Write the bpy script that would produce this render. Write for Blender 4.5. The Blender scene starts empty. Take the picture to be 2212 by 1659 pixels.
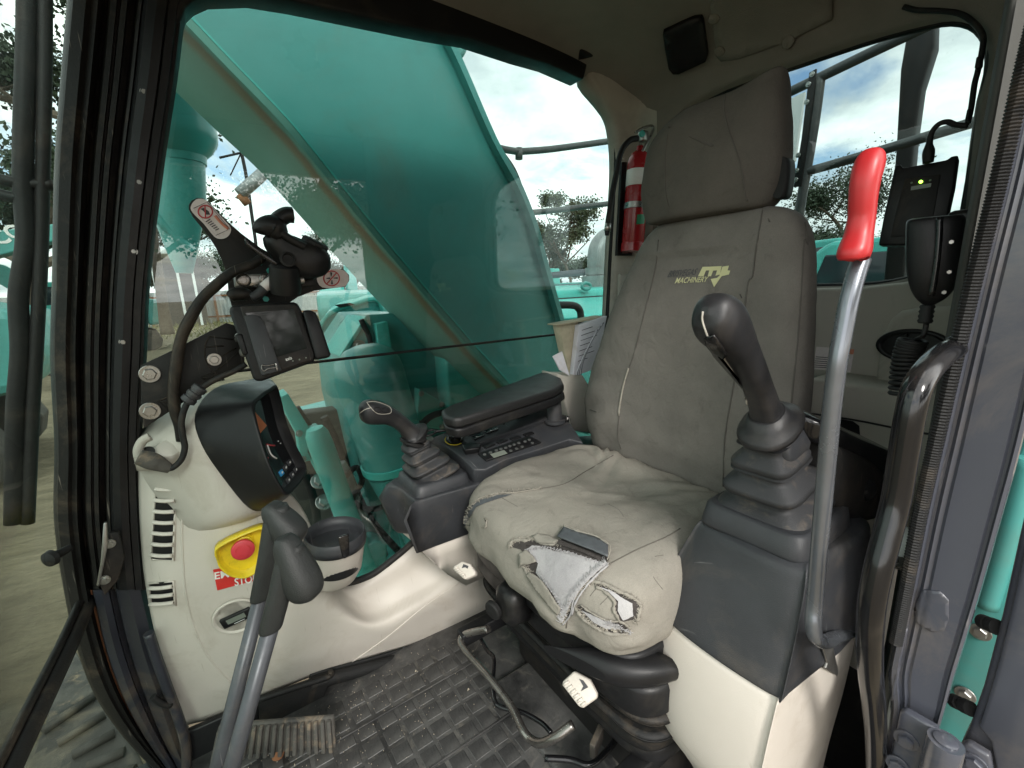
import bpy, bmesh, math, random
from mathutils import Vector, Matrix, noise
from mathutils.bvhtree import BVHTree
from mathutils.geometry import delaunay_2d_cdt
random.seed(7)
scene = bpy.context.scene
COL = scene.collection
R_ = math.radians

# ------------------------------------------------------------------ camera
# cab frame: +x to the rear of the cab, +y from the door to the far side, +z up; cab floor at z = 0
IW, IH = 2212.0, 1659.0            # pixel frame in which the photograph was measured
FPX, CX, CY = 950.48, 1106.0, 829.5
CAM = Vector((0.0, 0.0, 1.0))
XC = Vector((0.81990562, 0.15528664, 0.55103614))
YC = Vector((-0.57121401, 0.15745002, 0.80555822))
ZC = Vector((-0.03833178, 0.97524128, -0.21779606))
cam_d = bpy.data.cameras.new('camera')
cam = bpy.data.objects.new('camera', cam_d)
COL.objects.link(cam)
right = Vector((XC.x, YC.x, ZC.x)); up = Vector((XC.y, YC.y, ZC.y)); fwd = Vector((XC.z, YC.z, ZC.z))
cam.matrix_world = Matrix(((right.x, up.x, -fwd.x, CAM.x), (right.y, up.y, -fwd.y, CAM.y), (right.z, up.z, -fwd.z, CAM.z), (0, 0, 0, 1)))
cam_d.sensor_width = 36.0
cam_d.lens = FPX / IW * 36.0
cam_d.clip_start = 0.02
cam_d.clip_end = 1500.0
scene.camera = cam

# ------------------------------------------------------------------ sky, sun, exposure
SUN_EL, SUN_AZ = R_(37), R_(198)    # bright cloud behind the photographer's left shoulder
world = bpy.data.worlds.new('World'); scene.world = world; world.use_nodes = True
nt = world.node_tree; nt.nodes.clear()
N = nt.nodes.new; L = nt.links.new
wo = N('ShaderNodeOutputWorld'); bg = N('ShaderNodeBackground'); bg.inputs[1].default_value = 0.14
sky = N('ShaderNodeTexSky'); sky.sky_type = 'NISHITA'; sky.sun_disc = False
sky.sun_elevation = SUN_EL; sky.sun_rotation = SUN_AZ; sky.air_density = 1.0; sky.dust_density = 1.0
tc = N('ShaderNodeTexCoord'); sx = N('ShaderNodeSeparateXYZ'); L(tc.outputs['Generated'], sx.inputs[0])
mx = N('ShaderNodeMath'); mx.operation = 'MAXIMUM'; mx.inputs[1].default_value = 0.0; L(sx.outputs[2], mx.inputs[0])
ad = N('ShaderNodeMath'); ad.operation = 'ADD'; ad.inputs[1].default_value = 0.22; L(mx.outputs[0], ad.inputs[0])
dx = N('ShaderNodeMath'); dx.operation = 'DIVIDE'; L(sx.outputs[0], dx.inputs[0]); L(ad.outputs[0], dx.inputs[1])
dy = N('ShaderNodeMath'); dy.operation = 'DIVIDE'; L(sx.outputs[1], dy.inputs[0]); L(ad.outputs[0], dy.inputs[1])
cb = N('ShaderNodeCombineXYZ'); L(dx.outputs[0], cb.inputs[0]); L(dy.outputs[0], cb.inputs[1]); cb.inputs[2].default_value = 3.7
n1 = N('ShaderNodeTexNoise'); n1.inputs['Scale'].default_value = 1.15; n1.inputs['Detail'].default_value = 9; n1.inputs['Roughness'].default_value = 0.58
n1.inputs['Distortion'].default_value = 0.5
L(cb.outputs[0], n1.inputs['Vector'])
cover = N('ShaderNodeValToRGB'); cover.color_ramp.elements[0].position = 0.31; cover.color_ramp.elements[1].position = 0.44
L(n1.outputs[0], cover.inputs[0])
n2 = N('ShaderNodeTexNoise'); n2.inputs['Scale'].default_value = 2.3; n2.inputs['Detail'].default_value = 8; n2.inputs['Roughness'].default_value = 0.55
L(cb.outputs[0], n2.inputs['Vector'])
shade = N('ShaderNodeValToRGB')
shade.color_ramp.elements[0].position = 0.34; shade.color_ramp.elements[0].color = (4.9, 5.1, 5.2, 1)
shade.color_ramp.elements[1].position = 0.63; shade.color_ramp.elements[1].color = (10.2, 9.95, 9.5, 1)
L(n2.outputs[0], shade.inputs[0])
mixc = N('ShaderNodeMixRGB'); L(cover.outputs[0], mixc.inputs[0]); L(sky.outputs[0], mixc.inputs[1]); L(shade.outputs[0], mixc.inputs[2])
L(mixc.outputs[0], bg.inputs[0]); L(bg.outputs[0], wo.inputs[0])
sun_d = bpy.data.lights.new('sun', 'SUN'); sun_d.energy = 1.1; sun_d.angle = R_(14); sun_d.color = (1.0, 0.965, 0.91)
sun = bpy.data.objects.new('sun', sun_d); COL.objects.link(sun)
sdir = Vector((math.sin(SUN_AZ) * math.cos(SUN_EL), math.cos(SUN_AZ) * math.cos(SUN_EL), math.sin(SUN_EL)))
sun.rotation_euler = sdir.to_track_quat('Z', 'Y').to_euler()
vs = scene.view_settings
vs.view_transform = 'Standard'; vs.look = 'None'; vs.exposure = 1.45; vs.gamma = 1.0; vs.use_curve_mapping = False
scene.render.engine = 'CYCLES'
cy = scene.cycles
cy.use_denoising = True
try: cy.denoiser = 'OPENIMAGEDENOISE'
except Exception: pass
cy.max_bounces = 7; cy.diffuse_bounces = 4; cy.glossy_bounces = 3; cy.transparent_max_bounces = 14
cy.caustics_reflective = False; cy.caustics_refractive = False; cy.sample_clamp_indirect = 6.0

# ------------------------------------------------------------------ measuring helpers
def dirv(u, v):
    c = Vector((u - CX, -(v - CY), FPX))
    return Vector((XC.dot(c), YC.dot(c), ZC.dot(c)))
def on(axis, val, u, v):
    k = dirv(u, v); t = (val - CAM[axis]) / k[axis]
    return CAM + k * t
def onX(x, p): return on(0, x, *p)
def onY(y, p): return on(1, y, *p)
def onZ(z, p): return on(2, z, *p)
def onP(pt, n, p):
    k = dirv(*p); n = Vector(n); t = (Vector(pt) - CAM).dot(n) / k.dot(n)
    return CAM + k * t
OFF = {1: (0, 0), 2: (691.25, 0), 3: (1434.3, 0), 4: (0, 518.4), 5: (691.25, 518.4), 6: (1434.3, 518.4), 7: (0, 1054.2), 8: (691.25, 1054.2), 9: (1434.3, 1054.2)}
def T(t, *pts):                      # points measured in one of nine enlarged views of the photograph
    o = OFF[t]
    r = [(o[0] + x * 0.36458, o[1] + y * 0.36458) for x, y in pts]
    return r if len(r) > 1 else r[0]

def crom(pts, n=6, closed=False):
    P = [Vector(p) for p in pts]; out = []; m = len(P)
    for i in range(m if closed else m - 1):
        p1 = P[i]; p2 = P[(i + 1) % m]
        p0 = P[(i - 1) % m] if closed or i > 0 else p1 * 2 - p2
        p3 = P[(i + 2) % m] if closed or i + 2 < m else p2 * 2 - p1
        for k in range(n):
            t = k / n
            out.append(0.5 * (2 * p1 + (p2 - p0) * t + (2 * p0 - 5 * p1 + 4 * p2 - p3) * t * t + (3 * p1 - p0 - 3 * p2 + p3) * t ** 3))
    if not closed: out.append(P[-1].copy())
    return out

# ------------------------------------------------------------------ object helpers
def link(o, parent=None):
    COL.objects.link(o)
    if parent is not None:
        o.parent = parent
        if parent.type == 'EMPTY': o.matrix_parent_inverse = Matrix.Translation(-parent.location)
    return o
def thing(name, label, cat, loc, group=None):
    o = bpy.data.objects.new(name, None); o.location = Vector(loc); o.empty_display_size = 0.05
    COL.objects.link(o); o['label'] = label; o['category'] = cat; o['kind'] = 'thing'
    if group: o['group'] = group
    return o
def tag(o, label, cat=None, group=None, kind=None):
    o['label'] = label
    if cat: o['category'] = cat
    if group: o['group'] = group
    if kind: o['kind'] = kind
    return o
def mesh(name, verts, faces, mat, parent=None, smooth=False, bevel=0, seg=2, sub=0, solid=0, angle=40, recalc=True):
    me = bpy.data.meshes.new(name); bm = bmesh.new()
    vs_ = [bm.verts.new(v) for v in verts]
    for f in faces:
        try: bm.faces.new([vs_[i] for i in f])
        except ValueError: pass
    if recalc: bmesh.ops.recalc_face_normals(bm, faces=bm.faces)
    bm.to_mesh(me); bm.free()
    if smooth: me.polygons.foreach_set('use_smooth', [True] * len(me.polygons))
    me.materials.append(mat)
    o = bpy.data.objects.new(name, me); link(o, parent)
    if solid:
        m = o.modifiers.new('solid', 'SOLIDIFY'); m.thickness = abs(solid); m.offset = -1 if solid > 0 else 1
    if bevel:
        m = o.modifiers.new('bevel', 'BEVEL'); m.width = bevel; m.segments = seg; m.limit_method = 'ANGLE'; m.angle_limit = R_(angle)
        m.harden_normals = False
        me.polygons.foreach_set('use_smooth', [True] * len(me.polygons))
    if sub:
        m = o.modifiers.new('sub', 'SUBSURF'); m.levels = sub; m.render_levels = sub
    return o
def box(name, c, s, mat, parent=None, rot=None, bevel=0.003, seg=2):
    c = Vector(c); hx, hy, hz = s[0] / 2, s[1] / 2, s[2] / 2
    v = [Vector((a * hx, b * hy, d * hz)) for a in (-1, 1) for b in (-1, 1) for d in (-1, 1)]
    if rot is not None:
        M = rot if isinstance(rot, Matrix) else Matrix.Rotation(rot[2], 3, 'Z') @ Matrix.Rotation(rot[1], 3, 'Y') @ Matrix.Rotation(rot[0], 3, 'X')
        v = [M @ p for p in v]
    v = [p + c for p in v]
    f = [(0, 1, 3, 2), (4, 6, 7, 5), (0, 4, 5, 1), (2, 3, 7, 6), (0, 2, 6, 4), (1, 5, 7, 3)]
    return mesh(name, v, f, mat, parent, bevel=bevel, seg=seg)
def prism(name, outline, off, mat, parent=None, bevel=0.002, seg=2, smooth=False):
    n = len(outline); off = Vector(off)
    v = [Vector(p) for p in outline] + [Vector(p) + off for p in outline]
    f = [tuple(range(n)), tuple(range(2 * n - 1, n - 1, -1))] + [(i, (i + 1) % n, (i + 1) % n + n, i + n) for i in range(n)]
    return mesh(name, v, f, mat, parent, bevel=bevel, seg=seg, smooth=smooth)
def frames(P):
    n = len(P); tg = [(P[min(i + 1, n - 1)] - P[max(i - 1, 0)]).normalized() for i in range(n)]
    ref = Vector((0, 0, 1)) if abs(tg[0].z) < 0.9 else Vector((1, 0, 0))
    a = (ref - tg[0] * ref.dot(tg[0])).normalized(); out = []
    for t in tg:
        a = (a - t * a.dot(t)); a = a.normalized() if a.length > 1e-6 else t.orthogonal().normalized()
        out.append((t, a, t.cross(a)))
    return out
def tube_data(pts, r, seg=12, n=6, spline=True, closed=False):
    P = [Vector(p) for p in pts]
    rr = list(r) if isinstance(r, (list, tuple)) else [r] * len(P)
    if spline and len(P) > 2:
        Q = crom(P, n, closed)
        rv = crom([Vector((x, 0, 0)) for x in rr], n, closed); rr = [max(x.x, 1e-5) for x in rv]; P = Q
    fr = frames(P); v = []; f = []; m = len(P)
    for i in range(m):
        t, a, b = fr[i]
        for k in range(seg):
            w = 2 * math.pi * k / seg
            v.append(P[i] + (a * math.cos(w) + b * math.sin(w)) * rr[i])
    for i in range(m if closed else m - 1):
        j = (i + 1) % m
        for k in range(seg):
            f.append((i * seg + k, i * seg + (k + 1) % seg, j * seg + (k + 1) % seg, j * seg + k))
    if not closed:
        f.append(tuple(range(seg - 1, -1, -1))); f.append(tuple((m - 1) * seg + k for k in range(seg)))
    return v, f
def tube(name, pts, r, mat, parent=None, seg=12, n=6, spline=True, closed=False):
    v, f = tube_data(pts, r, seg, n, spline, closed)
    o = mesh(name, v, f, mat, parent, smooth=True)
    caps(o); return o
def caps(o):
    for p in o.data.polygons:
        if len(p.vertices) > 4: p.use_smooth = False
def loft(name, rings, mat, parent=None, cap=True, smooth=True, sub=0, n=0, solid=0, bevel=0):
    if n:                            # spline between rings
        m = len(rings[0]); cols = [crom([r[k] for r in rings], n) for k in range(m)]
        rings = [[c[i] for c in cols] for i in range(len(cols[0]))]
    m = len(rings[0]); v = [Vector(p) for r in rings for p in r]; f = []
    for i in range(len(rings) - 1):
        for k in range(m):
            f.append((i * m + k, i * m + (k + 1) % m, (i + 1) * m + (k + 1) % m, (i + 1) * m + k))
    if cap: f.append(tuple(range(m - 1, -1, -1))); f.append(tuple((len(rings) - 1) * m + k for k in range(m)))
    o = mesh(name, v, f, mat, parent, smooth=smooth, sub=sub, solid=solid, bevel=bevel)
    caps(o); return o
def sring(c, ax, ay, a, b, e=2.0, n=32):      # superellipse ring
    c = Vector(c); ax = Vector(ax); ay = Vector(ay); out = []
    for k in range(n):
        w = 2 * math.pi * (k + 0.5) / n; cw, sw = math.cos(w), math.sin(w)
        out.append(c + ax * (a * math.copysign(abs(cw) ** (2 / e), cw)) + ay * (b * math.copysign(abs(sw) ** (2 / e), sw)))
    return out
def lathe(name, prof, base, axis, mat, parent=None, seg=28, smooth=True):
    ax = Vector(axis).normalized(); u = ax.orthogonal().normalized(); w = ax.cross(u)
    rings = [[Vector(base) + ax * h + (u * math.cos(2 * math.pi * k / seg) + w * math.sin(2 * math.pi * k / seg)) * max(r, 1e-4) for k in range(seg)] for r, h in prof]
    o = loft(name, rings, mat, parent, smooth=smooth)
    m = o.modifiers.new('edges', 'EDGE_SPLIT'); m.split_angle = R_(38)
    return o
def sheet(name, rows, mat, parent=None, n=6, solid=0.004, deform=None):     # spline surface through a grid of points
    m = len(rows[0])
    R1 = [crom(r, n) for r in rows]
    cols = [crom([r[k] for r in R1], n) for k in range(len(R1[0]))]
    H, W = len(cols[0]), len(cols)
    v = [cols[k][i] for i in range(H) for k in range(W)]
    if deform: v = [deform(p) for p in v]
    f = [(i * W + k, i * W + k + 1, (i + 1) * W + k + 1, (i + 1) * W + k) for i in range(H - 1) for k in range(W - 1)]
    return mesh(name, v, f, mat, parent, smooth=True, solid=solid, recalc=False)
class Surf:                          # lay thin things onto an already built surface
    def __init__(s, o):
        me = o.data; s.b = BVHTree.FromPolygons([v.co.copy() for v in me.vertices], [tuple(p.vertices) for p in me.polygons])
    def hit(s, p, off=0.0015):
        k = dirv(*p).normalized(); h = s.b.ray_cast(CAM, k)
        if h[0] is None: h = s.b.find_nearest(CAM + k * 0.9)
        nrm = h[1] if h[1].dot(k) < 0 else -h[1]
        return h[0] + nrm * off
    def nrm(s, p):
        k = dirv(*p).normalized(); h = s.b.ray_cast(CAM, k)
        if h[0] is None: h = s.b.find_nearest(CAM + k * 0.9)
        return h[1] if h[1].dot(k) < 0 else -h[1]
def patch(name, surf, outline, mat, parent=None, off=0.0015, thick=0.0, step=9.0, rough=0.0, smooth=True):
    """A thin piece of material that follows a surface; outline in measured pixels."""
    pts = [Vector((x, y)) for x, y in outline]; dense = []
    for i in range(len(pts)):
        a, b = pts[i], pts[(i + 1) % len(pts)]; m = max(1, int((b - a).length / step))
        for k in range(m):
            q = a.lerp(b, k / m)
            if rough: q = q + Vector((random.uniform(-rough, rough), random.uniform(-rough, rough)))
            dense.append(q)
    nb = len(dense); x0 = min(p.x for p in dense); x1 = max(p.x for p in dense); y0 = min(p.y for p in dense); y1 = max(p.y for p in dense)
    def inside(p):
        c = False
        for i in range(nb):
            a, b = dense[i], dense[i - 1]
            if (a.y > p.y) != (b.y > p.y) and p.x < (b.x - a.x) * (p.y - a.y) / (b.y - a.y + 1e-12) + a.x: c = not c
        return c
    inn = []; y = y0 + step * .5
    while y < y1:
        x = x0 + step * .5
        while x < x1:
            p = Vector((x, y))
            if inside(p) and min((p - q).length for q in dense) > step * .45: inn.append(p)
            x += step
        y += step
    r = delaunay_2d_cdt(dense + inn, [], [list(range(nb))], 1, 1e-6)
    v = [surf.hit((p.x, p.y), off) for p in r[0]]
    o = mesh(name, v, r[2], mat, parent, smooth=smooth)
    if thick:
        m = o.modifiers.new('solid', 'SOLIDIFY'); m.thickness = thick; m.offset = 0
    return o
def seam(name, surf, pts, r, mat, parent=None, off=0.0005, n=5, seg=6):
    Q = crom([Vector((x, y, 0)) for x, y in pts], n)
    P = [surf.hit((q.x, q.y), off) for q in Q]
    return tube(name, P, r, mat, parent, seg=seg, spline=False)
def text_verts(s, extr=0.0, bold=0.0, shear=0.0):
    cu = bpy.data.curves.new('lettering', 'FONT'); cu.body = s; cu.extrude = extr; cu.offset = bold; cu.shear = shear; cu.resolution_u = 3
    o = bpy.data.objects.new('lettering', cu); COL.objects.link(o)
    me = bpy.data.meshes.new_from_object(o.evaluated_get(bpy.context.evaluated_depsgraph_get()))
    vs_ = [v.co.copy() for v in me.vertices]; fs = [tuple(p.vertices) for p in me.polygons]
    bpy.data.objects.remove(o); bpy.data.curves.remove(cu); bpy.data.meshes.remove(me)
    return vs_, fs
def lettering(name, s, origin, ux, uy, mat, parent=None, bold=0.0, shear=0.0):
    """flat letters: ux runs the whole width of the word, uy the cap height"""
    v, f = text_verts(s, 0, bold, shear)
    x0 = min(p.x for p in v); x1 = max(p.x for p in v); y0 = 0.0; y1 = max(p.y for p in v)
    o = Vector(origin); ux = Vector(ux); uy = Vector(uy)
    return mesh(name, [o + ux * ((p.x - x0) / (x1 - x0)) + uy * ((p.y - y0) / (y1 - y0)) for p in v], f, mat, parent, recalc=False)
def lettering_on(name, s, surf, p0, du, dv, mat, parent=None, off=0.002, bold=0.0, shear=0.0):
    v, f = text_verts(s, 0, bold, shear)
    x0 = min(p.x for p in v); x1 = max(p.x for p in v); y1 = max(p.y for p in v)
    vv = [surf.hit((p0[0] + du[0] * (p.x - x0) / (x1 - x0) + dv[0] * p.y / y1, p0[1] + du[1] * (p.x - x0) / (x1 - x0) + dv[1] * p.y / y1), off) for p in v]
    return mesh(name, vv, f, mat, parent, recalc=False)
def bolt(name, c, n, r, mat, parent=None, washer=True):
    n = Vector(n).normalized(); u = n.orthogonal().normalized(); w = n.cross(u); c = Vector(c)
    v = []; f = []
    def ring(rad, h, k, ph=0): return [c + n * h + (u * math.cos(ph + 2 * math.pi * i / k) + w * math.sin(ph + 2 * math.pi * i / k)) * rad for i in range(k)]
    def stack(rs):
        k = len(rs[0]); b = len(v)
        for r_ in rs: v.extend(r_)
        for j in range(len(rs) - 1):
            for i in range(k): f.append((b + j * k + i, b + j * k + (i + 1) % k, b + (j + 1) * k + (i + 1) % k, b + (j + 1) * k + i))
        f.append(tuple(b + (len(rs) - 1) * k + i for i in range(k)))
    if washer: stack([ring(r * 1.5, 0, 20), ring(r * 1.5, r * .18, 20), ring(r * 1.42, r * .26, 20)])
    stack([ring(r, 0, 6, .3), ring(r, r * .7, 6, .3), ring(r * .85, r * .85, 6, .3)])
    return mesh(name, v, f, mat, parent)

# ------------------------------------------------------------------ materials
def nodes(name):
    m = bpy.data.materials.new(name); m.use_nodes = True; nt = m.node_tree
    b = nt.nodes['Principled BSDF']; return m, nt, b
def setc(b, col, rough, metal=0.0, spec=0.5):
    b.inputs['Base Color'].default_value = (*col, 1); b.inputs['Roughness'].default_value = rough; b.inputs['Metallic'].default_value = metal
    b.inputs['Specular IOR Level'].default_value = spec
def mat(name, col, rough=0.5, metal=0.0, spec=0.5, var=0.0, vscale=6.0, var_col=None, bump=0.0, bscale=300.0, dirt=None, dirt_amt=0.35, dscale=4.0, rvar=0.0, scratch=None, coat=0.0):
    """painted / moulded surface: base colour, blotchy variation, fine relief, a second colour of grime, scratches"""
    m, nt, b = nodes(name); setc(b, col, rough, metal, spec); N = nt.nodes.new; L = nt.links.new
    if coat: b.inputs['Coat Weight'].default_value = coat; b.inputs['Coat Roughness'].default_value = 0.12
    tc = N('ShaderNodeTexCoord'); src = None
    def tex(scale, detail=6, rough_=0.6, dist=0.0):
        t = N('ShaderNodeTexNoise'); t.inputs['Scale'].default_value = scale; t.inputs['Detail'].default_value = detail; t.inputs['Roughness'].default_value = rough_
        t.inputs['Distortion'].default_value = dist; L(tc.outputs['Object'], t.inputs['Vector']); return t
    def ramp(t, a, c):
        r = N('ShaderNodeMapRange'); r.inputs[1].default_value = a; r.inputs[2].default_value = c; L(t.outputs[0], r.inputs[0]); return r
    def blend(fac, c2, prev):
        x = N('ShaderNodeMixRGB'); L(fac, x.inputs[0]); x.inputs[2].default_value = (*c2, 1)
        if prev is None: x.inputs[1].default_value = (*col, 1)
        else: L(prev, x.inputs[1])
        return x.outputs[0]
    def scaled(sock, k):
        q = N('ShaderNodeMath'); q.operation = 'MULTIPLY'; q.inputs[1].default_value = k; L(sock, q.inputs[0]); return q.outputs[0]
    if var:
        t = tex(vscale); r = ramp(t, 0.35, 0.68)
        vc = var_col or tuple(c * (1 - var) for c in col)
        src = blend(r.outputs[0] if var_col is None else scaled(r.outputs[0], var), vc, src)
    if dirt:
        t = tex(dscale, 9, 0.72, 0.8); r = ramp(t, 0.52, 0.72)
        src = blend(scaled(r.outputs[0], dirt_amt), dirt, src)
    if scratch:
        mp = N('ShaderNodeMapping'); mp.inputs['Scale'].default_value = (220, 9, 14); mp.inputs['Rotation'].default_value = (0.5, 0.4, 0.7); L(tc.outputs['Object'], mp.inputs[0])
        t = N('ShaderNodeTexNoise'); t.inputs['Scale'].default_value = 1.0; t.inputs['Detail'].default_value = 3; L(mp.outputs[0], t.inputs['Vector'])
        r = ramp(t, 0.68, 0.75); src = blend(scaled(r.outputs[0], 0.5), scratch, src)
    if src is not None: L(src, b.inputs['Base Color'])
    if rvar:
        t = tex(vscale * 1.7); r = N('ShaderNodeMapRange'); r.inputs[1].default_value = 0.3; r.inputs[2].default_value = 0.7
        r.inputs[3].default_value = max(rough - rvar, 0.03); r.inputs[4].default_value = min(rough + rvar, 1.0); L(t.outputs[0], r.inputs[0]); L(r.outputs[0], b.inputs['Roughness'])
    if bump:
        t = tex(bscale, 3, 0.5); bp = N('ShaderNodeBump'); bp.inputs['Strength'].default_value = bump; bp.inputs['Distance'].default_value = 0.002
        L(t.outputs[0], bp.inputs['Height']); L(bp.outputs[0], b.inputs['Normal'])
    return m
def fabric(name, col, col2, grime, weave=900.0, strength=0.35):
    m, nt, b = nodes(name); setc(b, col, 0.92, 0, 0.15); N = nt.nodes.new; L = nt.links.new
    tc = N('ShaderNodeTexCoord')
    t1 = N('ShaderNodeTexNoise'); t1.inputs['Scale'].default_value = 5.5; t1.inputs['Detail'].default_value = 8; t1.inputs['Roughness'].default_value = 0.65; L(tc.outputs['Object'], t1.inputs['Vector'])
    r1 = N('ShaderNodeMapRange'); r1.inputs[1].default_value = 0.36; r1.inputs[2].default_value = 0.66; L(t1.outputs[0], r1.inputs[0])
    x1 = N('ShaderNodeMixRGB'); x1.inputs[1].default_value = (*col, 1); x1.inputs[2].default_value = (*col2, 1); L(r1.outputs[0], x1.inputs[0])
    t2 = N('ShaderNodeTexNoise'); t2.inputs['Scale'].default_value = 17; t2.inputs['Detail'].default_value = 10; t2.inputs['Roughness'].default_value = 0.75; t2.inputs['Distortion'].default_value = 1.2; L(tc.outputs['Object'], t2.inputs['Vector'])
    r2 = N('ShaderNodeMapRange'); r2.inputs[1].default_value = 0.56; r2.inputs[2].default_value = 0.74; r2.inputs[4].default_value = 0.55; L(t2.outputs[0], r2.inputs[0])
    x2 = N('ShaderNodeMixRGB'); L(r2.outputs[0], x2.inputs[0]); L(x1.outputs[0], x2.inputs[1]); x2.inputs[2].default_value = (*grime, 1)
    t3 = N('ShaderNodeTexNoise'); t3.inputs['Scale'].default_value = weave; t3.inputs['Detail'].default_value = 2; L(tc.outputs['Object'], t3.inputs['Vector'])
    r3 = N('ShaderNodeMapRange'); r3.inputs[3].default_value = 0.72; r3.inputs[4].default_value = 1.22; L(t3.outputs[0], r3.inputs[0])
    x3 = N('ShaderNodeMixRGB'); x3.blend_type = 'MULTIPLY'; x3.inputs[0].default_value = 1; L(x2.outputs[0], x3.inputs[1]); L(r3.outputs[0], x3.inputs[2]); L(x3.outputs[0], b.inputs['Base Color'])
    bp = N('ShaderNodeBump'); bp.inputs['Strength'].default_value = strength; bp.inputs['Distance'].default_value = 0.001; L(t3.outputs[0], bp.inputs['Height'])
    t4 = N('ShaderNodeTexNoise'); t4.inputs['Scale'].default_value = 26; t4.inputs['Detail'].default_value = 5; t4.inputs['Distortion'].default_value = 1.6; L(tc.outputs['Object'], t4.inputs['Vector'])
    bp2 = N('ShaderNodeBump'); bp2.inputs['Strength'].default_value = 0.22; bp2.inputs['Distance'].default_value = 0.006; L(t4.outputs[0], bp2.inputs['Height']); L(bp.outputs[0], bp2.inputs['Normal'])
    t5 = N('ShaderNodeTexNoise'); t5.inputs['Scale'].default_value = 8.5; t5.inputs['Detail'].default_value = 4; t5.inputs['Distortion'].default_value = 2.2; L(tc.outputs['Object'], t5.inputs['Vector'])
    s5 = N('ShaderNodeMath'); s5.operation = 'SUBTRACT'; s5.inputs[1].default_value = 0.5; L(t5.outputs[0], s5.inputs[0])
    a5 = N('ShaderNodeMath'); a5.operation = 'ABSOLUTE'; L(s5.outputs[0], a5.inputs[0])
    r5 = N('ShaderNodeMapRange'); r5.interpolation_type = 'SMOOTHSTEP'; r5.inputs[1].default_value = 0.0; r5.inputs[2].default_value = 0.05; L(a5.outputs[0], r5.inputs[0])
    bp3 = N('ShaderNodeBump'); bp3.inputs['Strength'].default_value = 0.10; bp3.inputs['Distance'].default_value = 0.004; L(r5.outputs[0], bp3.inputs['Height']); L(bp2.outputs[0], bp3.inputs['Normal'])
    L(bp3.outputs[0], b.inputs['Normal'])
    return m
def glass(name, tint=(0.86, 0.95, 0.92), refl=1.0, rough=0.0, dust=0.0):
    m = bpy.data.materials.new(name); m.use_nodes = True; nt = m.node_tree; nt.nodes.clear(); N = nt.nodes.new; L = nt.links.new
    o = N('ShaderNodeOutputMaterial'); tr = N('ShaderNodeBsdfTransparent'); tr.inputs[0].default_value = (*tint, 1)
    gl = N('ShaderNodeBsdfGlossy'); gl.inputs['Roughness'].default_value = rough
    lw = N('ShaderNodeLayerWeight'); lw.inputs[0].default_value = 0.5
    pw = N('ShaderNodeMath'); pw.operation = 'POWER'; pw.inputs[1].default_value = 5.0; L(lw.outputs['Facing'], pw.inputs[0])
    k = N('ShaderNodeMath'); k.operation = 'MULTIPLY_ADD'; k.inputs[1].default_value = 0.92 * refl; k.inputs[2].default_value = 0.042 * refl; k.use_clamp = True; L(pw.outputs[0], k.inputs[0])
    mx = N('ShaderNodeMixShader'); L(k.outputs[0], mx.inputs[0]); L(tr.outputs[0], mx.inputs[1]); L(gl.outputs[0], mx.inputs[2])
    last = mx.outputs[0]
    if dust:
        tc = N('ShaderNodeTexCoord'); t = N('ShaderNodeTexNoise'); t.inputs['Scale'].default_value = 7; t.inputs['Detail'].default_value = 12; t.inputs['Roughness'].default_value = 0.78; t.inputs['Distortion'].default_value = 1.0
        L(tc.outputs['Object'], t.inputs['Vector']); r = N('ShaderNodeMapRange'); r.inputs[1].default_value = 0.5; r.inputs[2].default_value = 0.8; r.inputs[4].default_value = dust; L(t.outputs[0], r.inputs[0])
        t2 = N('ShaderNodeTexNoise'); t2.inputs['Scale'].default_value = 160; t2.inputs['Detail'].default_value = 2; L(tc.outputs['Object'], t2.inputs['Vector'])
        r2 = N('ShaderNodeMapRange'); r2.inputs[1].default_value = 0.7; r2.inputs[2].default_value = 0.76; r2.inputs[4].default_value = dust * 1.5; L(t2.outputs[0], r2.inputs[0])
        s = N('ShaderNodeMath'); s.operation = 'ADD'; s.use_clamp = True; L(r.outputs[0], s.inputs[0]); L(r2.outputs[0], s.inputs[1])
        df = N('ShaderNodeBsdfDiffuse'); df.inputs[0].default_value = (0.55, 0.55, 0.5, 1)
        m2 = N('ShaderNodeMixShader'); L(s.outputs[0], m2.inputs[0]); L(last, m2.inputs[1]); L(df.outputs[0], m2.inputs[2]); last = m2.outputs[0]
    L(last, o.inputs[0]); return m
M = {}
M['charcoal'] = mat('charcoal_plastic', (0.038, 0.040, 0.045), 0.5, var=0.3, vscale=9, bump=0.25, bscale=700, dirt=(0.16, 0.13, 0.10), dirt_amt=0.25, dscale=9, rvar=0.08, scratch=(0.22, 0.22, 0.22))
M['grip'] = mat('moulded_grip_plastic', (0.022, 0.022, 0.024), 0.4, spec=0.4, var=0.2, vscale=14, bump=0.18, bscale=900, rvar=0.1, dirt=(0.12, 0.10, 0.08), dirt_amt=0.15, dscale=14)
M['bellows'] = mat('bellows_rubber', (0.032, 0.033, 0.036), 0.6, var=0.25, vscale=20, bump=0.3, bscale=600, dirt=(0.19, 0.15, 0.11), dirt_amt=0.5, dscale=26)
M['rubber'] = mat('black_rubber', (0.015, 0.015, 0.015), 0.6, spec=0.3, var=0.3, vscale=12, bump=0.25, bscale=350, dirt=(0.13, 0.10, 0.07), dirt_amt=0.45, dscale=7)
M['trim_rubber'] = mat('dusty_trim_rubber', (0.015, 0.014, 0.013), 0.5, spec=0.25, var=0.4, vscale=10, bump=0.25, bscale=240, dirt=(0.15, 0.11, 0.075), dirt_amt=0.5, dscale=5, scratch=(0.30, 0.26, 0.22))
M['black'] = mat('satin_black', (0.011, 0.011, 0.012), 0.4, spec=0.3, var=0.2, vscale=10, bump=0.1, bscale=500, rvar=0.1, dirt=(0.10, 0.09, 0.07), dirt_amt=0.2, dscale=8)
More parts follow.
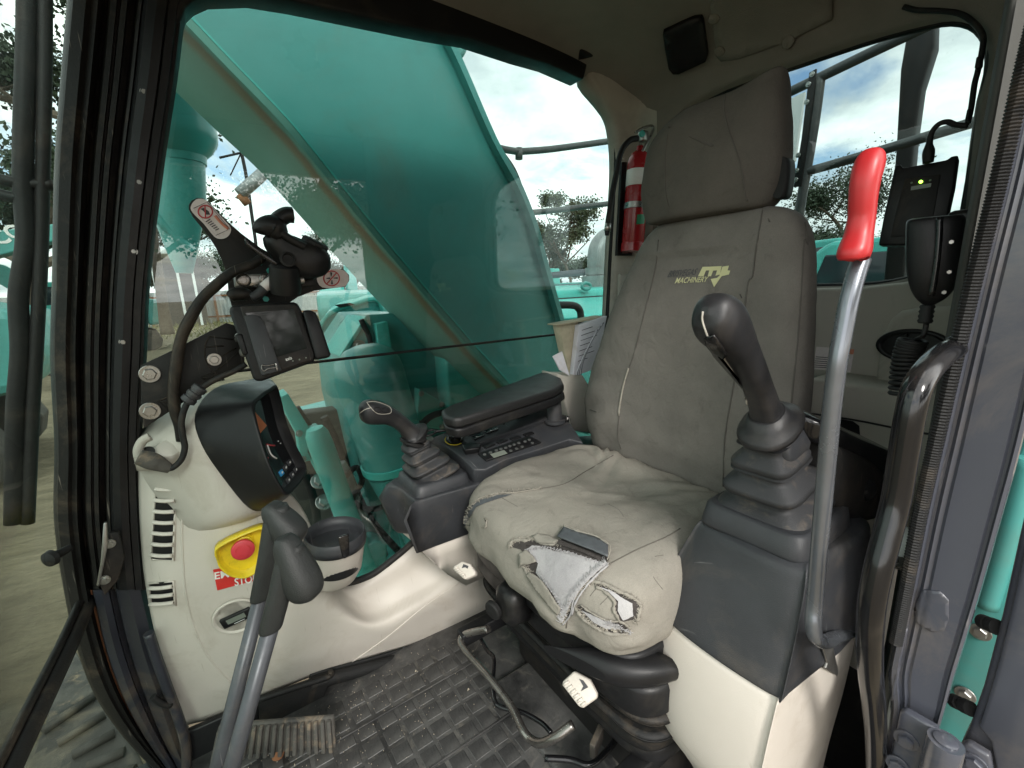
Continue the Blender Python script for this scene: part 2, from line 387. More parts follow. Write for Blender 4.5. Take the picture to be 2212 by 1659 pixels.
M['gloss_black'] = mat('gloss_black_paint', (0.008, 0.008, 0.009), 0.16, rvar=0.07, vscale=15, dirt=(0.10, 0.085, 0.07), dirt_amt=0.25, dscale=11)
M['plate'] = mat('flat_black_plate', (0.016, 0.015, 0.0145), 0.55, spec=0.3, var=0.25, vscale=8, bump=0.12, bscale=200, dirt=(0.11, 0.08, 0.06), dirt_amt=0.35, dscale=7, scratch=(0.14, 0.12, 0.10))
M['leather'] = mat('leather_look_knob', (0.026, 0.028, 0.0275), 0.42, spec=0.4, var=0.2, vscale=20, bump=0.4, bscale=800, rvar=0.08)
M['beige'] = mat('beige_plastic', (0.60, 0.552, 0.492), 0.5, var=0.10, vscale=3, bump=0.2, bscale=650, dirt=(0.34, 0.28, 0.21), dirt_amt=0.5, dscale=4.5, rvar=0.08, scratch=(0.38, 0.33, 0.27))
M['trim'] = mat('grey_beige_trim', (0.46, 0.43, 0.375), 0.7, var=0.12, vscale=3, bump=0.2, bscale=500, dirt=(0.16, 0.13, 0.10), dirt_amt=0.4, dscale=4)
M['lining'] = mat('roof_lining_felt', (0.26, 0.24, 0.21), 0.95, var=0.2, vscale=5, bump=0.5, bscale=420)
M['slate'] = mat('slate_grey_paint', (0.075, 0.080, 0.099), 0.2, var=0.15, vscale=4, rvar=0.1, dirt=(0.20, 0.17, 0.14), dirt_amt=0.35, dscale=6, scratch=(0.24, 0.23, 0.23), coat=0.2)
M['post'] = mat('dark_post_paint', (0.030, 0.032, 0.042), 0.4, var=0.3, vscale=6, rvar=0.1, dirt=(0.20, 0.15, 0.10), dirt_amt=0.6, dscale=6, scratch=(0.2, 0.18, 0.16))
M['trim_dark'] = mat('dark_grey_green_trim', (0.055, 0.056, 0.05), 0.8, var=0.2, vscale=5, bump=0.3, bscale=400)
M['seam'] = mat('seat_seam', (0.095, 0.086, 0.076), 0.9)
M['teal'] = mat('teal_paint', (0.072, 0.315, 0.29), 0.38, var=0.12, vscale=2.2, dirt=(0.13, 0.21, 0.17), dirt_amt=0.45, dscale=3.4, rvar=0.14, bump=0.05, bscale=60, coat=0.15, scratch=(0.18, 0.36, 0.32))
M['teal_light'] = mat('pale_teal_paint', (0.07, 0.46, 0.40), 0.42, var=0.12, vscale=3, dirt=(0.16, 0.22, 0.18), dirt_amt=0.3, dscale=5, rvar=0.1)  # paler teal for flanges, hoods, covers and other cabs
M['teal_dirty'] = mat('oily_teal_underside', (0.10, 0.26, 0.20), 0.5, var=0.9, vscale=1.6, var_col=(0.17, 0.13, 0.075), dirt=(0.10, 0.06, 0.03), dirt_amt=0.7, dscale=5)
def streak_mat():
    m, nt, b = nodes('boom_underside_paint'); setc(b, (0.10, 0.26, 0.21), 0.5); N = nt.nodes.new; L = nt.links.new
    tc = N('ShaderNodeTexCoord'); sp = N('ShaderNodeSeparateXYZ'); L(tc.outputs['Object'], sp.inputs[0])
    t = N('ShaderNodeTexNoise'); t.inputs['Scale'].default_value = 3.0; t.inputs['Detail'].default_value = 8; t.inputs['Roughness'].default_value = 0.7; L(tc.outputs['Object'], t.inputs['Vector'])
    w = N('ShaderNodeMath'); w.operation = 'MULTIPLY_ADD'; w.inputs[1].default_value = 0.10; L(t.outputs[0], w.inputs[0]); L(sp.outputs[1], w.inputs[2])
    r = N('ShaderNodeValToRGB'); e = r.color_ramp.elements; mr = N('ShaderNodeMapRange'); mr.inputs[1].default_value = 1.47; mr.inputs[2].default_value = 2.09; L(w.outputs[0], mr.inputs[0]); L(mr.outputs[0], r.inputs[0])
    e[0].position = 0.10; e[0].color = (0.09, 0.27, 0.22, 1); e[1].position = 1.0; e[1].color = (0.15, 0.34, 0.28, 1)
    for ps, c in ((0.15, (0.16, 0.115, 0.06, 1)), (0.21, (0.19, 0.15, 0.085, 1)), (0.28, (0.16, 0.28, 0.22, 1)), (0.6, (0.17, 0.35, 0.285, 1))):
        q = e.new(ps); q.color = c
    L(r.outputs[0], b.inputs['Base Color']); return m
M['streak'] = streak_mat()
M['steel'] = mat('worn_steel', (0.42, 0.41, 0.39), 0.34, 0.9, var=0.2, vscale=20, rvar=0.12, dirt=(0.16, 0.13, 0.10), dirt_amt=0.35, dscale=20)
M['lever_steel'] = mat('grey_lever_paint', (0.20, 0.215, 0.24), 0.24, 0.6, var=0.2, vscale=12, rvar=0.12, scratch=(0.42, 0.41, 0.42), dirt=(0.2, 0.17, 0.14), dirt_amt=0.2, dscale=18)
M['rod'] = mat('dark_lever_rod', (0.075, 0.08, 0.09), 0.38, 0.3, var=0.25, vscale=14, rvar=0.1, scratch=(0.25, 0.24, 0.24), dirt=(0.2, 0.17, 0.14), dirt_amt=0.2, dscale=18)
M['chrome'] = mat('rubbed_bar_steel', (0.30, 0.28, 0.26), 0.22, 0.85, var=0.5, vscale=9, rvar=0.1, dirt=(0.03, 0.025, 0.02), dirt_amt=0.8, dscale=13)
M['red'] = mat('red_rubber_grip', (0.48, 0.022, 0.026), 0.38, var=0.1, vscale=10, rvar=0.07, dirt=(0.30, 0.05, 0.04), dirt_amt=0.3, dscale=14)
M['red_paint'] = mat('red_cylinder_paint', (0.34, 0.016, 0.02), 0.25, rvar=0.08, vscale=10, dirt=(0.20, 0.03, 0.03), dirt_amt=0.3, dscale=12)
M['yellow'] = mat('yellow_plastic', (0.80, 0.60, 0.02), 0.42, var=0.1, vscale=20, dirt=(0.25, 0.17, 0.03), dirt_amt=0.6, dscale=30)
M['button'] = mat('stop_button_red', (0.62, 0.045, 0.06), 0.4, rvar=0.06, vscale=30)
M['sign_red'] = mat('red_sticker', (0.62, 0.035, 0.03), 0.35, dirt=(0.4, 0.1, 0.07), dirt_amt=0.3, dscale=30)
M['white'] = mat('white_print', (0.80, 0.79, 0.77), 0.5, dirt=(0.5, 0.46, 0.4), dirt_amt=0.4, dscale=26)
M['sticker'] = mat('pale_sticker', (0.72, 0.66, 0.65), 0.4, dirt=(0.45, 0.35, 0.32), dirt_amt=0.45, dscale=40)
M['paper'] = mat('paper', (0.70, 0.69, 0.74), 0.8, var=0.12, vscale=20, dirt=(0.45, 0.40, 0.34), dirt_amt=0.4, dscale=20)
M['old_paper'] = mat('yellowed_paper', (0.56, 0.50, 0.36), 0.85, var=0.35, vscale=16, dirt=(0.25, 0.2, 0.13), dirt_amt=0.6, dscale=18)
M['ink'] = mat('printed_ink', (0.05, 0.05, 0.055), 0.6)
M['print_red'] = mat('printed_red', (0.55, 0.06, 0.07), 0.5)
M['print_orange'] = mat('printed_orange', (0.60, 0.22, 0.14), 0.5)
M['print_yellow'] = mat('embroidery_thread', (0.62, 0.60, 0.34), 0.8, bump=0.5, bscale=1500)
M['print_blue'] = mat('printed_blue', (0.03, 0.30, 0.62), 0.4)
M['print_green'] = mat('printed_green', (0.02, 0.22, 0.10), 0.4)
M['screen'] = mat('dark_display_glass', (0.012, 0.013, 0.015), 0.06, spec=1.0, dirt=(0.10, 0.10, 0.09), dirt_amt=0.25, dscale=30)
M['lcd'] = mat('grey_lcd', (0.18, 0.20, 0.17), 0.3)
M['key'] = mat('dim_key_legend', (0.075, 0.078, 0.075), 0.4)
M['arm'] = mat('black_armrest_vinyl', (0.014, 0.014, 0.0145), 0.42, spec=0.4, bump=0.3, bscale=700, rvar=0.08, vscale=12)
M['amber'] = mat('amber_lcd', (0.42, 0.13, 0.045), 0.3)
M['seat'] = fabric('canvas_seat_cover', (0.295, 0.274, 0.235), (0.225, 0.212, 0.184), (0.12, 0.108, 0.092))
M['back'] = fabric('grey_canvas_back_cover', (0.185, 0.170, 0.152), (0.14, 0.129, 0.116), (0.085, 0.077, 0.069))
M['head'] = fabric('roof_shaded_canvas', (0.115, 0.104, 0.090), (0.09, 0.081, 0.071), (0.055, 0.049, 0.043))  # canvas darkened to put the roof's shading into the colour
M['lining_white'] = fabric('bare_white_backing', (0.46, 0.45, 0.45), (0.32, 0.31, 0.32), (0.17, 0.155, 0.145), weave=1000, strength=1.0)
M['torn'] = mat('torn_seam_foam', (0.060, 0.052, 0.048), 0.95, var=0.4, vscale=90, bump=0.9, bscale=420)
M['vinyl'] = mat('grey_vinyl_under_cover', (0.085, 0.092, 0.10), 0.5, bump=0.3, bscale=240, var=0.2, vscale=40)
M['thread'] = mat('frayed_thread', (0.36, 0.33, 0.28), 0.95, var=0.4, vscale=90)
M['stitch'] = mat('dark_seam', (0.11, 0.10, 0.085), 0.9)
M['mat'] = mat('dusty_floor_mat', (0.018, 0.018, 0.019), 0.55, var=0.95, vscale=9, var_col=(0.11, 0.107, 0.104), bump=0.5, bscale=120, dirt=(0.26, 0.235, 0.20), dirt_amt=0.5, dscale=22)
M['mat_pad'] = mat('scuffed_mat_tread', (0.018, 0.018, 0.019), 0.45, var=0.95, vscale=7, var_col=(0.10, 0.097, 0.094), bump=0.6, bscale=110, dirt=(0.15, 0.14, 0.125), dirt_amt=0.6, dscale=16)
M['mud'] = mat('dried_mud_rubber', (0.10, 0.092, 0.08), 0.85, var=0.8, vscale=14, var_col=(0.03, 0.03, 0.03), dirt=(0.34, 0.25, 0.16), dirt_amt=0.8, dscale=16, bump=0.8, bscale=90)
M['crumb'] = mat('sand_crumb', (0.45, 0.39, 0.30), 0.95, var=0.4, vscale=200)
M['rust'] = mat('rusty_timber_rail', (0.30, 0.13, 0.06), 0.9, var=0.4, vscale=3)
M['iron'] = mat('corrugated_zinc', (0.50, 0.52, 0.52), 0.45, 0.3, var=0.2, vscale=2)
M['rail'] = mat('grey_handrail_paint', (0.055, 0.058, 0.058), 0.45, var=0.2, vscale=8, dirt=(0.3, 0.28, 0.24), dirt_amt=0.3, dscale=10)
M['pipe'] = mat('galvanised_exhaust', (0.30, 0.31, 0.31), 0.5, 0.4, var=0.25, vscale=12, dirt=(0.4, 0.38, 0.34), dirt_amt=0.4, dscale=14)
M['bark'] = mat('grey_bark', (0.16, 0.125, 0.095), 0.95, var=0.4, vscale=6, bump=0.8, bscale=24)
M['leaf'] = mat('eucalypt_leaf', (0.085, 0.10, 0.050), 0.6, var=0.45, vscale=1.2)
M['leaf_dark'] = mat('dark_leaf', (0.050, 0.078, 0.038), 0.6, var=0.45, vscale=1.0)
M['track'] = mat('crawler_steel', (0.065, 0.058, 0.05), 0.7, var=0.4, vscale=8, dirt=(0.25, 0.2, 0.14), dirt_amt=0.6, dscale=6)
M['grass'] = mat('dry_grass', (0.24, 0.22, 0.10), 0.9, var=0.4, vscale=3)
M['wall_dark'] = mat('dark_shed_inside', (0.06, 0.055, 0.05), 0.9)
M['roof_white'] = mat('white_roof_sheet', (0.70, 0.71, 0.70), 0.5, var=0.1, vscale=2)
M['window'] = glass('cab_glass', (0.635, 0.71, 0.695), 1.6, 0.0, 0.05)
M['windshield'] = glass('windshield_glass', (0.65, 0.715, 0.69), 0.7, 0.0, 0.06)
M['rear_glass'] = glass('tinted_rear_glass', (0.53, 0.595, 0.59), 0.6, 0.0, 0.05)
M['dark_glass'] = mat('dark_tinted_pane', (0.02, 0.03, 0.035), 0.06)
def led_mat():
    m, nt, b = nodes('green_led'); setc(b, (0.1, 0.5, 0.02), 0.4); b.inputs['Emission Color'].default_value = (0.35, 1.0, 0.05, 1); b.inputs['Emission Strength'].default_value = 4; return m
M['led'] = led_mat()
def ground_mat():
    m, nt, b = nodes('sandy_yard_dirt'); setc(b, (0.36, 0.29, 0.19), 0.95, 0, 0.2); N = nt.nodes.new; L = nt.links.new
    tc = N('ShaderNodeTexCoord')
    def tex(s, d, mp=None):
        t = N('ShaderNodeTexNoise'); t.inputs['Scale'].default_value = s; t.inputs['Detail'].default_value = d; t.inputs['Roughness'].default_value = 0.65
        if mp is not None:
            q = N('ShaderNodeMapping'); q.inputs['Scale'].default_value = mp; q.inputs['Rotation'].default_value = (0, 0, 0.35); L(tc.outputs['Object'], q.inputs[0]); L(q.outputs[0], t.inputs['Vector'])
        else: L(tc.outputs['Object'], t.inputs['Vector'])
        return t
    a = tex(0.35, 10); r = N('ShaderNodeValToRGB'); e = r.color_ramp.elements
    e[0].position = 0.3; e[0].color = (0.19, 0.155, 0.105, 1); e[1].position = 0.62; e[1].color = (0.345, 0.285, 0.195, 1); L(a.outputs[0], r.inputs[0])
    c = tex(2.2, 10, (1.0, 2.6, 1)); r2 = N('ShaderNodeMapRange'); r2.inputs[1].default_value = 0.34; r2.inputs[2].default_value = 0.66; r2.inputs[3].default_value = 0.72; r2.inputs[4].default_value = 1.12; L(c.outputs[0], r2.inputs[0])
    x = N('ShaderNodeMixRGB'); x.blend_type = 'MULTIPLY'; x.inputs[0].default_value = 1; L(r.outputs[0], x.inputs[1]); L(r2.outputs[0], x.inputs[2]); L(x.outputs[0], b.inputs['Base Color'])
    bp = N('ShaderNodeBump'); bp.inputs['Strength'].default_value = 1.0; bp.inputs['Distance'].default_value = 0.2; L(c.outputs[0], bp.inputs['Height']); L(bp.outputs[0], b.inputs['Normal'])
    return m
M['ground'] = ground_mat()

# ------------------------------------------------------------------ the yard
g = mesh('ground', [(-400, -400, -1.15), (400, -400, -1.15), (400, 400, -1.15), (-400, 400, -1.15)], [(0, 1, 2, 3)], M['ground'])
tag(g, 'sandy dirt ground of the machine yard', kind='structure')

# ------------------------------------------------------------------ cab shell
cab = thing('excavator_cab', 'excavator operator cab shell with black pillars, windows and felt roof lining', 'excavator cab', (0.5, 0.6, -0.03))
box('floor', (0.45, 0.6, -0.035), (1.8, 1.06, 0.05), M['black'], cab)
# front pillar: a ribbed extrusion that follows the bent corner of the cab
PL = [(160, -140), (150, 0), (135, 180), (122, 365), (117, 605), (113, 773), (122, 956), (121, 1123), (142, 1273), (168, 1390), (204, 1491), (262, 1580), (335, 1659), (440, 1760)]
PR = [(428, -140), (400, 8), (378, 180), (350, 365), (321, 605), (313, 773), (303, 956), (308, 1123), (318, 1273), (345, 1390), (376, 1491), (398, 1580), (418, 1659), (450, 1760)]
def pillar(name, prof, r0, r1, m, parent, ybase=1.08):
    rows = []
    Ls = crom([Vector((*p, 0)) for p in PL[r0:r1]], 5); Rs = crom([Vector((*p, 0)) for p in PR[r0:r1]], 5)
    for a, b in zip(Ls, Rs):
        rows.append([onY(ybase + d, (a.x + (b.x - a.x) * t, a.y + (b.y - a.y) * t)) for t, d in prof])
    W = len(prof); v = [p for r in rows for p in r]
    f = [(i * W + k, i * W + k + 1, (i + 1) * W + k + 1, (i + 1) * W + k) for i in range(len(rows) - 1) for k in range(W - 1)]
    o = mesh(name, v, f, m, parent, smooth=True, solid=0.003); e = o.modifiers.new('edges', 'EDGE_SPLIT'); e.split_angle = R_(32); return o
outer = pillar('weather_seal', [(0, .05), (.012, .012), (.05, .0), (.14, -.006), (.19, .001), (.24, -.004), (.265, .012), (.285, .05)], 0, 14, M['trim_rubber'], cab)
chan = pillar('front_pillar', [(.27, .05), (.28, .035), (.33, .033), (.345, .0), (.36, -.006), (.41, -.008), (.42, .004), (.44, .004), (.45, -.008), (.50, -.01), (.515, .03), (.57, .032), (.585, .0), (.60, -.018), (.625, -.02), (.635, -.006), (.66, -.004)], 0, 9, M['trim_rubber'], cab)
tr = pillar('pillar_trim', [(.655, .03), (.66, -.018), (.69, -.03), (.76, -.034), (.83, -.032), (.86, -.026), (.875, -.03), (.925, -.03), (.94, -.022), (.97, -.022), (1.0, -.012), (1.0, .05)], 0, 9, M['black'], cab)
st = Surf(tr)
for p in T(1, (855, 545), (825, 1080), (792, 1490)) + [T(4, (640, 655))]:
    bolt('screw', st.hit(p, 0.0), (0, -1, 0.0), 0.0042, M['steel'], chan)
low = pillar('corner_post', [(.27, .05), (.28, .03), (.34, .028), (.36, -.004), (.44, -.012), (.50, -.008), (.52, .012), (.62, .016), (.64, -.008), (.78, -.022), (.90, -.016), (.97, .0), (1.06, .04)], 8, 14, M['post'], cab)
pillar('corner_gutter', [(.275, .045), (.29, .024), (.325, .024), (.345, .03)], 8, 14, M['rust'], low, 1.079)
slo = Surf(low)
# a latch plate and hooks at the sash end
lp = prism('latch_plate', [onY(1.03, p) for p in T(7, (600, 370), (640, 270), (705, 262), (722, 330), (738, 420), (700, 545), (620, 640), (585, 560))], (0, 0.012, 0), M['plate'], cab)
for p in T(7, (650, 330), (620, 545)): bolt('latch_bolt', onY(1.028, p), (0, -1, 0), 0.006, M['steel'], lp)
prism('latch_hook', [onY(1.02, p) for p in T(7, (612, 210), (632, 205), (640, 330), (612, 470), (585, 590), (570, 580), (595, 440))], (0, 0.008, 0), M['steel'], lp)
tube('cable_strap', [onY(1.03, p) for p in T(7, (905, 1235), (950, 1270), (1000, 1290), (1010, 1270))], 0.006, M['rubber'], low)
tube('edge_strip', [onY(1.035, p) for p in T(7, (880, 860), (925, 1000), (990, 1180), (1060, 1370), (1100, 1520), (1105, 1660), (1100, 1760))], 0.0095, M['post'], low, seg=6)
# windshield: surface swept across the cab along the pillar line
wl = crom([Vector((*p, 0)) for p in PL], 4)
WP = [onY(1.115, (p.x + 4, p.y)) for p in wl]
wv = [p for p in WP] + [Vector((p.x, 0.04, p.z)) for p in WP]
nW = len(WP); wind = mesh('windshield', wv, [(i, i + 1, nW + i + 1, nW + i) for i in range(nW - 1)], M['windshield'], cab, smooth=True, solid=0.005)
sw = Surf(wind)
rp = [onZ(0.43, p) for p in [(200, 1278), (178, 1330), (150, 1395), (112, 1475), (70, 1562), (28, 1650), (-40, 1790)]]
tube('sash_rail', rp, 0.0125, M['rubber'], wind, seg=10)
tube('sash_seal', [p + Vector((-0.006, 0.0, 0.016)) for p in rp], 0.006, M['trim_rubber'], wind, seg=8)
lathe('sash_stop', [(0.003, 0), (0.013, 0.004), (0.014, 0.012), (0.008, 0.016), (0.006, 0.04)], onY(1.0, T(7, (268, 435))), (0.6, 0.75, 0), M['rubber'], wind)
box('sash_bracket', onZ(0.45, T(7, (525, 560))), (0.03, 0.014, 0.06), M['slate'], wind, rot=(0, 0.3, 0))
# side window
pane_y = 1.118
def pane(name, x0, x1, z0, z1, m, parent, seg=None):
    return mesh(name, [(x0, pane_y, z0), (x1, pane_y, z0), (x1, pane_y, z1), (x0, pane_y, z1)], [(0, 1, 2, 3)], m, parent, solid=0.005)
zl = onY(pane_y, (560, 796)); zr = onY(pane_y, (1215, 721))
sl = (zr.z - zl.z) / (zr.x - zl.x); zsp = lambda x: zl.z + (x - zl.x) * sl
ledge = [onY(pane_y, (a[0] * .4 + b[0] * .6, a[1])) for a, b in zip(PL, PR)]; cut = [p for p in ledge if p.z > zsp(p.x) + .02]; lo_ = [p for p in ledge if zsp(p.x) - .02 > p.z > .1]
xm = (cut[-1].x + lo_[0].x) / 2
up_o = [(xm, pane_y, zsp(xm) + .002), (1.3, pane_y, zsp(1.3) + .002), (1.3, pane_y, 1.7)] + [tuple(p) for p in cut]
lo_o = [(1.3, pane_y, .1), (1.3, pane_y, zsp(1.3) - .002), (xm, pane_y, zsp(xm) - .002)] + [tuple(p) for p in lo_]
up_p = mesh('side_window', up_o, [tuple(range(len(up_o)))], M['window'], cab, solid=0.005)
mesh('window_pane', lo_o, [tuple(range(len(lo_o)))], M['window'], up_p, solid=0.005)
tube('pane_seal', [Vector((-.12, pane_y, zsp(-.12))), Vector((1.3, pane_y, zsp(1.3)))], 0.0036, M['rubber'], up_p, seg=8)
seal_px = [(1262, 172), (1284, 194), (1303, 220), (1320, 252), (1328, 292), (1331, 350), (1328, 430), (1320, 540), (1315, 640), (1310, 720), (1298, 860)]
tube('window_seal', [onY(1.088, p) for p in seal_px], 0.008, M['rubber'], up_p, seg=8)
tube('window_seal', [onY(1.10, p) for p in [(660, 1190), (690, 1246), (740, 1260), (800, 1243), (850, 1207), (900, 1163), (960, 1095), (1040, 985), (1120, 880)]], 0.009, M['rubber'], up_p, seg=8)
# header over the side window
hd = [(360, 70), (392, 42), (401, 16), (418, 0), (450, -14), (540, -16), (631, 0), (691, 13), (800, 37), (932, 66), (1019, 82), (1129, 120), (1190, 138), (1262, 171), (1276, 112), (1240, 85), (1129, 25), (1000, -45), (800, -130), (380, -170), (330, -60)]
prism('window_header', [onY(1.05, p) for p in hd], (0, 0.06, 0), M['black'], cab, bevel=0.006)
prism('roof_rail', [onY(1.015, p) for p in [(1268, 118), (1347, 130), (1346, 112), (1311, 92), (1200, 35), (1129, 0), (1000, -70), (700, -200), (500, -200), (800, -125), (1000, -38), (1129, 28), (1240, 88)]], (0, 0.04, 0), M['rubber'], cab, bevel=0.006)
# rear corner trim
edge = [(1240, 60), (1268, 130), (1268, 175), (1303, 220), (1324, 252), (1333, 292), (1337, 350), (1334, 430), (1327, 540), (1322, 640), (1318, 720), (1310, 860), (1300, 1000)]
rows = []
for p in edge:
    E_ = onY(1.075, p); z = E_.z
    rows.append([E_ + Vector((0.0, 0.04, 0)), E_, E_ + Vector((0.03, -0.02, 0)), Vector((max(E_.x + .06, 1.20), 1.03, z)), Vector((1.235, 1.0, z)), Vector((1.248, 0.93, z))])
ct = sheet('corner_trim', rows, M['trim'], cab, n=3, solid=0.003)
sct = Surf(ct)
box('trim_panel', onY(1.03, (1345, 625)) + Vector((0.03, 0, -0.13)), (0.10, 0.012, 0.36), M['trim'], cab, bevel=0.004)
# rear wall with its window
hole = [(1500, 222), (1560, 190), (1640, 160), (1700, 140), (1800, 105), (1900, 72), (2000, 46), (2050, 38), (2090, 45), (2115, 66), (2129, 100), (2127, 150), (2112, 210), (2098, 300), (2085, 400), (2070, 500), (2045, 565), (1990, 592), (1920, 610), (1850, 617), (1760, 619), (1600, 622), (1480, 620), (1440, 600), (1425, 560), (1430, 400), (1450, 290), (1470, 246)]
H1 = crom([onX(1.245, p) for p in hole], 2, True); cc = sum(H1, Vector()) / len(H1)
def outerpt(p):
    d = p - cc; k = 9
    for val, ax, lim in ((d.y, 1, (-0.1, 1.08)), (d.z, 2, (0.85, 1.68))):
        if abs(val) > 1e-6: k = min(k, ((lim[1] if val > 0 else lim[0]) - cc[ax]) / val)
    return Vector((1.245, cc.y + d.y * k, cc.z + d.z * k))
rings = [[p + Vector((0.05, 0, 0)) for p in H1], H1, [p + (p - cc).normalized() * 0.012 + Vector((-0.008, 0, 0)) for p in H1], [p.lerp(outerpt(p), 0.5) + Vector((-0.006, 0, 0)) for p in H1], [outerpt(p) for p in H1]]
rw = loft('rear_wall', rings, M['lining'], cab, cap=False)
tube('rear_window_seal', [p + Vector((0.03, 0, 0)) for p in H1], 0.007, M['rubber'], rw, seg=6, closed=True, spline=False)
H2 = [p + Vector((0.028, 0, 0)) for p in H1]
mesh('rear_window', H2, [tuple(range(len(H2)))], M['rear_glass'], cab, solid=0.004)
box('lower_rear_wall', (1.262, 0.5, 0.40), (0.02, 1.2, 0.94), M['trim'], cab)
# moulded trim below the rear window
tp = [(1500, 640), (1700, 624), (1850, 621), (1950, 610), (2010, 596), (2060, 575), (2110, 560), (2110, 830), (1980, 856), (1900, 846), (1755, 822), (1600, 800), (1500, 790)]
prism('rear_trim', [onX(1.225, p) for p in tp], (0.03, 0, 0), M['trim'], cab, bevel=0.012, seg=3)
vp = [(1905, 720), (1922, 690), (1945, 672), (1990, 664), (2110, 660), (2110, 850), (1980, 846), (1890, 830), (1893, 790)]
vb = prism('vent_panel', [onX(1.19, p) for p in vp], (0.035, 0, 0), M['trim'], cab, bevel=0.012, seg=3)
vc = onX(1.187, (1972, 748))
loft('vent_ring', [sring(vc + Vector((x, 0, 0)), (0, 1, 0), (0, 0, 1), a, b, 2.0, 36) for x, a, b in ((0.0, .062, .036), (-.006, .060, .034), (-.004, .050, .027), (.012, .046, .024))], M['black'], vb)
box('vent_blade', vc + Vector((-.002, 0.012, 0)), (0.012, 0.004, 0.05), M['trim_rubber'], vb, bevel=0.001)
lb = mesh('caution_label', [onX(1.2235, p) for p in T(6, (903, 632), (1128, 648), (1105, 784), (880, 765))], [(0, 1, 2, 3)], M['sticker'], cab)
for i in range(6): 
    a, b_ = T(6, (900 - i * 3 , 690 + i * 12), (1000 + 60 * (i % 2) - i * 3, 697 + i * 12))
    mesh('label_print', [onX(1.2228, q) for q in (a, b_, (b_[0], b_[1] + 1.6), (a[0], a[1] + 1.6))], [(0, 1, 2, 3)], M['ink'], lb)
mesh('label_print', [onX(1.2228, q) for q in T(6, (1095, 646), (1128, 648), (1122, 678), (1090, 674))], [(0, 1, 2, 3)], M['print_orange'], lb)
# storage box behind the seat
bx_ = [onX(1.10, p) for p in [(1740, 820), (1755, 818), (1880, 836), (1985, 848), (2075, 855), (2040, 1260), (1730, 1180)]]
sb = prism('rear_storage_box', bx_, (0.13, 0, 0), M['trim'], cab, bevel=0.01, seg=3)
tube('box_joint', [onX(1.098, p) for p in [(1750, 893), (1850, 908), (1960, 930), (2060, 945)]], 0.0022, M['black'], sb, seg=6)
prism('pull_recess', [onX(1.0985, p) for p in [(1800, 903), (1842, 910), (1856, 920), (1858, 946), (1845, 950), (1760, 938)]], (0.002, 0, 0), M['black'], sb, bevel=0.0)
prism('pull_lip', [onX(1.096, p) for p in [(1800, 928), (1846, 936), (1844, 945), (1796, 938)]], (0.004, 0, 0), M['beige'], sb, bevel=0.001)
tube('box_joint', [onX(1.098, p) for p in [(1820, 955), (1900, 975), (1960, 985)]], 0.002, M['black'], sb, seg=6)
# roof lining
ys = [0.06, 0.2, 0.4, 0.65, 0.88, 0.99, 1.05, 1.075]; yd = [0, 0.0, 0.0, 0.0, -0.004, -0.010, -0.022, -0.035]
xs = [-0.35, 0.1, 0.5, 0.85, 1.05, 1.16, 1.22, 1.243]; xz = [1.66, 1.665, 1.665, 1.655, 1.635, 1.60, 1.56, 1.50]
roof = sheet('roof_lining', [[Vector((x, y, z + d)) for y, d in zip(ys, yd)] for x, z in zip(xs, xz)], M['lining'], cab, n=4, solid=0.01)
box('roof_panel', (0.45, 0.56, 1.72), (1.75, 1.12, 0.05), M['slate'], cab, bevel=0.03)
sr = Surf(roof)
sp_ = [(1434, 62), (1470, 45), (1500, 32), (1517, 30), (1522, 40), (1531, 110), (1528, 125), (1470, 152), (1458, 152), (1448, 140), (1440, 100)]
patch('speaker_grille', sr, sp_, M['black'], roof, off=0.008, thick=0.014, step=14)
patch('overhead_panel', sr, [(1536, 5), (1560, -25), (1800, -60), (1800, 40), (1700, 90), (1600, 124), (1560, 130), (1549, 118), (1543, 60)], M['lining'], roof, off=0.004, thick=0.008, step=18)
for p in [(1544, 34), (1557, 106), (1706, 90)]:
    lathe('trim_clip', [(0.014, 0), (0.013, 0.004), (0.009, 0.006), (0.001, 0.006)], sr.hit(p, 0.006), sr.nrm(p), M['lining'], roof, seg=16)
# inner wall behind the door opening
zz = [1.66, 1.5, 1.2, 1.0, 0.8, 0.5, 0.2, 0.0]
rows = [[Vector((1.247, 0.245, z)), Vector((1.22, 0.19, z)), Vector((1.10, 0.155, z)), Vector((0.90, 0.145, z)), Vector((0.74, 0.135, z)), Vector((0.69, 0.122, z))] for z in zz]
sheet('inner_pillar_trim', rows, M['trim_dark'], cab, n=3, solid=0.004)
box('door_header', (0.45, 0.045, 1.60), (1.62, 0.05, 0.21), M['slate'], cab, bevel=0.01)
# door pillar
BL = [(2262, -60), (2212, 140), (2160, 370), (2110, 570), (2062, 770), (2018, 960), (1985, 1110), (1955, 1270), (1932, 1390), (1920, 1460), (1926, 1540), (1905, 1660), (1890, 1760)]
BR = [(2440, -60), (2400, 140), (2350, 370), (2300, 570), (2252, 770), (2208, 960), (2167, 1110), (2122, 1270), (2085, 1390), (2063, 1460), (2040, 1540), (2005, 1660), (1980, 1760)]
def bpill(name, prof, m, parent, xb=0.665):
    Ls = crom([Vector((*p, 0)) for p in BL], 4); Rs = crom([Vector((*p, 0)) for p in BR], 4)
    rws = [[onX(xb + d, (a.x + (b.x - a.x) * t, a.y + (b.y - a.y) * t)) for t, d in prof] for a, b in zip(Ls, Rs)]
    W = len(prof); v = [p for r in rws for p in r]
    o = mesh(name, v, [(i * W + k, i * W + k + 1, (i + 1) * W + k + 1, (i + 1) * W + k) for i in range(len(rws) - 1) for k in range(W - 1)], m, parent, smooth=True, solid=0.003)
    e = o.modifiers.new('edges', 'EDGE_SPLIT'); e.split_angle = R_(35); return o
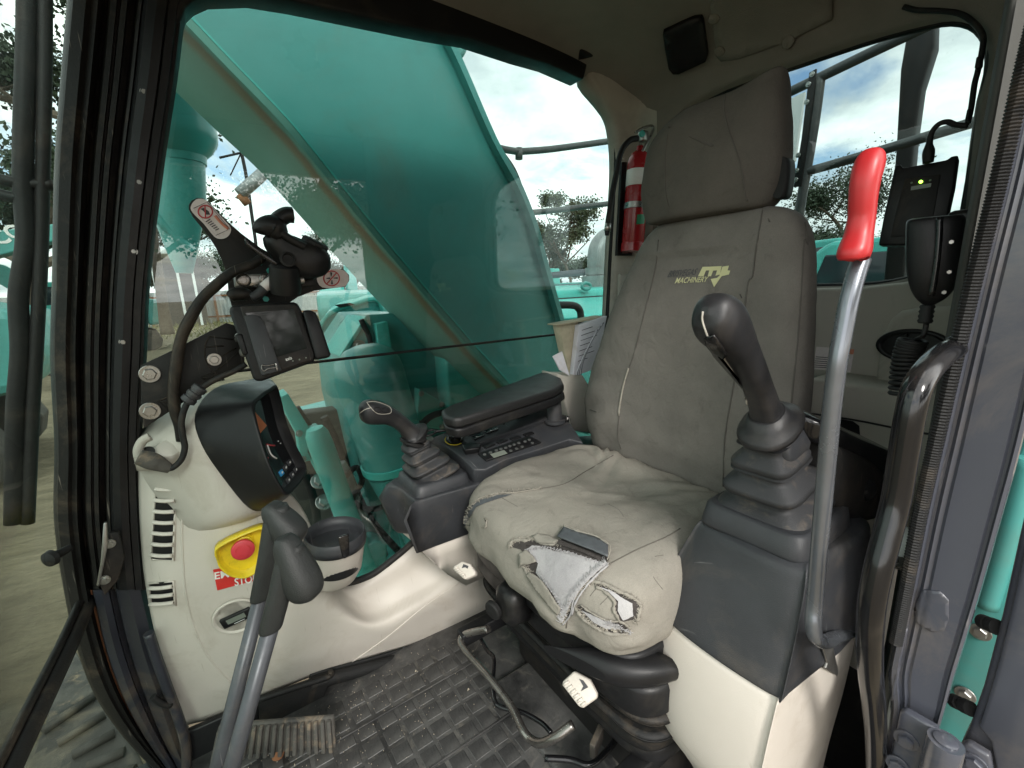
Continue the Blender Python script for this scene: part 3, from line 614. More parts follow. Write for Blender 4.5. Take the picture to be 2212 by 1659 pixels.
bp_ = bpill('door_pillar', [(-.02, .05), (0, .01), (.04, .0), (.12, -.001), (.16, .003), (.20, .004), (.24, .0), (.30, .0015), (.34, -.0005), (.82, 0), (.86, .003), (.90, .003), (.93, -.002), (.98, 0), (1.0, .006), (1.0, .05)], M['slate'], cab)
sbp = Surf(bp_)
sp = crom([onX(0.657, (a[0] + 2, a[1])) for a in BL[:9]], 56)
v, f = [], []
fr = frames(sp)
for i, (p, (t, a, b)) in enumerate(zip(sp, fr)):
    r = 0.0075 if i % 2 else 0.0062
    for k in range(8):
        w = 2 * math.pi * k / 8; v.append(p + (a * math.cos(w) + b * math.sin(w)) * r)
f = [(i * 8 + k, i * 8 + (k + 1) % 8, (i + 1) * 8 + (k + 1) % 8, (i + 1) * 8 + k) for i in range(len(sp) - 1) for k in range(8)]
mesh('door_seal', v, f, M['rubber'], cab, smooth=False)
patch('blanking_plate', sbp, T(9, (1540, 600), (1640, 610), (1690, 660), (1690, 770), (1665, 840), (1590, 850), (1500, 800), (1482, 720)), M['slate'], bp_, off=0.001, thick=0.002, step=7)
seam('pressed_rib', sbp, T(9, (1440, 830), (1420, 1000), (1370, 1150), (1340, 1330)), 0.0022, M['slate'], bp_, off=-0.0012)
# hinge
hp = prism('hinge_plate', [onX(0.645, p) for p in T(9, (1395, 1330), (1425, 1320), (1620, 1435), (1625, 1470), (1560, 1600), (1545, 1760), (1290, 1760), (1350, 1560))], (0.012, 0, 0), M['slate'], cab, bevel=0.003)
for p in T(9, (1435, 1492), (1385, 1640)): bolt('hinge_bolt', onX(0.644, p), (-1, -0.1, 0), 0.0085, M['slate'], hp)
hb = onX(0.625, T(9, (1670, 1500))); hbt = onX(0.625, T(9, (1610, 1760)))
lathe('hinge_barrel', [(0.016, 0), (0.0165, -0.003), (0.0165, -0.04), (0.0155, -0.042), (0.0155, -0.045), (0.0165, -0.047), (0.0165, -0.15)], hb, (hb - hbt), M['slate'], cab)
lathe('hinge_pin', [(0.011, 0), (0.011, 0.002), (0.008, 0.0035), (0.001, 0.0035)], hb, (hb - hbt), M['slate'], cab)
bp2 = thing('machine_side_panel', 'teal machine body panel showing between door pillar and opened door', 'body panel', (0.97, 0.03, -0.2))
prism('panel', [onX(0.95, p) for p in [(2240, 860), (2140, 1130), (2010, 1600), (1990, 1720), (2320, 1720), (2320, 860)]], (0.03, 0, 0), M['teal'], bp2, bevel=0.006)
tube('panel_rib', [onX(0.94, p) for p in [(2222, 990), (2190, 1110), (2155, 1230), (2130, 1310)]], 0.014, M['teal'], bp2)
for p in [(2118, 1365), (2085, 1500)]: bolt('panel_bolt', onX(0.948, p), (-1, 0, 0), 0.009, M['steel'], bp2)
# the opened door folded back beyond the pillar
dr = thing('cab_door', 'dark slate opened cab door edge beside the hinge at the lower right', 'door', (0.72, 0.02, -0.05))
de = T(9, (2160, 40), (2100, 300), (2000, 760), (1890, 1180), (1800, 1440), (1740, 1560), (1720, 1780), (2500, 1780), (2500, 40))
de = [(x + 0, y) for x, y in de]
prism('door_panel', [onX(0.70, p) for p in de], (0.05, 0, 0), M['slate'], dr, bevel=0.008, seg=3)
prism('door_skin', [onX(0.69, p) for p in T(9, (2150, 300), (2075, 640), (1990, 1000), (1905, 1290), (1860, 1420), (1930, 1500), (1990, 1780), (2500, 1780), (2500, 300))], (0.01, 0, 0), M['slate'], dr, bevel=0.004)
dh = prism('hinge_leaf', [onX(0.68, p) for p in T(9, (1765, 1520), (1800, 1512), (1930, 1590), (1960, 1780), (1720, 1780))], (0.012, 0, 0), M['slate'], dr, bevel=0.003)
bolt('hinge_bolt', onX(0.679, T(9, (1840, 1632))), (-1, 0, 0), 0.0085, M['slate'], dh)
for p, q in (((1885, 790), (1960, 820)), ((1715, 1260), (1800, 1300))):
    a = onX(0.72, T(9, p)); b = onX(0.71, T(9, q)); d = (b - a).normalized(); ln = (b - a).length
    lathe('door_buffer', [(0.001, 0), (0.0085, 0), (0.0085, 0.008), (0.004, 0.009), (0.004, ln * .7), (0.009, ln * .72), (0.009, ln * 1.2)], a, d, M['rubber'], dr, seg=16)

# ------------------------------------------------------------------ this machine's boom and body outside the window
BY, BT = 1.50, 0.50
boom = thing('excavator_boom', 'huge teal boom slanting up just outside the side window', 'boom', onY(1.75, (1200, 900)))
lowe = [(100, -272), (250, -116), (392, 33), (500, 146), (612, 262), (685, 350), (830, 529), (1008, 737), (1092, 828), (1190, 935)]
rige = [(1262, 935), (1213, 735), (1181, 622), (1163, 560), (1143, 488), (1107, 401), (1056, 310), (983, 146), (943, 66), (880, -60), (790, -240), (700, -420)]
prism('side_plate', [onY(BY, p) for p in lowe + rige + [(300, -480)]], (0, BT, 0), M['teal'], boom, bevel=0.0)
le = [onY(BY, p) for p in lowe]; le = crom(le, 4)
dn = Vector((le[-1].z - le[0].z, 0, -(le[-1].x - le[0].x))).normalized()
if dn.z > 0: dn = -dn
v = []; f = []
for p in le:
    v += [p + Vector((0, -0.035, 0)), p + Vector((0, BT + 0.03, 0)), p + dn * 0.02 + Vector((0, BT + 0.03, 0)), p + dn * 0.02 + Vector((0, -0.035, 0))]
for i in range(len(le) - 1):
    for k in range(4): f.append((i * 4 + k, i * 4 + (k + 1) % 4, i * 4 + 4 + (k + 1) % 4, i * 4 + 4 + k))
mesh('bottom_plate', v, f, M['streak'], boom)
v = []
for p in le: v += [p + Vector((0, -0.036, 0)) + dn * -0.0005, p + Vector((0, -0.036, 0)) - dn * 0.006, p + Vector((0, 0.0, 0)) - dn * 0.008, p - dn * 0.0005]
mesh('bottom_flange', v, f, M['teal_light'], boom)
tube('weld_bead', [p + Vector((0, -0.004, 0)) - dn * 0.010 for p in le], 0.007, M['teal_light'], boom, seg=6, spline=False)
re_ = crom([onY(BY, p) for p in rige], 4); v = []
for i, p in enumerate(re_):
    t = (re_[min(i + 1, len(re_) - 1)] - re_[max(i - 1, 0)]).normalized(); o = Vector((t.z, 0, -t.x)); o = o if o.x > 0 else -o
    v += [p + Vector((0, -0.035, 0)) - o * .004, p + Vector((0, BT + .03, 0)) - o * .004, p + Vector((0, BT + .03, 0)) + o * .018, p + Vector((0, -0.035, 0)) + o * .018]
f = []
for i in range(len(re_) - 1):
    for k in range(4): f.append((i * 4 + k, i * 4 + (k + 1) % 4, i * 4 + 4 + (k + 1) % 4, i * 4 + 4 + k))
mesh('top_flange', v, f, M['teal'], boom)
tube('boom_hose', [onY(1.62, p) for p in [(1040, 290), (1075, 330), (1105, 372), (1122, 420), (1128, 470), (1124, 560)]], 0.022, M['rubber'], boom)
tube('boom_hose', [onY(1.75, p) for p in [(1050, 300), (1085, 350), (1110, 400), (1120, 450), (1115, 540)]], 0.022, M['rubber'], boom)
tube('steel_pipe', [onY(1.7, p) for p in [(960, -40), (978, 30), (997, 70), (1001, 95), (990, 118), (965, 125)]], 0.018, M['teal'], boom)
for p in [(965, 105), (1010, 205)]: bolt('pipe_clamp', onY(1.64, p), (1, -0.3, 0.3), 0.02, M['teal'], boom)
c1 = thing('hydraulic_ram', 'thick teal hydraulic ram hanging behind the boom beside the front pillar', 'ram', onY(2.35, (390, 500)))
a = onY(2.35, (270, -120)); b = onY(2.35, (372, 330)); ax = (b - a).normalized(); ln = (b - a).length
lathe('barrel', [(0.17, 0), (0.17, ln * .90), (0.165, ln * .94), (0.14, ln * .99), (0.115, ln * 1.02), (0.11, ln * 1.06)], a, ax, M['teal'], c1, seg=36)
b2 = onY(2.35, (398, 590)); lathe('rod_eye', [(0.11, 0), (0.10, (b2 - b).length * .4), (0.055, (b2 - b).length * .8), (0.03, (b2 - b).length)], b, b2 - b, M['teal'], c1, seg=28)
tube('oil_pipe', [onY(2.3, p) for p in [(320, 450), (350, 480), (390, 520), (420, 545)]], 0.018, M['teal'], c1)
c2 = thing('boom_lift_ram', 'round teal boom lift ram low outside the side window with a welded ring', 'ram', onY(1.74, (960, 1190)))
a = onY(1.72, (795, 800)); b = onY(1.72, (852, 985)); c = onY(1.72, (965, 1200))
lathe('barrel', [(0.03, -.10), (0.07, -.09), (0.11, -.06), (0.13, -.02), (0.135, 0.02), (0.135, (b - a).length)], a, b - a, M['teal'], c2, seg=40)
lathe('ring', [(0.135, 0), (0.142, 0.002), (0.142, 0.03), (0.135, 0.034)], b, b - a, M['teal_light'], c2, seg=40)
d = (c - b); lathe('lower_barrel', [(0.132, 0), (0.13, d.length * .4), (0.125, d.length * 1.4)], b + (b - a).normalized() * .03, d, M['teal'], c2, seg=40)
# clutter at the foot of the boom
pt = thing('machine_front_frame', 'teal bolted front frame plates of this excavator below the boom', 'machine frame', onY(2.1, (850, 1150)))
fp = prism('frame_plate', [onY(1.98, p) for p in [(738, 762), (792, 680), (870, 676), (1100, 830), (1150, 1250), (840, 1250), (778, 1010), (748, 880)]], (0, 0.5, 0), M['teal'], pt, bevel=0.006)
for p in T(5, (232, 632), (190, 725), (278, 895)): bolt('frame_bolt', onY(1.978, p), (0, -1, 0.1), 0.02, M['steel'], fp)
prism('frame_rib', [onY(1.93, p) for p in [(812, 700), (838, 694), (868, 905), (836, 905)]], (0, 0.05, 0), M['teal_light'], pt, bevel=0.004)
prism('frame_edge', [onY(1.97, p) for p in [(733, 770), (741, 772), (796, 690), (790, 683)]], (0, 0.3, 0), M['teal_light'], pt, bevel=0.002)
prism('lower_deck', [onZ(-0.35, p) for p in [(560, 900), (720, 860), (900, 1000), (1000, 1300), (640, 1300)]], (0, 0, -0.2), M['teal'], pt, bevel=0.01)
tube('hose_corrugated', [onY(1.85, p) for p in [(736, 1000), (750, 1030), (766, 1075), (790, 1130), (830, 1200)]], [0.020 + 0.004 * (i % 2) for i in range(5)], M['pipe'], pt, n=2)
tube('hose_loop', [onY(1.8, p) for p in [(745, 1030), (770, 1010), (782, 1040), (762, 1080), (800, 1100), (840, 1090)]], 0.012, M['rubber'], pt)
lathe('grab_post', [(0.001, 0), (0.03, 0.006), (0.042, 0.03), (0.046, 0.08), (0.046, .7)], onY(1.75, (679, 922)), onY(1.75, (755, 1130)) - onY(1.75, (679, 922)), M['teal_light'], pt)
prism('side_beam', [onY(1.9, p) for p in [(600, 860), (622, 850), (790, 1120), (800, 1180), (770, 1180)]], (0, 0.12, 0), M['teal_light'], pt, bevel=0.004)
prism('bearing_block', [onY(1.72, p) for p in T(8, (270, 345), (330, 310), (400, 330), (400, 470), (280, 470))], (0, 0.1, 0), M['teal'], pt, bevel=0.01)
for p in [(700, 1085), (690, 1040)]: bolt('deck_bolt', onY(1.8, p), (0, -.7, .7), 0.022, M['steel'], pt)
for q, r, y in (([(700, 900), (730, 960), (760, 1040), (800, 1120), (860, 1190)], .016, 1.9), ([(640, 880), (690, 960), (720, 1060), (740, 1180)], .014, 1.95), ([(780, 690), (800, 740), (790, 800), (812, 850)], .012, 1.96), ([(900, 930), (930, 900), (970, 890), (1010, 900)], .016, 1.85), ([(600, 960), (650, 1010), (680, 1090), (690, 1200)], .018, 2.0)):
    tube('hydraulic_hose', [onY(y, p) for p in q], r, M['rubber'], pt, seg=10)
for q in ([(640, 930), (690, 920), (700, 990), (650, 1000)], [(860, 1130), (930, 1110), (950, 1200), (880, 1210)], [(905, 840), (960, 870), (960, 930), (900, 920)]):
    o = prism('bolted_cover', [onY(1.9, p) for p in q], (0, .06, 0), M['teal_light'], pt, bevel=.006)
    for p in q: bolt('cover_bolt', onY(1.899, (p[0] * .8 + sum(z[0] for z in q) / 4 * .2, p[1] * .8 + sum(z[1] for z in q) / 4 * .2)), (0, -1, 0), .009, M['steel'], o)
prism('dark_bay', [onY(2.2, p) for p in [(610, 900), (760, 880), (820, 1100), (900, 1260), (640, 1260)]], (0, .1, 0), M['track'], pt, bevel=.01)
for p in [(700, 1085), (726, 1050), (750, 1120)]: lathe('hose_fitting', [(.02, 0), (.02, .02), (.014, .024), (.014, .05)], onY(1.9, p), (.3, -.6, .6), M['steel'], pt, seg=6, smooth=False)
ct_ = thing('crawler_track', 'dark muddy crawler track of this machine below the windshield', 'crawler track', (-.6, .9, -1.15))
prism('track_frame', [onZ(-.42, p) for p in T(7, (560, 1215), (400, 1320), (240, 1440), (120, 1640), (60, 1900), (1000, 1900), (820, 1560), (700, 1350))], (0, 0, -.7), M['track'], ct_, bevel=.02)
prism('guard_plate', [onZ(-.40, p) for p in T(7, (430, 930), (470, 1000), (560, 1200), (380, 1320), (260, 1420), (320, 1180))], (0, 0, -.03), M['mud'], ct_, bevel=.006)
for k in range(6):
    a, b = T(7, (250 + k * 90, 1440 + k * 70), (560 + k * 60, 1230 + k * 110)); tube('track_shoe_edge', [onZ(-.41, a), onZ(-.41, b)], .016, M['track'], ct_, seg=6, spline=False)
hl = thing('toolbox_hood', 'pale teal rounded toolbox hood beyond the black monitor', 'toolbox', onY(2.9, (760, 800)))
hr = [[onY(y, p) for p in ps] for y, ps in ((2.6, [(668, 760), (690, 700), (715, 672), (760, 655), (822, 650), (840, 760)]), (3.1, [(690, 735), (712, 678), (732, 655), (770, 645), (812, 643), (825, 735)]))]
sheet('hood_skin', [hr[0], [a.lerp(b, .5) + Vector((0, 0, .01)) for a, b in zip(*hr)], hr[1]], M['teal_light'], hl, n=4, solid=0.02)  # lit top of the hood put into the colour as paler teal
prism('hood_front', [p + Vector((0, 0.02, 0)) for p in hr[0]], (0, 0.02, 0), M['teal'], hl, bevel=0)
prism('hood_slot', [onY(2.58, p) for p in T(5, (90, 385), (180, 372), (210, 385), (120, 400))], (0, 0.02, 0), M['plate'], hl, bevel=0)
prism('red_guard', [onY(2.4, p) for p in T(5, (85, 640), (200, 470), (215, 480), (110, 660))], (0, 0.02, 0), M['rust'], hl, bevel=0)
# engine hood behind the boom, right of frame
eh = thing('engine_hood', 'teal engine hood panels behind the seat with dark gap and pressed ring', 'engine hood', (2.2, 2.6, -0.3))
def hoodpart(name, prof, x0, x1, m): return prism(name, [Vector((x0, y, z)) for y, z in prof], (x1 - x0, 0, 0), m, eh, bevel=0.015, seg=2)
hoodpart('side_panel', [(1.92, -.4), (1.92, .775), (1.95, .79), (2.3, .79), (2.3, -.4)], 1.0, 4.0, M['teal'])
hoodpart('sloped_panel', [(1.97, .80), (2.36, .895), (2.4, .88), (2.0, .775)], 1.35, 4.0, M['teal_light'])
hoodpart('gap_channel', [(2.36, .6), (2.36, .885), (2.5, .91), (2.5, .6)], 1.3, 4.0, M['plate'])
hoodpart('top_panel', [(2.45, .92), (2.47, .955), (3.4, .985), (3.4, .6), (2.46, .6)], 1.2, 4.0, M['teal_light'])
hoodpart('front_step', [(1.86, -.4), (1.86, .70), (1.9, .72), (2.3, .72), (2.3, -.4)], 0.9, 1.62, M['teal_light'])
tube('lift_ring', [onY(2.42, (1266 + 9 * math.cos(w), 618 + 7 * math.sin(w))) for w in [k * .7 for k in range(9)]], 0.012, M['teal'], eh, closed=True)
tube('step_hose', [onY(1.84, p) for p in T(5, (1400, 385), (1500, 388), (1535, 410), (1545, 450), (1545, 520))], 0.02, M['rubber'], eh)
pp = thing('exhaust_pipe', 'grey weathered exhaust elbow standing on the engine hood', 'exhaust', onY(2.8, (1292, 640)))
tube('pipe_elbow', [onY(2.8, p) for p in [(1290, 590), (1290, 560), (1294, 535), (1308, 517), (1330, 510), (1370, 510)]], 0.085, M['pipe'], pp, seg=20)
lathe('pipe_collar', [(0.105, 0), (0.105, 0.06), (0.10, 0.065), (0.135, 0.07), (0.135, 0.3)], onY(2.8, (1291, 578)), (0, 0, -1), M['pipe'], pp)
rb = thing('hood_guard_rail', 'dark flat guard rail bars behind the exhaust elbow', 'guard rail', onY(3.4, (1250, 640)))
for q in ([(1165, 590), (1330, 575), (1330, 589), (1165, 604)], [(1165, 616), (1290, 612), (1290, 622), (1165, 626)]):
    prism('rail_bar', [onY(3.4, p) for p in q], (0, 0.03, 0), M['slate'], rb, bevel=0.003)
refl_bars = thing('handrail', 'added dark twin tubes standing in for a windshield reflection', 'handrail', (-0.36, 1.6, -0.4))  # tubes added to imitate dark bars mirrored in the glass
for q, r in (([(60, -120), (58, 80), (52, 250), (50, 400), (56, 520), (40, 640), (44, 760), (34, 900), (30, 1130)], .019), ([(95, -120), (97, 80), (95, 250), (92, 400), (88, 560), (78, 760), (70, 900), (60, 1130)], .014)):
    tube('refl_tube', [onY(1.6, p) for p in q], r, M['plate'], refl_bars, seg=12)
for q in ([(-30, 378), (40, 396), (118, 400)], [(-30, 410), (20, 425), (60, 430)]): tube('refl_cross', [onY(1.6, p) for p in q], .013, M['plate'], refl_bars, seg=10)
sr_ = thing('handrail', 'bent grey tubular handrail seen against the clouds in the side window', 'handrail', onY(2.7, (1120, 600)))
tube('top_rail', [onY(2.7, p) for p in [(1030, 300), (1075, 319), (1115, 327), (1130, 327), (1200, 321), (1330, 303), (1500, 280)]], 0.023, M['rail'], sr_)
tube('middle_rail', [onY(2.7, p) for p in [(1060, 470), (1130, 461), (1200, 454), (1330, 438), (1500, 416)]], 0.021, M['rail'], sr_)
tube('rail_stub', [onY(2.7, p) for p in [(1121, 320), (1121, 344)]], 0.026, M['rail'], sr_)
tube('rail_post', [onY(2.7, p) for p in [(1480, 282), (1470, 640)]], 0.023, M['rail'], sr_)
# rear guard seen through the back window
rg = thing('guard_frame', 'dark tubular guard frame outside the rear window', 'guard frame', (1.95, 0.6, 0.3))
tube('guard_rail', [onX(1.95, p) for p in [(1560, 268), (1689, 207), (1860, 124), (2050, 33), (2160, -20)]], 0.017, M['rail'], rg)
tube('guard_rail', [onX(1.95, p) for p in [(1540, 430), (1697, 384), (1900, 326), (2087, 269), (2200, 235)]], 0.016, M['rail'], rg)
tube('guard_post', [onX(1.95, p) for p in [(1772, 168), (1760, 260), (1742, 370), (1730, 440), (1700, 640)]], 0.017, M['rail'], rg)
fb = prism('flat_bar', [onX(1.93, p) for p in [(1748, 157), (1763, 148), (1758, 200), (1731, 402), (1714, 404), (1731, 300)]], (0.01, 0, 0), M['plate'], rg, bevel=0.001)
for p in T(3, (878, 440), (855, 500), (845, 605), (795, 920), (785, 1010), (780, 1065)): bolt('bar_bolt', onX(1.928, p), (-1, 0, 0), 0.006, M['steel'], fb)
prism('guard_upright', [onX(2.1, p) for p in [(1964, 40), (2020, 30), (2018, 100), (1990, 190), (1975, 300), (1965, 420), (1950, 640), (1905, 640), (1935, 330), (1945, 150)]], (0.06, 0, 0), M['plate'], rg, bevel=0.006)
prism('guard_mesh_panel', [onX(2.5, p) for p in T(3, (700, 610), (832, 545), (772, 955), (735, 965), (690, 960))], (0.02, 0, 0), M['roof_white'], rg, bevel=0)

# ------------------------------------------------------------------ trees
def tree_mesh(h, spread, nleaf, leaf, seed, sparse=False, trunk_r=0.16, lean=0.0, clear=0.4):
    """returns (trunk verts/faces, leaf verts/faces)"""
    rnd = random.Random(seed); tv, tf, tips = [], [], []
    def limb(p, d, ln, r, depth):
        n = 5; pts = [p.copy()]; q = p.copy(); dd = d.copy()
        for i in range(n):
            dd = (dd + Vector((rnd.uniform(-.22, .22), rnd.uniform(-.22, .22), rnd.uniform(-.06, .16)))).normalized(); q = q + dd * (ln / n); pts.append(q.copy())
        rr = [r * (1 - .6 * i / n) for i in range(n + 1)]
        v, f = tube_data(pts, rr, 7 if depth < 2 else 4, 1, False); b = len(tv); tv.extend(v); tf.extend([tuple(i + b for i in x) for x in f])
        if depth >= 3: tips.append((pts[-1], ln)); tips.append((pts[3], ln)); return
        for k in range(rnd.choice((3, 4)) if depth else 5):
            at_ = rnd.uniform(.45, 1.0) if depth else rnd.uniform(clear, 1.0); i = min(n - 1, int(at_ * n)); s = pts[i].lerp(pts[i + 1], at_ * n - i)
            w = rnd.uniform(0, 6.283); side = Vector((math.cos(w), math.sin(w), 0)); el = rnd.uniform(.25, .9)
            limb(s, (side * math.cos(el) * spread + Vector((0, 0, math.sin(el)))).normalized(), ln * rnd.uniform(.42, .62), r * .45, depth + 1)
    limb(Vector((0, 0, -.1)), Vector((lean, lean * .4, 1)).normalized(), h * .72, trunk_r, 0)
    lv, lf = [], []
    for i in range(nleaf):
        c, ln = rnd.choice(tips); s = ln * (.34 if sparse else .55)
        p = c + Vector((rnd.gauss(0, s), rnd.gauss(0, s), rnd.gauss(0, s * .75)))
        a = Vector((rnd.gauss(0, 1), rnd.gauss(0, 1), rnd.gauss(-.5, .8))).normalized(); bb = a.orthogonal().normalized(); bb = (Matrix.Rotation(rnd.uniform(0, 6.28), 3, a) @ bb)
        L_ = leaf * rnd.uniform(.6, 1.4); w = L_ * .32; k = len(lv)
        lv += [p, p + a * L_ * .5 + bb * w, p + a * L_, p + a * L_ * .5 - bb * w]; lf.append((k, k + 1, k + 2, k + 3))
    return tv, tf, lv, lf
def rawmesh(name, v, f, m):
    me = bpy.data.meshes.new(name); me.from_pydata([tuple(p) for p in v], [], f); me.materials.append(m); return me
TREES = {}
for key, args, lm in (('gum', dict(h=9, spread=.8, nleaf=6000, leaf=.20, seed=3, sparse=True, trunk_r=.14, clear=.5), 'leaf'),
                      ('bush', dict(h=6, spread=1.2, nleaf=11000, leaf=.24, seed=5, trunk_r=.16, clear=.25), 'leaf_dark'),
                      ('big', dict(h=11, spread=1.25, nleaf=34000, leaf=.15, seed=9, trunk_r=.32, clear=.32), 'leaf_dark')):
    tv, tf, lv, lf = tree_mesh(**args); TREES[key] = (rawmesh(key + '_trunk', tv, tf, M['bark']), rawmesh(key + '_crown', lv, lf, M[lm]))
def tree(kind, loc, s, rz, label, group=None, lean=(0, 0)):
    t = thing({'gum': 'gum_tree', 'bush': 'bushy_tree', 'big': 'spreading_tree'}[kind], label, 'tree', loc, group)
    t.scale = (s, s, s); t.rotation_euler = (lean[0], lean[1], rz)
    for nm, me in zip(('trunk', 'crown'), TREES[kind]):
        o = bpy.data.objects.new(nm, me); COL.objects.link(o); o.parent = t
    return t
GZ = -1.15
def gpt(u, v, y): p = onY(y, (u, v)); return Vector((p.x, p.y, GZ))
tree('gum', gpt(1238, 600, 27), 1.0, 0.4, 'tall sparse gum tree against cloud right of the boom')
tree('gum', gpt(1172, 600, 30), .78, 2.2, 'shorter gum tree half hidden by the boom edge')
tree('bush', gpt(1190, 600, 33), .8, 1.0, 'low bushy tree behind the far green machine', 'bushes beyond the yard')
tree('bush', gpt(1268, 600, 36), .86, 3.0, 'low bushy tree left of the exhaust elbow', 'bushes beyond the yard')
tree('bush', gpt(1312, 600, 34), .9, 5.0, 'low bushy tree behind the exhaust elbow', 'bushes beyond the yard')
p = onX(20, (1800, 560)); tree('big', (p.x, p.y, GZ), .56, 1.3, 'dense dark tree behind the red lever grip through the rear window')
p = onX(24, (1740, 560)); tree('bush', (p.x, p.y, GZ), .75, 0.3, 'bushy tree left of the dense tree in the rear window')
tree('big', gpt(745, 640, 30), .62, 2.0, 'leafy tree beside the fence behind the clamp mount')
tree('big', gpt(470, 640, 52), .95, 4.0, 'leafy tree beyond the corrugated fence behind the monitor bracket')
tree('bush', gpt(395, 640, 56), 1.1, 2.5, 'bushy tree behind the white roofed shed')
tree('big', gpt(20, 640, 20), 1.05, 0.8, 'tall leafy tree seen through the windshield')
for i, (x, y, s, rz) in enumerate([(-2.5, -17, 1.0, .3), (3.2, -19, .95, 2.1), (10, -20, 1.1, 4.0), (-10, -21, 1.2, 5.1)]):
    tree('big', (x, y, GZ), s, rz, 'leafy tree behind the photographer mirrored in the side window', 'trees mirrored in the side window')
# leaning bare trunk in front of the fence
lt = thing('tree_trunk', 'bare leaning grey tree trunk in front of the corrugated fence', 'tree', gpt(356, 712, 22))
tube('trunk', [onY(22, p) for p in [(362, 722), (352, 660), (342, 590), (334, 530), (322, 440), (312, 300)]], [.24, .18, .165, .15, .13, .11], M['bark'], lt)
# ------------------------------------------------------------------ fence and shed
fe = thing('corrugated_fence', 'corrugated iron yard fence with rusty rails', 'fence', gpt(450, 700, 46))
x0, x1, yf, h0, h1 = -22.0, 40.0, 46.0, GZ, 1.55
nx = 620; v = []; f = []
for i in range(nx + 1):
    x = x0 + (x1 - x0) * i / nx; y = yf + 0.05 * math.sin(i * 2.2); v += [(x, y, h0), (x, y, h1)]
f = [(2 * i, 2 * i + 2, 2 * i + 3, 2 * i + 1) for i in range(nx)]
mesh('fence_sheet', v, f, M['iron'], fe, smooth=True)
for z in (h0 + .55, h1 - .4): box('fence_rail', ((x0 + x1) / 2, yf - .14, z), (x1 - x0, .08, .14), M['rust'], fe, bevel=0)
for i in range(14): box('fence_post', (x0 + 1 + i * 4.4, yf - .2, (h0 + h1) / 2), (.18, .12, h1 - h0), M['rust'], fe, bevel=0)
sh = thing('open_shed', 'white roofed open shed beside the leaning trunk', 'shed', gpt(385, 680, 40))
a = onY(40, (315, 542)); b = onY(40, (425, 548))
box('roof', ((a.x + b.x) / 2, 41.5, (a.z + b.z) / 2), ((b.x - a.x), 5, .35), M['roof_white'], sh, bevel=0.02)
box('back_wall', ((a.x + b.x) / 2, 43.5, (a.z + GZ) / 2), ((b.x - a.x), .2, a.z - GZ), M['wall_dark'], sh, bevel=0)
for u in (333, 385, 418): q = onY(40, (u, 600)); box('post', (q.x, 40, (a.z + GZ) / 2), (.16, .16, a.z - GZ - .4), M['roof_white'], sh, bevel=0)
# light mast beyond the boom
ms = thing('light_mast', 'thin dark lattice mast with stay wires under the boom', 'mast', onY(12, (600, 640)))
tube('mast_pole', [onY(12, p) for p in T(1, (1430, 900), (1460, 1050), (1490, 1260), (1520, 1480), (1550, 1800))], 0.035, M['plate'], ms, seg=6)
tube('cross_arm', [onY(12, p) for p in T(1, (1300, 935), (1430, 905))], 0.025, M['plate'], ms, seg=5)
tube('stay_wire', [onY(12, p) for p in T(1, (1425, 915), (1365, 1040))], 0.015, M['plate'], ms, seg=5)
ar = thing('hydraulic_ram', 'grey ram of a distant machine crossing the sky below the boom', 'ram', onY(9, (540, 430)))
tube('ram_barrel', [onY(9, p) for p in T(1, (1420, 1150), (1590, 1000))], 0.10, M['pipe'], ar, seg=14)
tube('ram_rod', [onY(9, p) for p in T(1, (1590, 1000), (1760, 850))], 0.05, M['pipe'], ar, seg=12)
tube('ram_link', [onY(9, p) for p in T(1, (1420, 1150), (1470, 1210))], 0.07, M['rust'], ar, seg=10)
# dry grass along the fence foot
v = []; f = []; rnd = random.Random(4)
for i in range(5200):
    y = rnd.uniform(30, 45.6); x = rnd.uniform(-12, 26); hgt = rnd.uniform(.12, .5) * (1.2 if y > 40 else .6); w = rnd.uniform(0, 6.3); k = len(v)
    v += [(x, y, GZ), (x + .08 * math.cos(w), y + .08 * math.sin(w), GZ), (x + rnd.uniform(-.15, .15), y + rnd.uniform(-.15, .15), GZ + hgt)]; f.append((k, k + 1, k + 2))
gr = bpy.data.objects.new('dry_grass', rawmesh('dry_grass', v, f, M['grass'])); COL.objects.link(gr); tag(gr, 'dry grass tufts along the foot of the fence', kind='stuff')

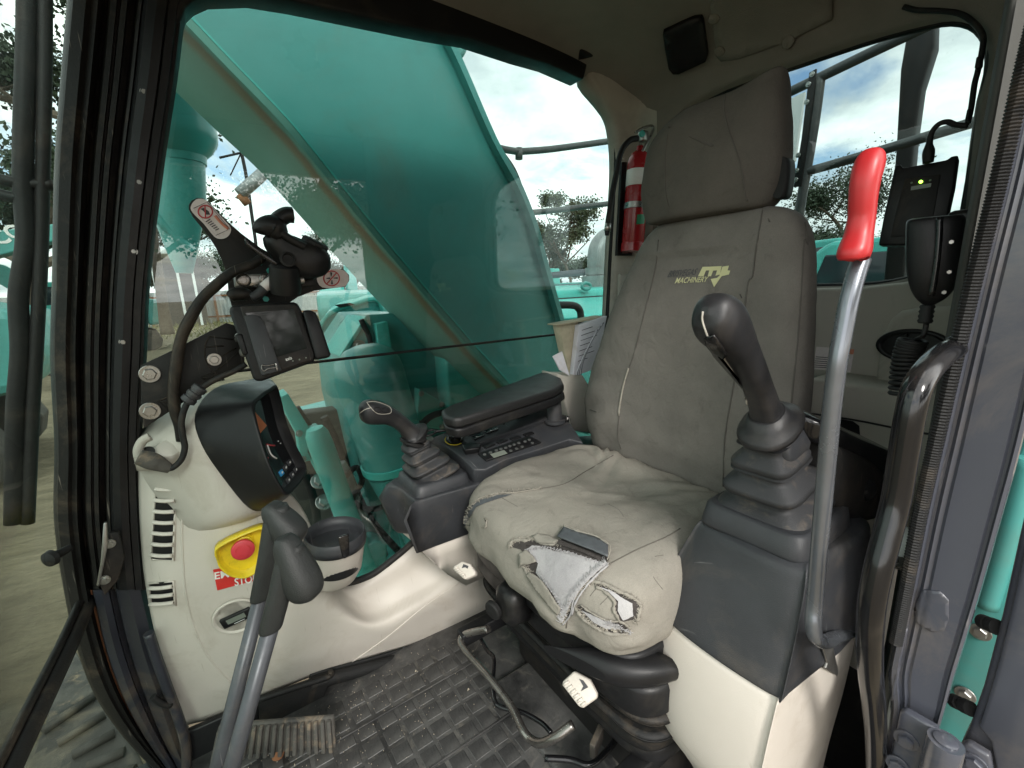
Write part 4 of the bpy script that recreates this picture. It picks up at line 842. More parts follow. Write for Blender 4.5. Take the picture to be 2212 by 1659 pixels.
# ------------------------------------------------------------------ other excavators in the yard
def excavator(loc, rz, label, boom_up=0.7, word=None, s=1.0):
    t = thing('yard_excavator', label, 'excavator', loc, 'other teal excavators in the yard'); parts = []
    def P(o): parts.append(o); return o
    base = []
    def nm(name, vv, ff, m, bevel=0.0):
        me = bpy.data.meshes.new(name); bm = bmesh.new(); q = [bm.verts.new(x) for x in vv]
        for x in ff: bm.faces.new([q[i] for i in x])
        bmesh.ops.recalc_face_normals(bm, faces=bm.faces); bm.to_mesh(me); bm.free(); me.materials.append(m)
        o = bpy.data.objects.new(name, me); COL.objects.link(o); o.parent = t
        if bevel: b = o.modifiers.new('bevel', 'BEVEL'); b.width = bevel; b.segments = 2
        return o
    def pr(name, pts, a, w, m, bevel=0.04):      # outline in (x,z), extruded in y
        n = len(pts); vv = [(x, a, z) for x, z in pts] + [(x, a + w, z) for x, z in pts]
        return nm(name, vv, [tuple(range(n)), tuple(range(2 * n - 1, n - 1, -1))] + [(i, (i + 1) % n, (i + 1) % n + n, i + n) for i in range(n)], m, bevel)
    for y in (-1.4, .85):
        pr('crawler_track', [(-1.9, .15), (-1.65, 0), (1.65, 0), (1.9, .15), (1.98, .45), (1.85, .78), (1.6, .88), (-1.6, .88), (-1.85, .78), (-1.98, .45)], y, .55, M['track'], .03)
    pr('turntable', [(-.7, .88), (.7, .88), (.7, 1.1), (-.7, 1.1)], -.7, 1.4, M['track'])
    pr('upper_body', [(-1.6, 1.1), (1.5, 1.1), (1.5, 1.55), (.7, 1.6), (.3, 2.2), (-1.6, 2.2)], -1.25, 2.5, M['teal'], .06)
    pr('counterweight', [(-1.6, 1.05), (-2.3, 1.15), (-2.45, 1.5), (-2.35, 2.1), (-1.6, 2.25)], -1.25, 2.5, M['teal'], .12)
    pr('cab_house', [(.25, 1.5), (1.45, 1.5), (1.6, 2.1), (1.45, 2.85), (1.25, 2.98), (.3, 2.98)], .3, .95, M['teal_light'], .06)
    pr('cab_window', [(.4, 2.1), (1.38, 2.1), (1.42, 2.4), (1.3, 2.8), (.4, 2.8)], .285, .98, M['dark_glass'], .02)
    c, s_ = math.cos(boom_up), math.sin(boom_up)
    def rot(pts): return [(.9 + x * c - z * s_, 1.5 + x * s_ + z * c) for x, z in pts]
    pr('boom_arm', rot([(0, -.2), (2.2, .05), (5.2, -.75), (5.3, -.45), (2.5, .75), (1.9, .75), (0, .2)]), -.25, .5, M['teal'], .03)
    ex, ez = rot([(5.2, -.6)])[0]
    pr('dipper_arm', [(ex - .25, ez + .5), (ex + .25, ez + .55), (ex + .35, ez - .2), (ex - .6, ez - 2.6), (ex - .85, ez - 2.55)], -.2, .4, M['teal'], .03)
    pr('bucket', [(ex - .9, ez - 2.5), (ex - .4, ez - 2.7), (ex - .3, ez - 3.3), (ex - .9, ez - 3.6), (ex - 1.5, ez - 3.3), (ex - 1.35, ez - 3.2)], -.55, 1.1, M['track'], .03)
    if word:
        vv, ff = text_verts(word, 0, .02); w0 = min(p.x for p in vv); w1 = max(p.x for p in vv)
        for side in (-.262, .262):
            q = []
            for p in vv:
                k = (p.x - w0) / (w1 - w0); k = k if side < 0 else 1 - k
                x, z = rot([(2.6 + 1.9 * k, .28 - .46 * k + p.y * .5 - .15)])[0]; q.append((x, side, z))
            o = nm('boom_lettering', q, ff, M['white'])
    t.rotation_euler = (0, 0, rz); t.scale = (s, s, s)
    return t
p = gpt(300, 720, 26); excavator((p.x - 1.2, p.y, GZ), R_(185), 'teal excavator behind the leaning trunk left of the bracket')
excavator((-7.9, 16, GZ), 0.0, 'teal excavator with lettered boom seen through the windshield', .6, 'KOBELCO')
excavator((-4.2, 8.6, GZ), R_(184), 'teal excavator nearest beyond the windshield glass', .7)
p = onX(13, (1800, 600)); excavator((p.x, p.y + 1.2, GZ), R_(-110), 'teal excavator with lettered boom behind the red lever grip', .12, 'KOBELCO')
p = gpt(1225, 600, 19); excavator((p.x, p.y, GZ), R_(115), 'distant teal excavator beneath the tall gum tree', .5)
p = gpt(735, 640, 19); excavator((p.x + .5, p.y, GZ), R_(75), 'teal excavator parked before the fence beyond the toolbox hood', .5)
p = onX(6.5, (1880, 640)); excavator((p.x + 2, p.y - .5, GZ - .4), R_(90), 'teal excavator close behind the rear window bottom edge', .2)

# ------------------------------------------------------------------ floor mat
fm = thing('floor_mat', 'dusty black rubber cab floor mat with raised tread squares', 'floor mat', (0.3, 0.65, 0.0))
box('mat_sheet', (0.36, 0.64, 0.004), (1.10, 0.86, 0.010), M['mat'], fm, bevel=0.003)
box('mat_step', (0.62, 0.5, 0.018), (0.34, 0.6, 0.02), M['mat'], fm, bevel=0.006)
pad = None; rnd = random.Random(2)
for i in range(13):
    for j in range(12):
        x = -0.12 + i * 0.047; y = 0.455 + j * 0.048
        if x > 0.44 and y < .6: continue
        if pad is None:
            pad = box('tread_pad', (0, 0, 0), (0.038, 0.039, 0.007), M['mat_pad'], fm, bevel=0.0012, seg=1); o = pad; pad.data.polygons.foreach_set('use_smooth', [False] * 6)
        else:
            o = pad.copy(); COL.objects.link(o)
        o.parent = fm; o.matrix_parent_inverse = Matrix.Translation(-fm.location)
        o.location = (x + rnd.uniform(-.0015, .0015), y + rnd.uniform(-.0015, .0015), 0.0066); o.rotation_euler = (0, 0, rnd.uniform(-.04, .04))
for y in (.52, .70, .88): box('mat_rib', (0.15, y + .021, 0.0105), (.60, 0.004, 0.004), M['mat_pad'], fm, bevel=0.001)
roll = T(8, (-60, 1160), (60, 1125), (300, 1062), (600, 975), (830, 890), (960, 815), (1060, 770))
tube('rolled_edge', [onY(1.055, p) for p in roll], 0.017, M['rubber'], fm, seg=10)
prism('upstand', [onY(1.062, p) for p in T(8, (-60, 1110), (60, 1070), (300, 1010), (700, 890), (1000, 760), (1000, 900), (830, 965), (400, 1130), (60, 1190), (-60, 1230))], (0, 0.012, 0), M['rubber'], fm, bevel=0.003)
prism('front_upstand', [onY(1.04, p) for p in T(7, (1530, 1255), (1740, 1185), (1945, 1118), (1950, 1160), (1905, 1290), (1865, 1400), (1700, 1410), (1540, 1420))], (0, 0.015, 0), M['rubber'], fm, bevel=0.004)
prism('front_upstand', [onY(1.05, p) for p in T(7, (1110, 1450), (1350, 1345), (1540, 1265), (1540, 1760), (1140, 1760))], (0, 0.015, 0), M['black'], fm, bevel=0.004)
tube('upstand_lip', [onY(1.033, p) for p in T(7, (1530, 1255), (1740, 1185), (1945, 1118), (1960, 1085))], 0.007, M['rubber'], fm, seg=8)
v = []; f = []
for i in range(520):
    x = rnd.gauss(.12, .14) if i % 3 else rnd.uniform(-.1, .5); y = rnd.gauss(.93, .09) if i % 2 else rnd.uniform(.4, 1.03); s = rnd.uniform(.0004, .0013) if i > 8 else rnd.uniform(.003, .005); k = len(v); z = .0145
    if y > 1.03: continue
    v += [(x - s, y - s * .6, z - .002), (x + s, y - s * .3, z - .002), (x, y + s, z - .002), (x + s * .2, y, z + s)]; f += [(k, k + 1, k + 3), (k + 1, k + 2, k + 3), (k + 2, k, k + 3)]
cr = mesh('sand_crumbs', v, f, M['crumb']); tag(cr, 'scattered sand crumbs on the black floor mat', kind='stuff')

# ------------------------------------------------------------------ beige front corner trim
dash = thing('trim_panel', 'beige moulded front corner trim panel with air vents below the side window', 'trim panel', (0.2, 1.08, 0.05))
colsD = [
 [(297, 955, 1.06), (299, 1055, 1.05), (303, 1150, 1.05), (312, 1250, 1.05), (335, 1370, 1.06), (365, 1470, 1.075), (399, 1568, 1.085)],
 [(345, 943, 1.03), (347, 1050, 1.02), (352, 1150, 1.02), (365, 1260, 1.02), (392, 1370, 1.035), (425, 1470, 1.06), (470, 1548, 1.08)],
 [(425, 940, 1.03), (432, 1050, 1.01), (440, 1150, 1.005), (460, 1260, 1.005), (490, 1360, 1.02), (522, 1450, 1.05), (560, 1508, 1.075)],
 [(530, 1000, 1.04), (545, 1080, 1.01), (555, 1160, 1.0), (575, 1250, 1.0), (600, 1340, 1.01), (640, 1420, 1.04), (690, 1455, 1.07)],
 [(648, 1090, 1.07), (655, 1140, 1.05), (662, 1190, 1.03), (678, 1255, 1.015), (705, 1325, 1.01), (745, 1390, 1.035), (795, 1421, 1.068)],
 [(735, 1262, 1.10), (745, 1275, 1.085), (760, 1295, 1.075), (782, 1325, 1.05), (812, 1352, 1.015), (850, 1378, 1.035), (880, 1395, 1.066)],
 [(842, 1214, 1.10), (852, 1230, 1.085), (866, 1255, 1.075), (884, 1285, 1.05), (905, 1312, 1.015), (935, 1340, 1.035), (960, 1366, 1.064)],
 [(915, 1152, 1.10), (928, 1172, 1.085), (944, 1200, 1.075), (962, 1232, 1.05), (985, 1262, 1.02), (1010, 1300, 1.035), (1035, 1338, 1.06)],
 [(1000, 1050, 1.10), (1012, 1085, 1.085), (1028, 1120, 1.075), (1045, 1150, 1.05), (1065, 1190, 1.025), (1085, 1245, 1.035), (1110, 1305, 1.06)]]
dp = sheet('moulded_panel', [[onY(y, (u, v_)) for u, v_, y in c] for c in colsD], M['beige'], dash, n=7, solid=0.004)
sd = Surf(dp)
# mould line
seam('mould_line', sd, T(7, (1100, 0), (1078, 180), (1082, 400), (1100, 620), (1150, 830), (1240, 1010), (1390, 1180)), 0.0026, M['beige'], dash, off=-0.0008, n=4)
seam('mould_line', sd, T(8, (190, 1030), (400, 880), (620, 700), (830, 560)), 0.0013, M['beige'], dash, n=4)
# vents
def vent(poly, n, m_in=M['black']):
    vv = patch('air_vent', sd, poly, m_in, dash, off=0.0012, step=9)
    (ax, ay), (bx_, by_), (cx_, cy_), (dx_, dy_) = poly
    for i in range(n):
        t = (i + .5) / n
        a = (ax + (dx_ - ax) * t, ay + (dy_ - ay) * t); b = (bx_ + (cx_ - bx_) * t, by_ + (cy_ - by_) * t); m_ = ((a[0] + b[0]) / 2, (a[1] + b[1]) / 2 + 1.6)
        P = [sd.hit(q, 0.004) for q in (a, m_, b)]; nrm = sd.nrm(m_)
        rows = [[p + Vector((0, 0, 0.0025)) for p in P], [p + nrm * .004 for p in P], [p - Vector((0, 0, 0.0025)) for p in P]]
        sheet('vent_slat', rows, M['beige'], vv, n=3, solid=0.002)
    P = [sd.hit(q, 0.002) for q in (poly[0], poly[1], poly[2], poly[3])]
    tube('vent_rim', [P[0], P[1], P[2], P[3]], 0.0024, M['beige'], vv, seg=6, spline=False, closed=True)
vent(T(4, (935, 1375), (1048, 1375), (1030, 1895), (905, 1890)) , 8)
vent(T(7, (892, 560), (1030, 548), (1042, 690), (905, 700)), 3)
# cover boss at the trim top
lathe('end_boss', [(0.022, -0.03), (0.022, 0.004), (0.018, 0.010), (0.008, 0.013), (0.001, 0.013)], onY(1.0, T(4, (1000, 1250))), (0.1, -0.6, 0.7), M['beige'], dash)
loft('trim_cap', [sring(onY(1.03, T(4, (935, 1235))) + Vector((0, 0, z)), (1, 0, 0), (0, 1, 0), a, b, 3, 28) for z, a, b in ((-.03, .036, .03), (0.0, .036, .03), (.008, .032, .026), (.009, .028, .022))], M['beige'], dash)
lathe('cap_hole', [(0.010, 0), (0.010, 0.001), (0.001, 0.001)], onY(0.985, T(4, (878, 1255))), (0.0, -0.8, 0.6), M['black'], dash, seg=18)

# ------------------------------------------------------------------ instrument cluster
cl = thing('instrument_cluster', 'black hooded instrument cluster in a beige pod facing the seat', 'instrument cluster', sd.hit((500, 1080)))
FR = T(4, (1640, 862), (1668, 950), (1700, 1080), (1755, 1215), (1812, 1330), (1812, 1385), (1770, 1450), (1705, 1508), (1660, 1470), (1590, 1330), (1535, 1160), (1497, 985), (1540, 922), (1600, 880))
BK = T(4, (1600, 822), (1640, 960), (1680, 1100), (1720, 1250), (1760, 1380), (1745, 1430), (1680, 1540), (1570, 1602), (1470, 1585), (1330, 1420), (1195, 1215), (1157, 1030), (1270, 880), (1450, 832))
nS = Vector((0.80, -0.52, 0.30)).normalized(); P0 = onY(0.93, (598, 985))
front = crom([onP(P0, nS, p) for p in FR], 4, True)
back = crom([onP(P0 - nS * 0.10, nS, p) for p in BK], 4, True)
cF = sum(front, Vector()) / len(front)
mid = [a.lerp(b, .5) + (a.lerp(b, .5) - cF).normalized() * .003 for a, b in zip(front, back)]
inner1 = [p.lerp(cF, .06) + nS * .001 for p in front]; inner2 = [p.lerp(cF, .09) - nS * .022 for p in front]
hood = loft('hood', [back, [a.lerp(b, .06) for a, b in zip(back, mid)], mid, [a.lerp(b, .94) for a, b in zip(mid, front)], front, inner1, inner2], M['black'], cl)
BK2 = T(4, (1560, 835), (1600, 980), (1640, 1130), (1680, 1290), (1720, 1420), (1690, 1490), (1620, 1600), (1510, 1648), (1385, 1650), (1255, 1480), (1125, 1275), (1085, 1110), (1200, 930), (1420, 845))
back2 = crom([onP(P0 - nS * 0.125, nS, p) for p in BK2], 4, True)
loft('pod_rim', [[p - nS * .10 for p in back2], back2, [a.lerp(b, .5) + nS * .004 for a, b in zip(back2, back)], [p.lerp(cF, .02) for p in back]], M['beige'], cl)
scr = mesh('display_panel', [p.lerp(cF, .085) - nS * .021 for p in front], [tuple(range(len(front)))], M['screen'], cl)
sS = lambda p, o=.0015: onP(P0 - nS * .0215 + nS * o, nS, p)
mesh('amber_screen', [sS(p) for p in T(4, (1505, 1010), (1582, 1100), (1530, 1160), (1512, 1090))], [(0, 1, 2, 3)], M['amber'], scr)
tube('gauge_arc', [sS(p, .002) for p in T(4, (1585, 1215), (1598, 1255), (1615, 1280), (1640, 1295))], 0.0016, M['white'], scr, seg=5)
tube('gauge_red', [sS(p, .002) for p in T(4, (1583, 1212), (1605, 1216), (1628, 1218))], 0.0016, M['print_red'], scr, seg=5)
tube('gauge_red', [sS(p, .002) for p in T(4, (1578, 1295), (1588, 1290))], 0.0018, M['print_red'], scr, seg=5)
for p in T(4, (1648, 1192), (1662, 1205)): bolt('lamp', sS(p, .001), nS, 0.0012, M['white'], scr, washer=False)
kb = T(4, (1672, 1378), (1695, 1348), (1718, 1318), (1748, 1303), (1713, 1422), (1735, 1390), (1757, 1360), (1775, 1330))
uD = (sS(kb[3]) - sS(kb[0])).normalized(); vD = nS.cross(uD)
for i, p in enumerate(kb):
    c = sS(p, .003); k = prism('key_button', [c + uD * a + vD * b for a, b in ((-.0068, -.0055), (.0068, -.0055), (.0068, .0055), (-.0068, .0055))], -nS * .004, M['print_blue'] if i == 0 else M['charcoal'], scr, bevel=0.001)
    prism('key_mark', [c + nS * .0004 + uD * a + vD * b for a, b in ((-.003, -.002), (.003, -.0005), (.002, .0025), (-.0015, .002))], nS * .0003, M['white'], k, bevel=0)

# ------------------------------------------------------------------ emergency stop, sticker, hour meter, cup holder
es = thing('emergency_stop', 'red mushroom stop button in a yellow guard on the beige trim', 'stop button', sd.hit(T(7, (1430, 380))))
gp = T(7, (1292, 318), (1540, 207), (1560, 250), (1582, 345), (1560, 420), (1470, 492), (1380, 490), (1315, 450), (1288, 400))
nE = sd.nrm(T(7, (1430, 380))); cE = sd.hit(T(7, (1440, 360)), 0.0)
ring0 = [onP(cE + nE * .002, nE, p) for p in gp]; ring0 = crom(ring0, 4, True); ce = sum(ring0, Vector()) / len(ring0)
wal = [p + nE * .026 for p in ring0]
loft('guard', [ring0, wal, [p.lerp(ce, .07) for p in wal], [p.lerp(ce, .14) + nE * .004 for p in ring0]], M['yellow'], es)
cb_ = onP(cE + nE * .004, nE, T(7, (1447, 310)))
lathe('collar', [(.017, 0), (.017, .006), (.015, .008), (.015, .015), (.013, .016), (.013, .03)], cb_, nE, M['yellow'], es)
bt = onP(cE + nE * .035, nE, T(7, (1440, 368)))
lathe('mushroom', [(.014, -.012), (.0195, -.009), (.021, -.004), (.0205, .001), (.016, .0035), (.006, .0045), (.001, .0045)], bt, nE, M['button'], es)
for k in range(3):
    w0 = k * 2.1; u_ = nE.orthogonal().normalized(); w_ = nE.cross(u_)
    tube('twist_arrow', [bt + nE * .0042 + (u_ * math.cos(w0 + q) + w_ * math.sin(w0 + q)) * .0125 for q in (0, .4, .8, 1.2)], .0006, M['sign_red'], es, seg=5)
ss = patch('warning_sticker', sd, T(7, (1262, 482), (1400, 455), (1545, 430), (1560, 535), (1420, 570), (1288, 605)), M['sign_red'], None, off=0.0012, step=10)
tag(ss, 'red emergency stop sticker under the yellow button guard', 'sticker')
lettering_on('sticker_print', 'EMERGENCY', sd, T(7, (1274, 538)), (150, -27), (-1.5, -15), M['white'], ss, off=0.002, bold=0.02)
lettering_on('sticker_print', 'STOP', sd, T(7, (1392, 578)), (49, -10.5), (-1.5, -16.5), M['white'], ss, off=0.002, bold=0.02)
hm = thing('hour_meter', 'small black hour meter in a round beige recess', 'hour meter', sd.hit(T(7, (1405, 755))))
cH = T(7, (1405, 757)); cHp = sd.hit(cH, .001); nH = sd.nrm(cH)
uH = (onP(cHp, nH, T(7, (1480, 705))) - onP(cHp, nH, T(7, (1335, 770)))).normalized(); vH = nH.cross(uH)
ringm = [[cHp + nH * h + (uH * math.cos(w) + vH * math.sin(w)) * r for w in [k * 2 * math.pi / 36 for k in range(36)]] for r, h in ((.046, 0), (.044, .003), (.041, .0035), (.039, .0005), (.038, .0))]
loft('recess_ring', ringm, M['beige'], hm)
bd = prism('meter_body', [cHp + uH * a + vH * b + nH * .001 for a, b in ((-.029, -.013), (.029, -.013), (.029, .013), (-.029, .013))], nH * .007, M['black'], hm, bevel=0.002)
prism('meter_window', [cHp + uH * a + vH * b + nH * .008 for a, b in ((-.018, -.004), (.017, -.004), (.017, .008), (-.018, .008))], nH * .0006, M['lcd'], bd, bevel=0)
tube('meter_print', [cHp + uH * a - vH * .0085 + nH * .0083 for a in (-.008, .012)], .0007, M['white'], bd, seg=4)
cu = thing('cup_holder', 'round cup holder with dark liner in a beige bucket below the window', 'cup holder', sd.hit((725, 1230)))
cc_ = onY(0.955, T(7, (1985, 255))); rr_ = .062
up_ = Vector((0.06, -0.06, 1)).normalized(); uu = Vector((1, 0, -.06)).normalized(); vv_ = up_.cross(uu)
def cring(r, h, sh=0): return [cc_ + up_ * h + Vector((0, sh, 0)) + (uu * math.cos(w) + vv_ * math.sin(w)) * r for w in [k * 2 * math.pi / 40 for k in range(40)]]
loft('bucket', [cring(.048, -.135, .03), cring(.056, -.10, .012), cring(.060, -.05, .003), cring(.0625, -.022)], M['beige'], cu, cap=False)
loft('liner', [cring(.0645, -.030), cring(.0655, -.016), cring(.0635, -.012), cring(.0625, 0), cring(.0605, .001), cring(.057, -.02), cring(.05, -.09), cring(.01, -.095)], M['charcoal'], cu)
prism('bracket_arm', [onY(1.03, p) for p in T(7, (1800, 300), (1850, 255), (1870, 340), (1860, 520), (1800, 520))], (0, .02, 0), M['charcoal'], cu, bevel=.004)
ck = onY(0.885, T(7, (2043, 340)))
prism('clip', [onY(0.888, p) for p in T(7, (2003, 295), (2068, 272), (2072, 400), (2042, 420), (2028, 405))], (0, .006, 0), M['gloss_black'], cu, bevel=.002)

# ------------------------------------------------------------------ accessory bracket, monitor, clamp mount, cables
br = thing('accessory_bracket', 'long flat black bracket plate bolted to the front pillar', 'bracket', onY(1.0, (330, 850)))
pb = prism('bracket_plate', [onY(1.0, p) for p in T(4, (832, 745), (1020, 655), (1340, 492), (1440, 520), (1450, 740), (1250, 855), (1030, 1000), (850, 1118), (838, 960))], (0, .006, 0), M['plate'], br, bevel=.001)
for p in T(4, (888, 793), (890, 1012)): bolt('plate_bolt', onY(.999, p), (0, -1, 0), .0105, M['steel'], br)
bolt('plate_bolt', onY(.999, T(4, (1270, 708))), (0, -1, 0), .008, M['steel'], br)
for q in ([(1240, 570), (1215, 630), (1220, 710), (1260, 780), (1330, 830)], [(1240, 570), (1380, 590)], [(1215, 635), (1325, 628)], [(1240, 730), (1400, 640)], [(1290, 770), (1440, 640)]):
    tube('plate_engraving', [onY(.9995, p) for p in T(4, *q)], .0013, M['trim_rubber'], br, seg=5)
for q in ([(1195, 815), (1275, 780), (1330, 830), (1250, 845)], [(940, 955), (1015, 920), (1070, 975), (1000, 1010)]):
    tube('plate_emblem', [onY(.9995, p) for p in T(4, *q)], .0013, M['trim_rubber'], br, seg=5, spline=False, closed=True)
    c = [sum(x) / 4 for x in zip(*q)]
    for a in q: tube('plate_emblem', [onY(.9995, p) for p in T(4, tuple(c), a)], .0011, M['trim_rubber'], br, seg=5, spline=False)
kp = thing('sign_plate', 'curved black plate with two white warning pills behind the clamp mount', 'sign plate', onY(1.03, (520, 700)))
# measured in the 460,480 enlargement
def K(*pts): return [((460 + x * 440 / 2212) * .86406, (480 + y * 440 / 2212) * .86406) for x, y in pts]
pk = K((60, 160), (95, 105), (160, 75), (240, 80), (310, 120), (400, 215), (560, 380), (720, 520), (960, 700), (1500, 1000), (1900, 970), (2010, 975), (2075, 1040), (2080, 1110), (2030, 1190), (1900, 1205), (1640, 1240), (1430, 1320), (1330, 1390), (1280, 1500), (620, 1500), (560, 1300), (545, 1060), (480, 860), (390, 680), (290, 530), (110, 310), (60, 220))
prism('back_plate', [onY(1.03, p) for p in pk], (0, .004, 0), M['plate'], kp, bevel=.0008)
w1 = prism('warning_pill', [onY(1.0285, p) for p in crom([Vector((*q, 0)) for q in K((85, 180), (150, 95), (250, 90), (330, 150), (450, 290), (570, 420), (590, 490), (550, 560), (470, 590), (380, 560), (250, 400), (110, 260))], 3, True) for p in [(p.x, p.y)]], (0, .001, 0), M['sticker'], kp, bevel=0)
w2 = prism('warning_pill', [onY(1.0285, p) for p in crom([Vector((*q, 0)) for q in K((1670, 1090), (1720, 1010), (1800, 975), (1980, 975), (2050, 1020), (2072, 1090), (2040, 1170), (1960, 1195), (1740, 1200))], 3, True) for p in [(p.x, p.y)]], (0, .001, 0), M['sticker'], kp, bevel=0)
def circ(cx_, cy_, rx, ry, n=20): return [(cx_ + rx * math.cos(k * 2 * math.pi / n), cy_ + ry * math.sin(k * 2 * math.pi / n)) for k in range(n)]
tube('prohibition_ring', [onY(1.0275, p) for p in K(*circ(268, 248, 88, 78))], .0012, M['print_red'], w1, seg=5, closed=True)
tube('prohibition_bar', [onY(1.0275, p) for p in K((262, 165), (270, 325))], .0010, M['print_red'], w1, seg=5)
prism('hand_symbol', [onY(1.0278, p) for p in K((205, 210), (250, 200), (310, 240), (330, 285), (280, 285), (245, 240))], (0, .0004, 0), M['ink'], w1, bevel=0)
tube('sign_frame', [onY(1.0278, p) for p in K((120, 205), (290, 125), (575, 465), (400, 545))], .0005, M['ink'], w1, seg=4, spline=False, closed=True)
for i in range(6): tube('sign_print', [onY(1.0278, p) for p in K((275 + i * 24, 375 + i * 27 - i * 6), (330 + i * 22, 340 + i * 24))], .0008, M['ink'], w1, seg=4)
tube('sign_heading', [onY(1.0278, p) for p in K((390, 300), (470, 390), (555, 465))], .0028, M['print_orange'], w1, seg=5)
tube('prohibition_ring', [onY(1.0275, p) for p in K(*circ(1855, 1085, 98, 92))], .0013, M['print_red'], w2, seg=5, closed=True)
tube('prohibition_bar', [onY(1.0275, p) for p in K((1800, 1150), (1915, 1020))], .0012, M['print_red'], w2, seg=5)
for q in (((1860, 1105), (1860, 1160)), ((1880, 1082), (1930, 1082)), ((1790, 1085), (1835, 1085)), ((1850, 1060), (1850, 1010))):
    a, b = [onY(1.0277, p) for p in K(*q)]; tube('arrow_symbol', [a, b], [.0008, .0022], M['ink'], w2, seg=5, spline=False)
for p in K((955, 885), (1075, 990), (1115, 1230), (1030, 1345)):
    lathe('plate_hole', [(.006, 0), (.006, .001), (.001, .001)], onY(1.0292, p), (0, -1, 0), M['teal_light'], kp, seg=6)
cm = thing('clamp_mount', 'black jaw clamp mount with a dial knob holding no device', 'clamp mount', onY(.97, (600, 640)))
loft('mount_body', [sring(onY(.955, p), (.66, 0, .75), (.2, -.95, .15), a, b, 2.6, 24) for p, a, b in zip(K((1010, 560), (1090, 600), (1220, 680), (1400, 800), (1560, 880), (1700, 950), (1800, 1000)), (.004, .016, .026, .034, .036, .030, .010), (.006, .016, .019, .022, .024, .02, .008))], M['black'], cm, n=3)
tube('upper_jaw', [onY(.945, p) for p in K((945, 520), (960, 480), (1040, 440), (1130, 440), (1180, 500), (1230, 560))], [.008, .015, .019, .021, .019, .014], M['black'], cm)
tube('jaw_arm', [onY(.95, p) for p in K((1110, 420), (1200, 340), (1290, 290), (1370, 290))], [.013, .0145, .0145, .0145], M['black'], cm, seg=6)
tube('jaw_slider', [onY(.935, p) for p in K((1180, 480), (1300, 570), (1420, 640), (1520, 690))], .0075, M['plate'], cm, seg=6)
prism('lower_jaw', [onY(.93, p) for p in K((755, 580), (800, 575), (860, 660), (1000, 760), (1190, 890), (1165, 930), (1050, 860), (870, 730), (780, 660))], (0, .018, 0), M['gloss_black'], cm, bevel=.002)
kc = onY(.965, K((1630, 690), (0, 0))[0])
lathe('dial_knob', [(.023, 0), (.026, .003), (.026, .010), (.023, .013), (.001, .013)], kc, (.45, -.25, .85), M['rubber'], cm, seg=10, smooth=False)
lathe('pivot_boss', [(.014, 0), (.014, .004), (.010, .005), (.009, .001), (.001, .001)], onY(.925, K((1305, 850), (0, 0))[0]), (0, -1, .2), M['plate'], cm)
lathe('socket', [(.026, 0), (.028, .012), (.026, .05), (.020, .056)], onY(.96, K((1280, 1270), (0, 0))[0]), (.05, -.25, 1), M['black'], cm, seg=24)
prism('socket_block', [onY(.965, p) for p in K((1440, 1100), (1660, 1080), (1650, 1190), (1470, 1200))], (0, .03, 0), M['plate'], cm, bevel=.004)
lathe('socket_screw', [(.007, 0), (.007, .012), (.005, .013), (.001, .013)], onY(.955, K((1420, 1115), (0, 0))[0]), (1, 0, .1), M['steel'], cm, seg=10)
mb = thing('steel_block', 'small bright steel bar with two socket screws beside the clamp', 'steel bar', onY(1.0, K((860, 1110), (0, 0))[0]))
prism('bar', [onY(1.0, p) for p in K((625, 1035), (1110, 1030), (1130, 1190), (640, 1200))], (0, .022, 0), M['steel'], mb, bevel=.003)
for p in K((750, 1110), (1035, 1100)):
    lathe('socket_head', [(.0125, 0), (.0125, .002), (.010, .0035), (.0055, .0035), (.005, .0005), (.001, .0005)], onY(.999, p), (0, -1, 0), M['chrome'], mb, seg=20)
gc = thing('cable_connector', 'dirty grey connector and strapped cable lying over the monitor top', 'connector', onY(.97, (545, 640)))
tube('connector_shell', [onY(.975, p) for p in K((575, 1330), (640, 1290), (760, 1285), (830, 1320))], [.009, .012, .012, .009], M['trim_rubber'], gc)
tube('cable_lead', [onY(.97, p) for p in K((840, 1330), (930, 1290), (1010, 1210), (1100, 1090), (1200, 960), (1290, 900))], [.008, .009, .009, .009, .008, .007], M['bellows'], gc)
tube('cable_tag', [onY(.967, p) for p in K((1000, 1205), (1130, 1090))], .0095, M['sticker'], gc, seg=12)
lc = tube('wiring_loom', [onY(.985, p) for p in T(4, (1560, 105), (1480, 150), (1380, 190), (1280, 270), (1190, 360), (1110, 500), (1070, 600), (1045, 740), (1030, 880), (1035, 1000), (1060, 1100), (1070, 1190))], [.0085, .009, .0088, .0095, .009, .0098, .009, .0096, .009, .0093, .008, .007], M['trim_rubber'])
tag(lc, 'thick taped wiring loom curving down in front of the bracket', 'cable')
pc = thing('power_cable', 'thin black power cable with a ferrite choke below the monitor', 'cable', onY(1.0, T(4, (1020, 1360))))
tube('cable', [onY(.962, p) for p in T(4, (1460, 735), (1380, 780), (1300, 815), (1220, 860), (1150, 915), (1100, 985), (1075, 1080), (1085, 1170), (1095, 1230), (1075, 1300), (1030, 1345), (1000, 1355))], .0052, M['rubber'], pc)
fa, fb_ = [onY(.955, p) for p in T(4, (1195, 868), (1110, 955))]
lathe('ferrite_choke', [(.007, 0), (.012, .002), (.0125, .010), (.0105, .011), (.0105, .014), (.0125, .015), (.0125, .021), (.0105, .022), (.0105, .025), (.0125, .026), (.0125, .034), (.007, .037)], fa, fb_ - fa, M['charcoal'], pc, seg=14)
tube('dirty_connector', [onY(.965, p) for p in T(4, (820, 1285), (900, 1310), (960, 1335), (1010, 1358))], [.013, .0155, .012, .008], M['mud'], pc)
tube('connector_tail', [onY(.985, p) for p in T(4, (890, 1165), (845, 1190), (820, 1240), (822, 1285))], .0075, M['trim'], pc)
mo = thing('display_monitor', 'black rugged monitor with reflective screen and a paper clip', 'monitor', onY(.97, (610, 800)))
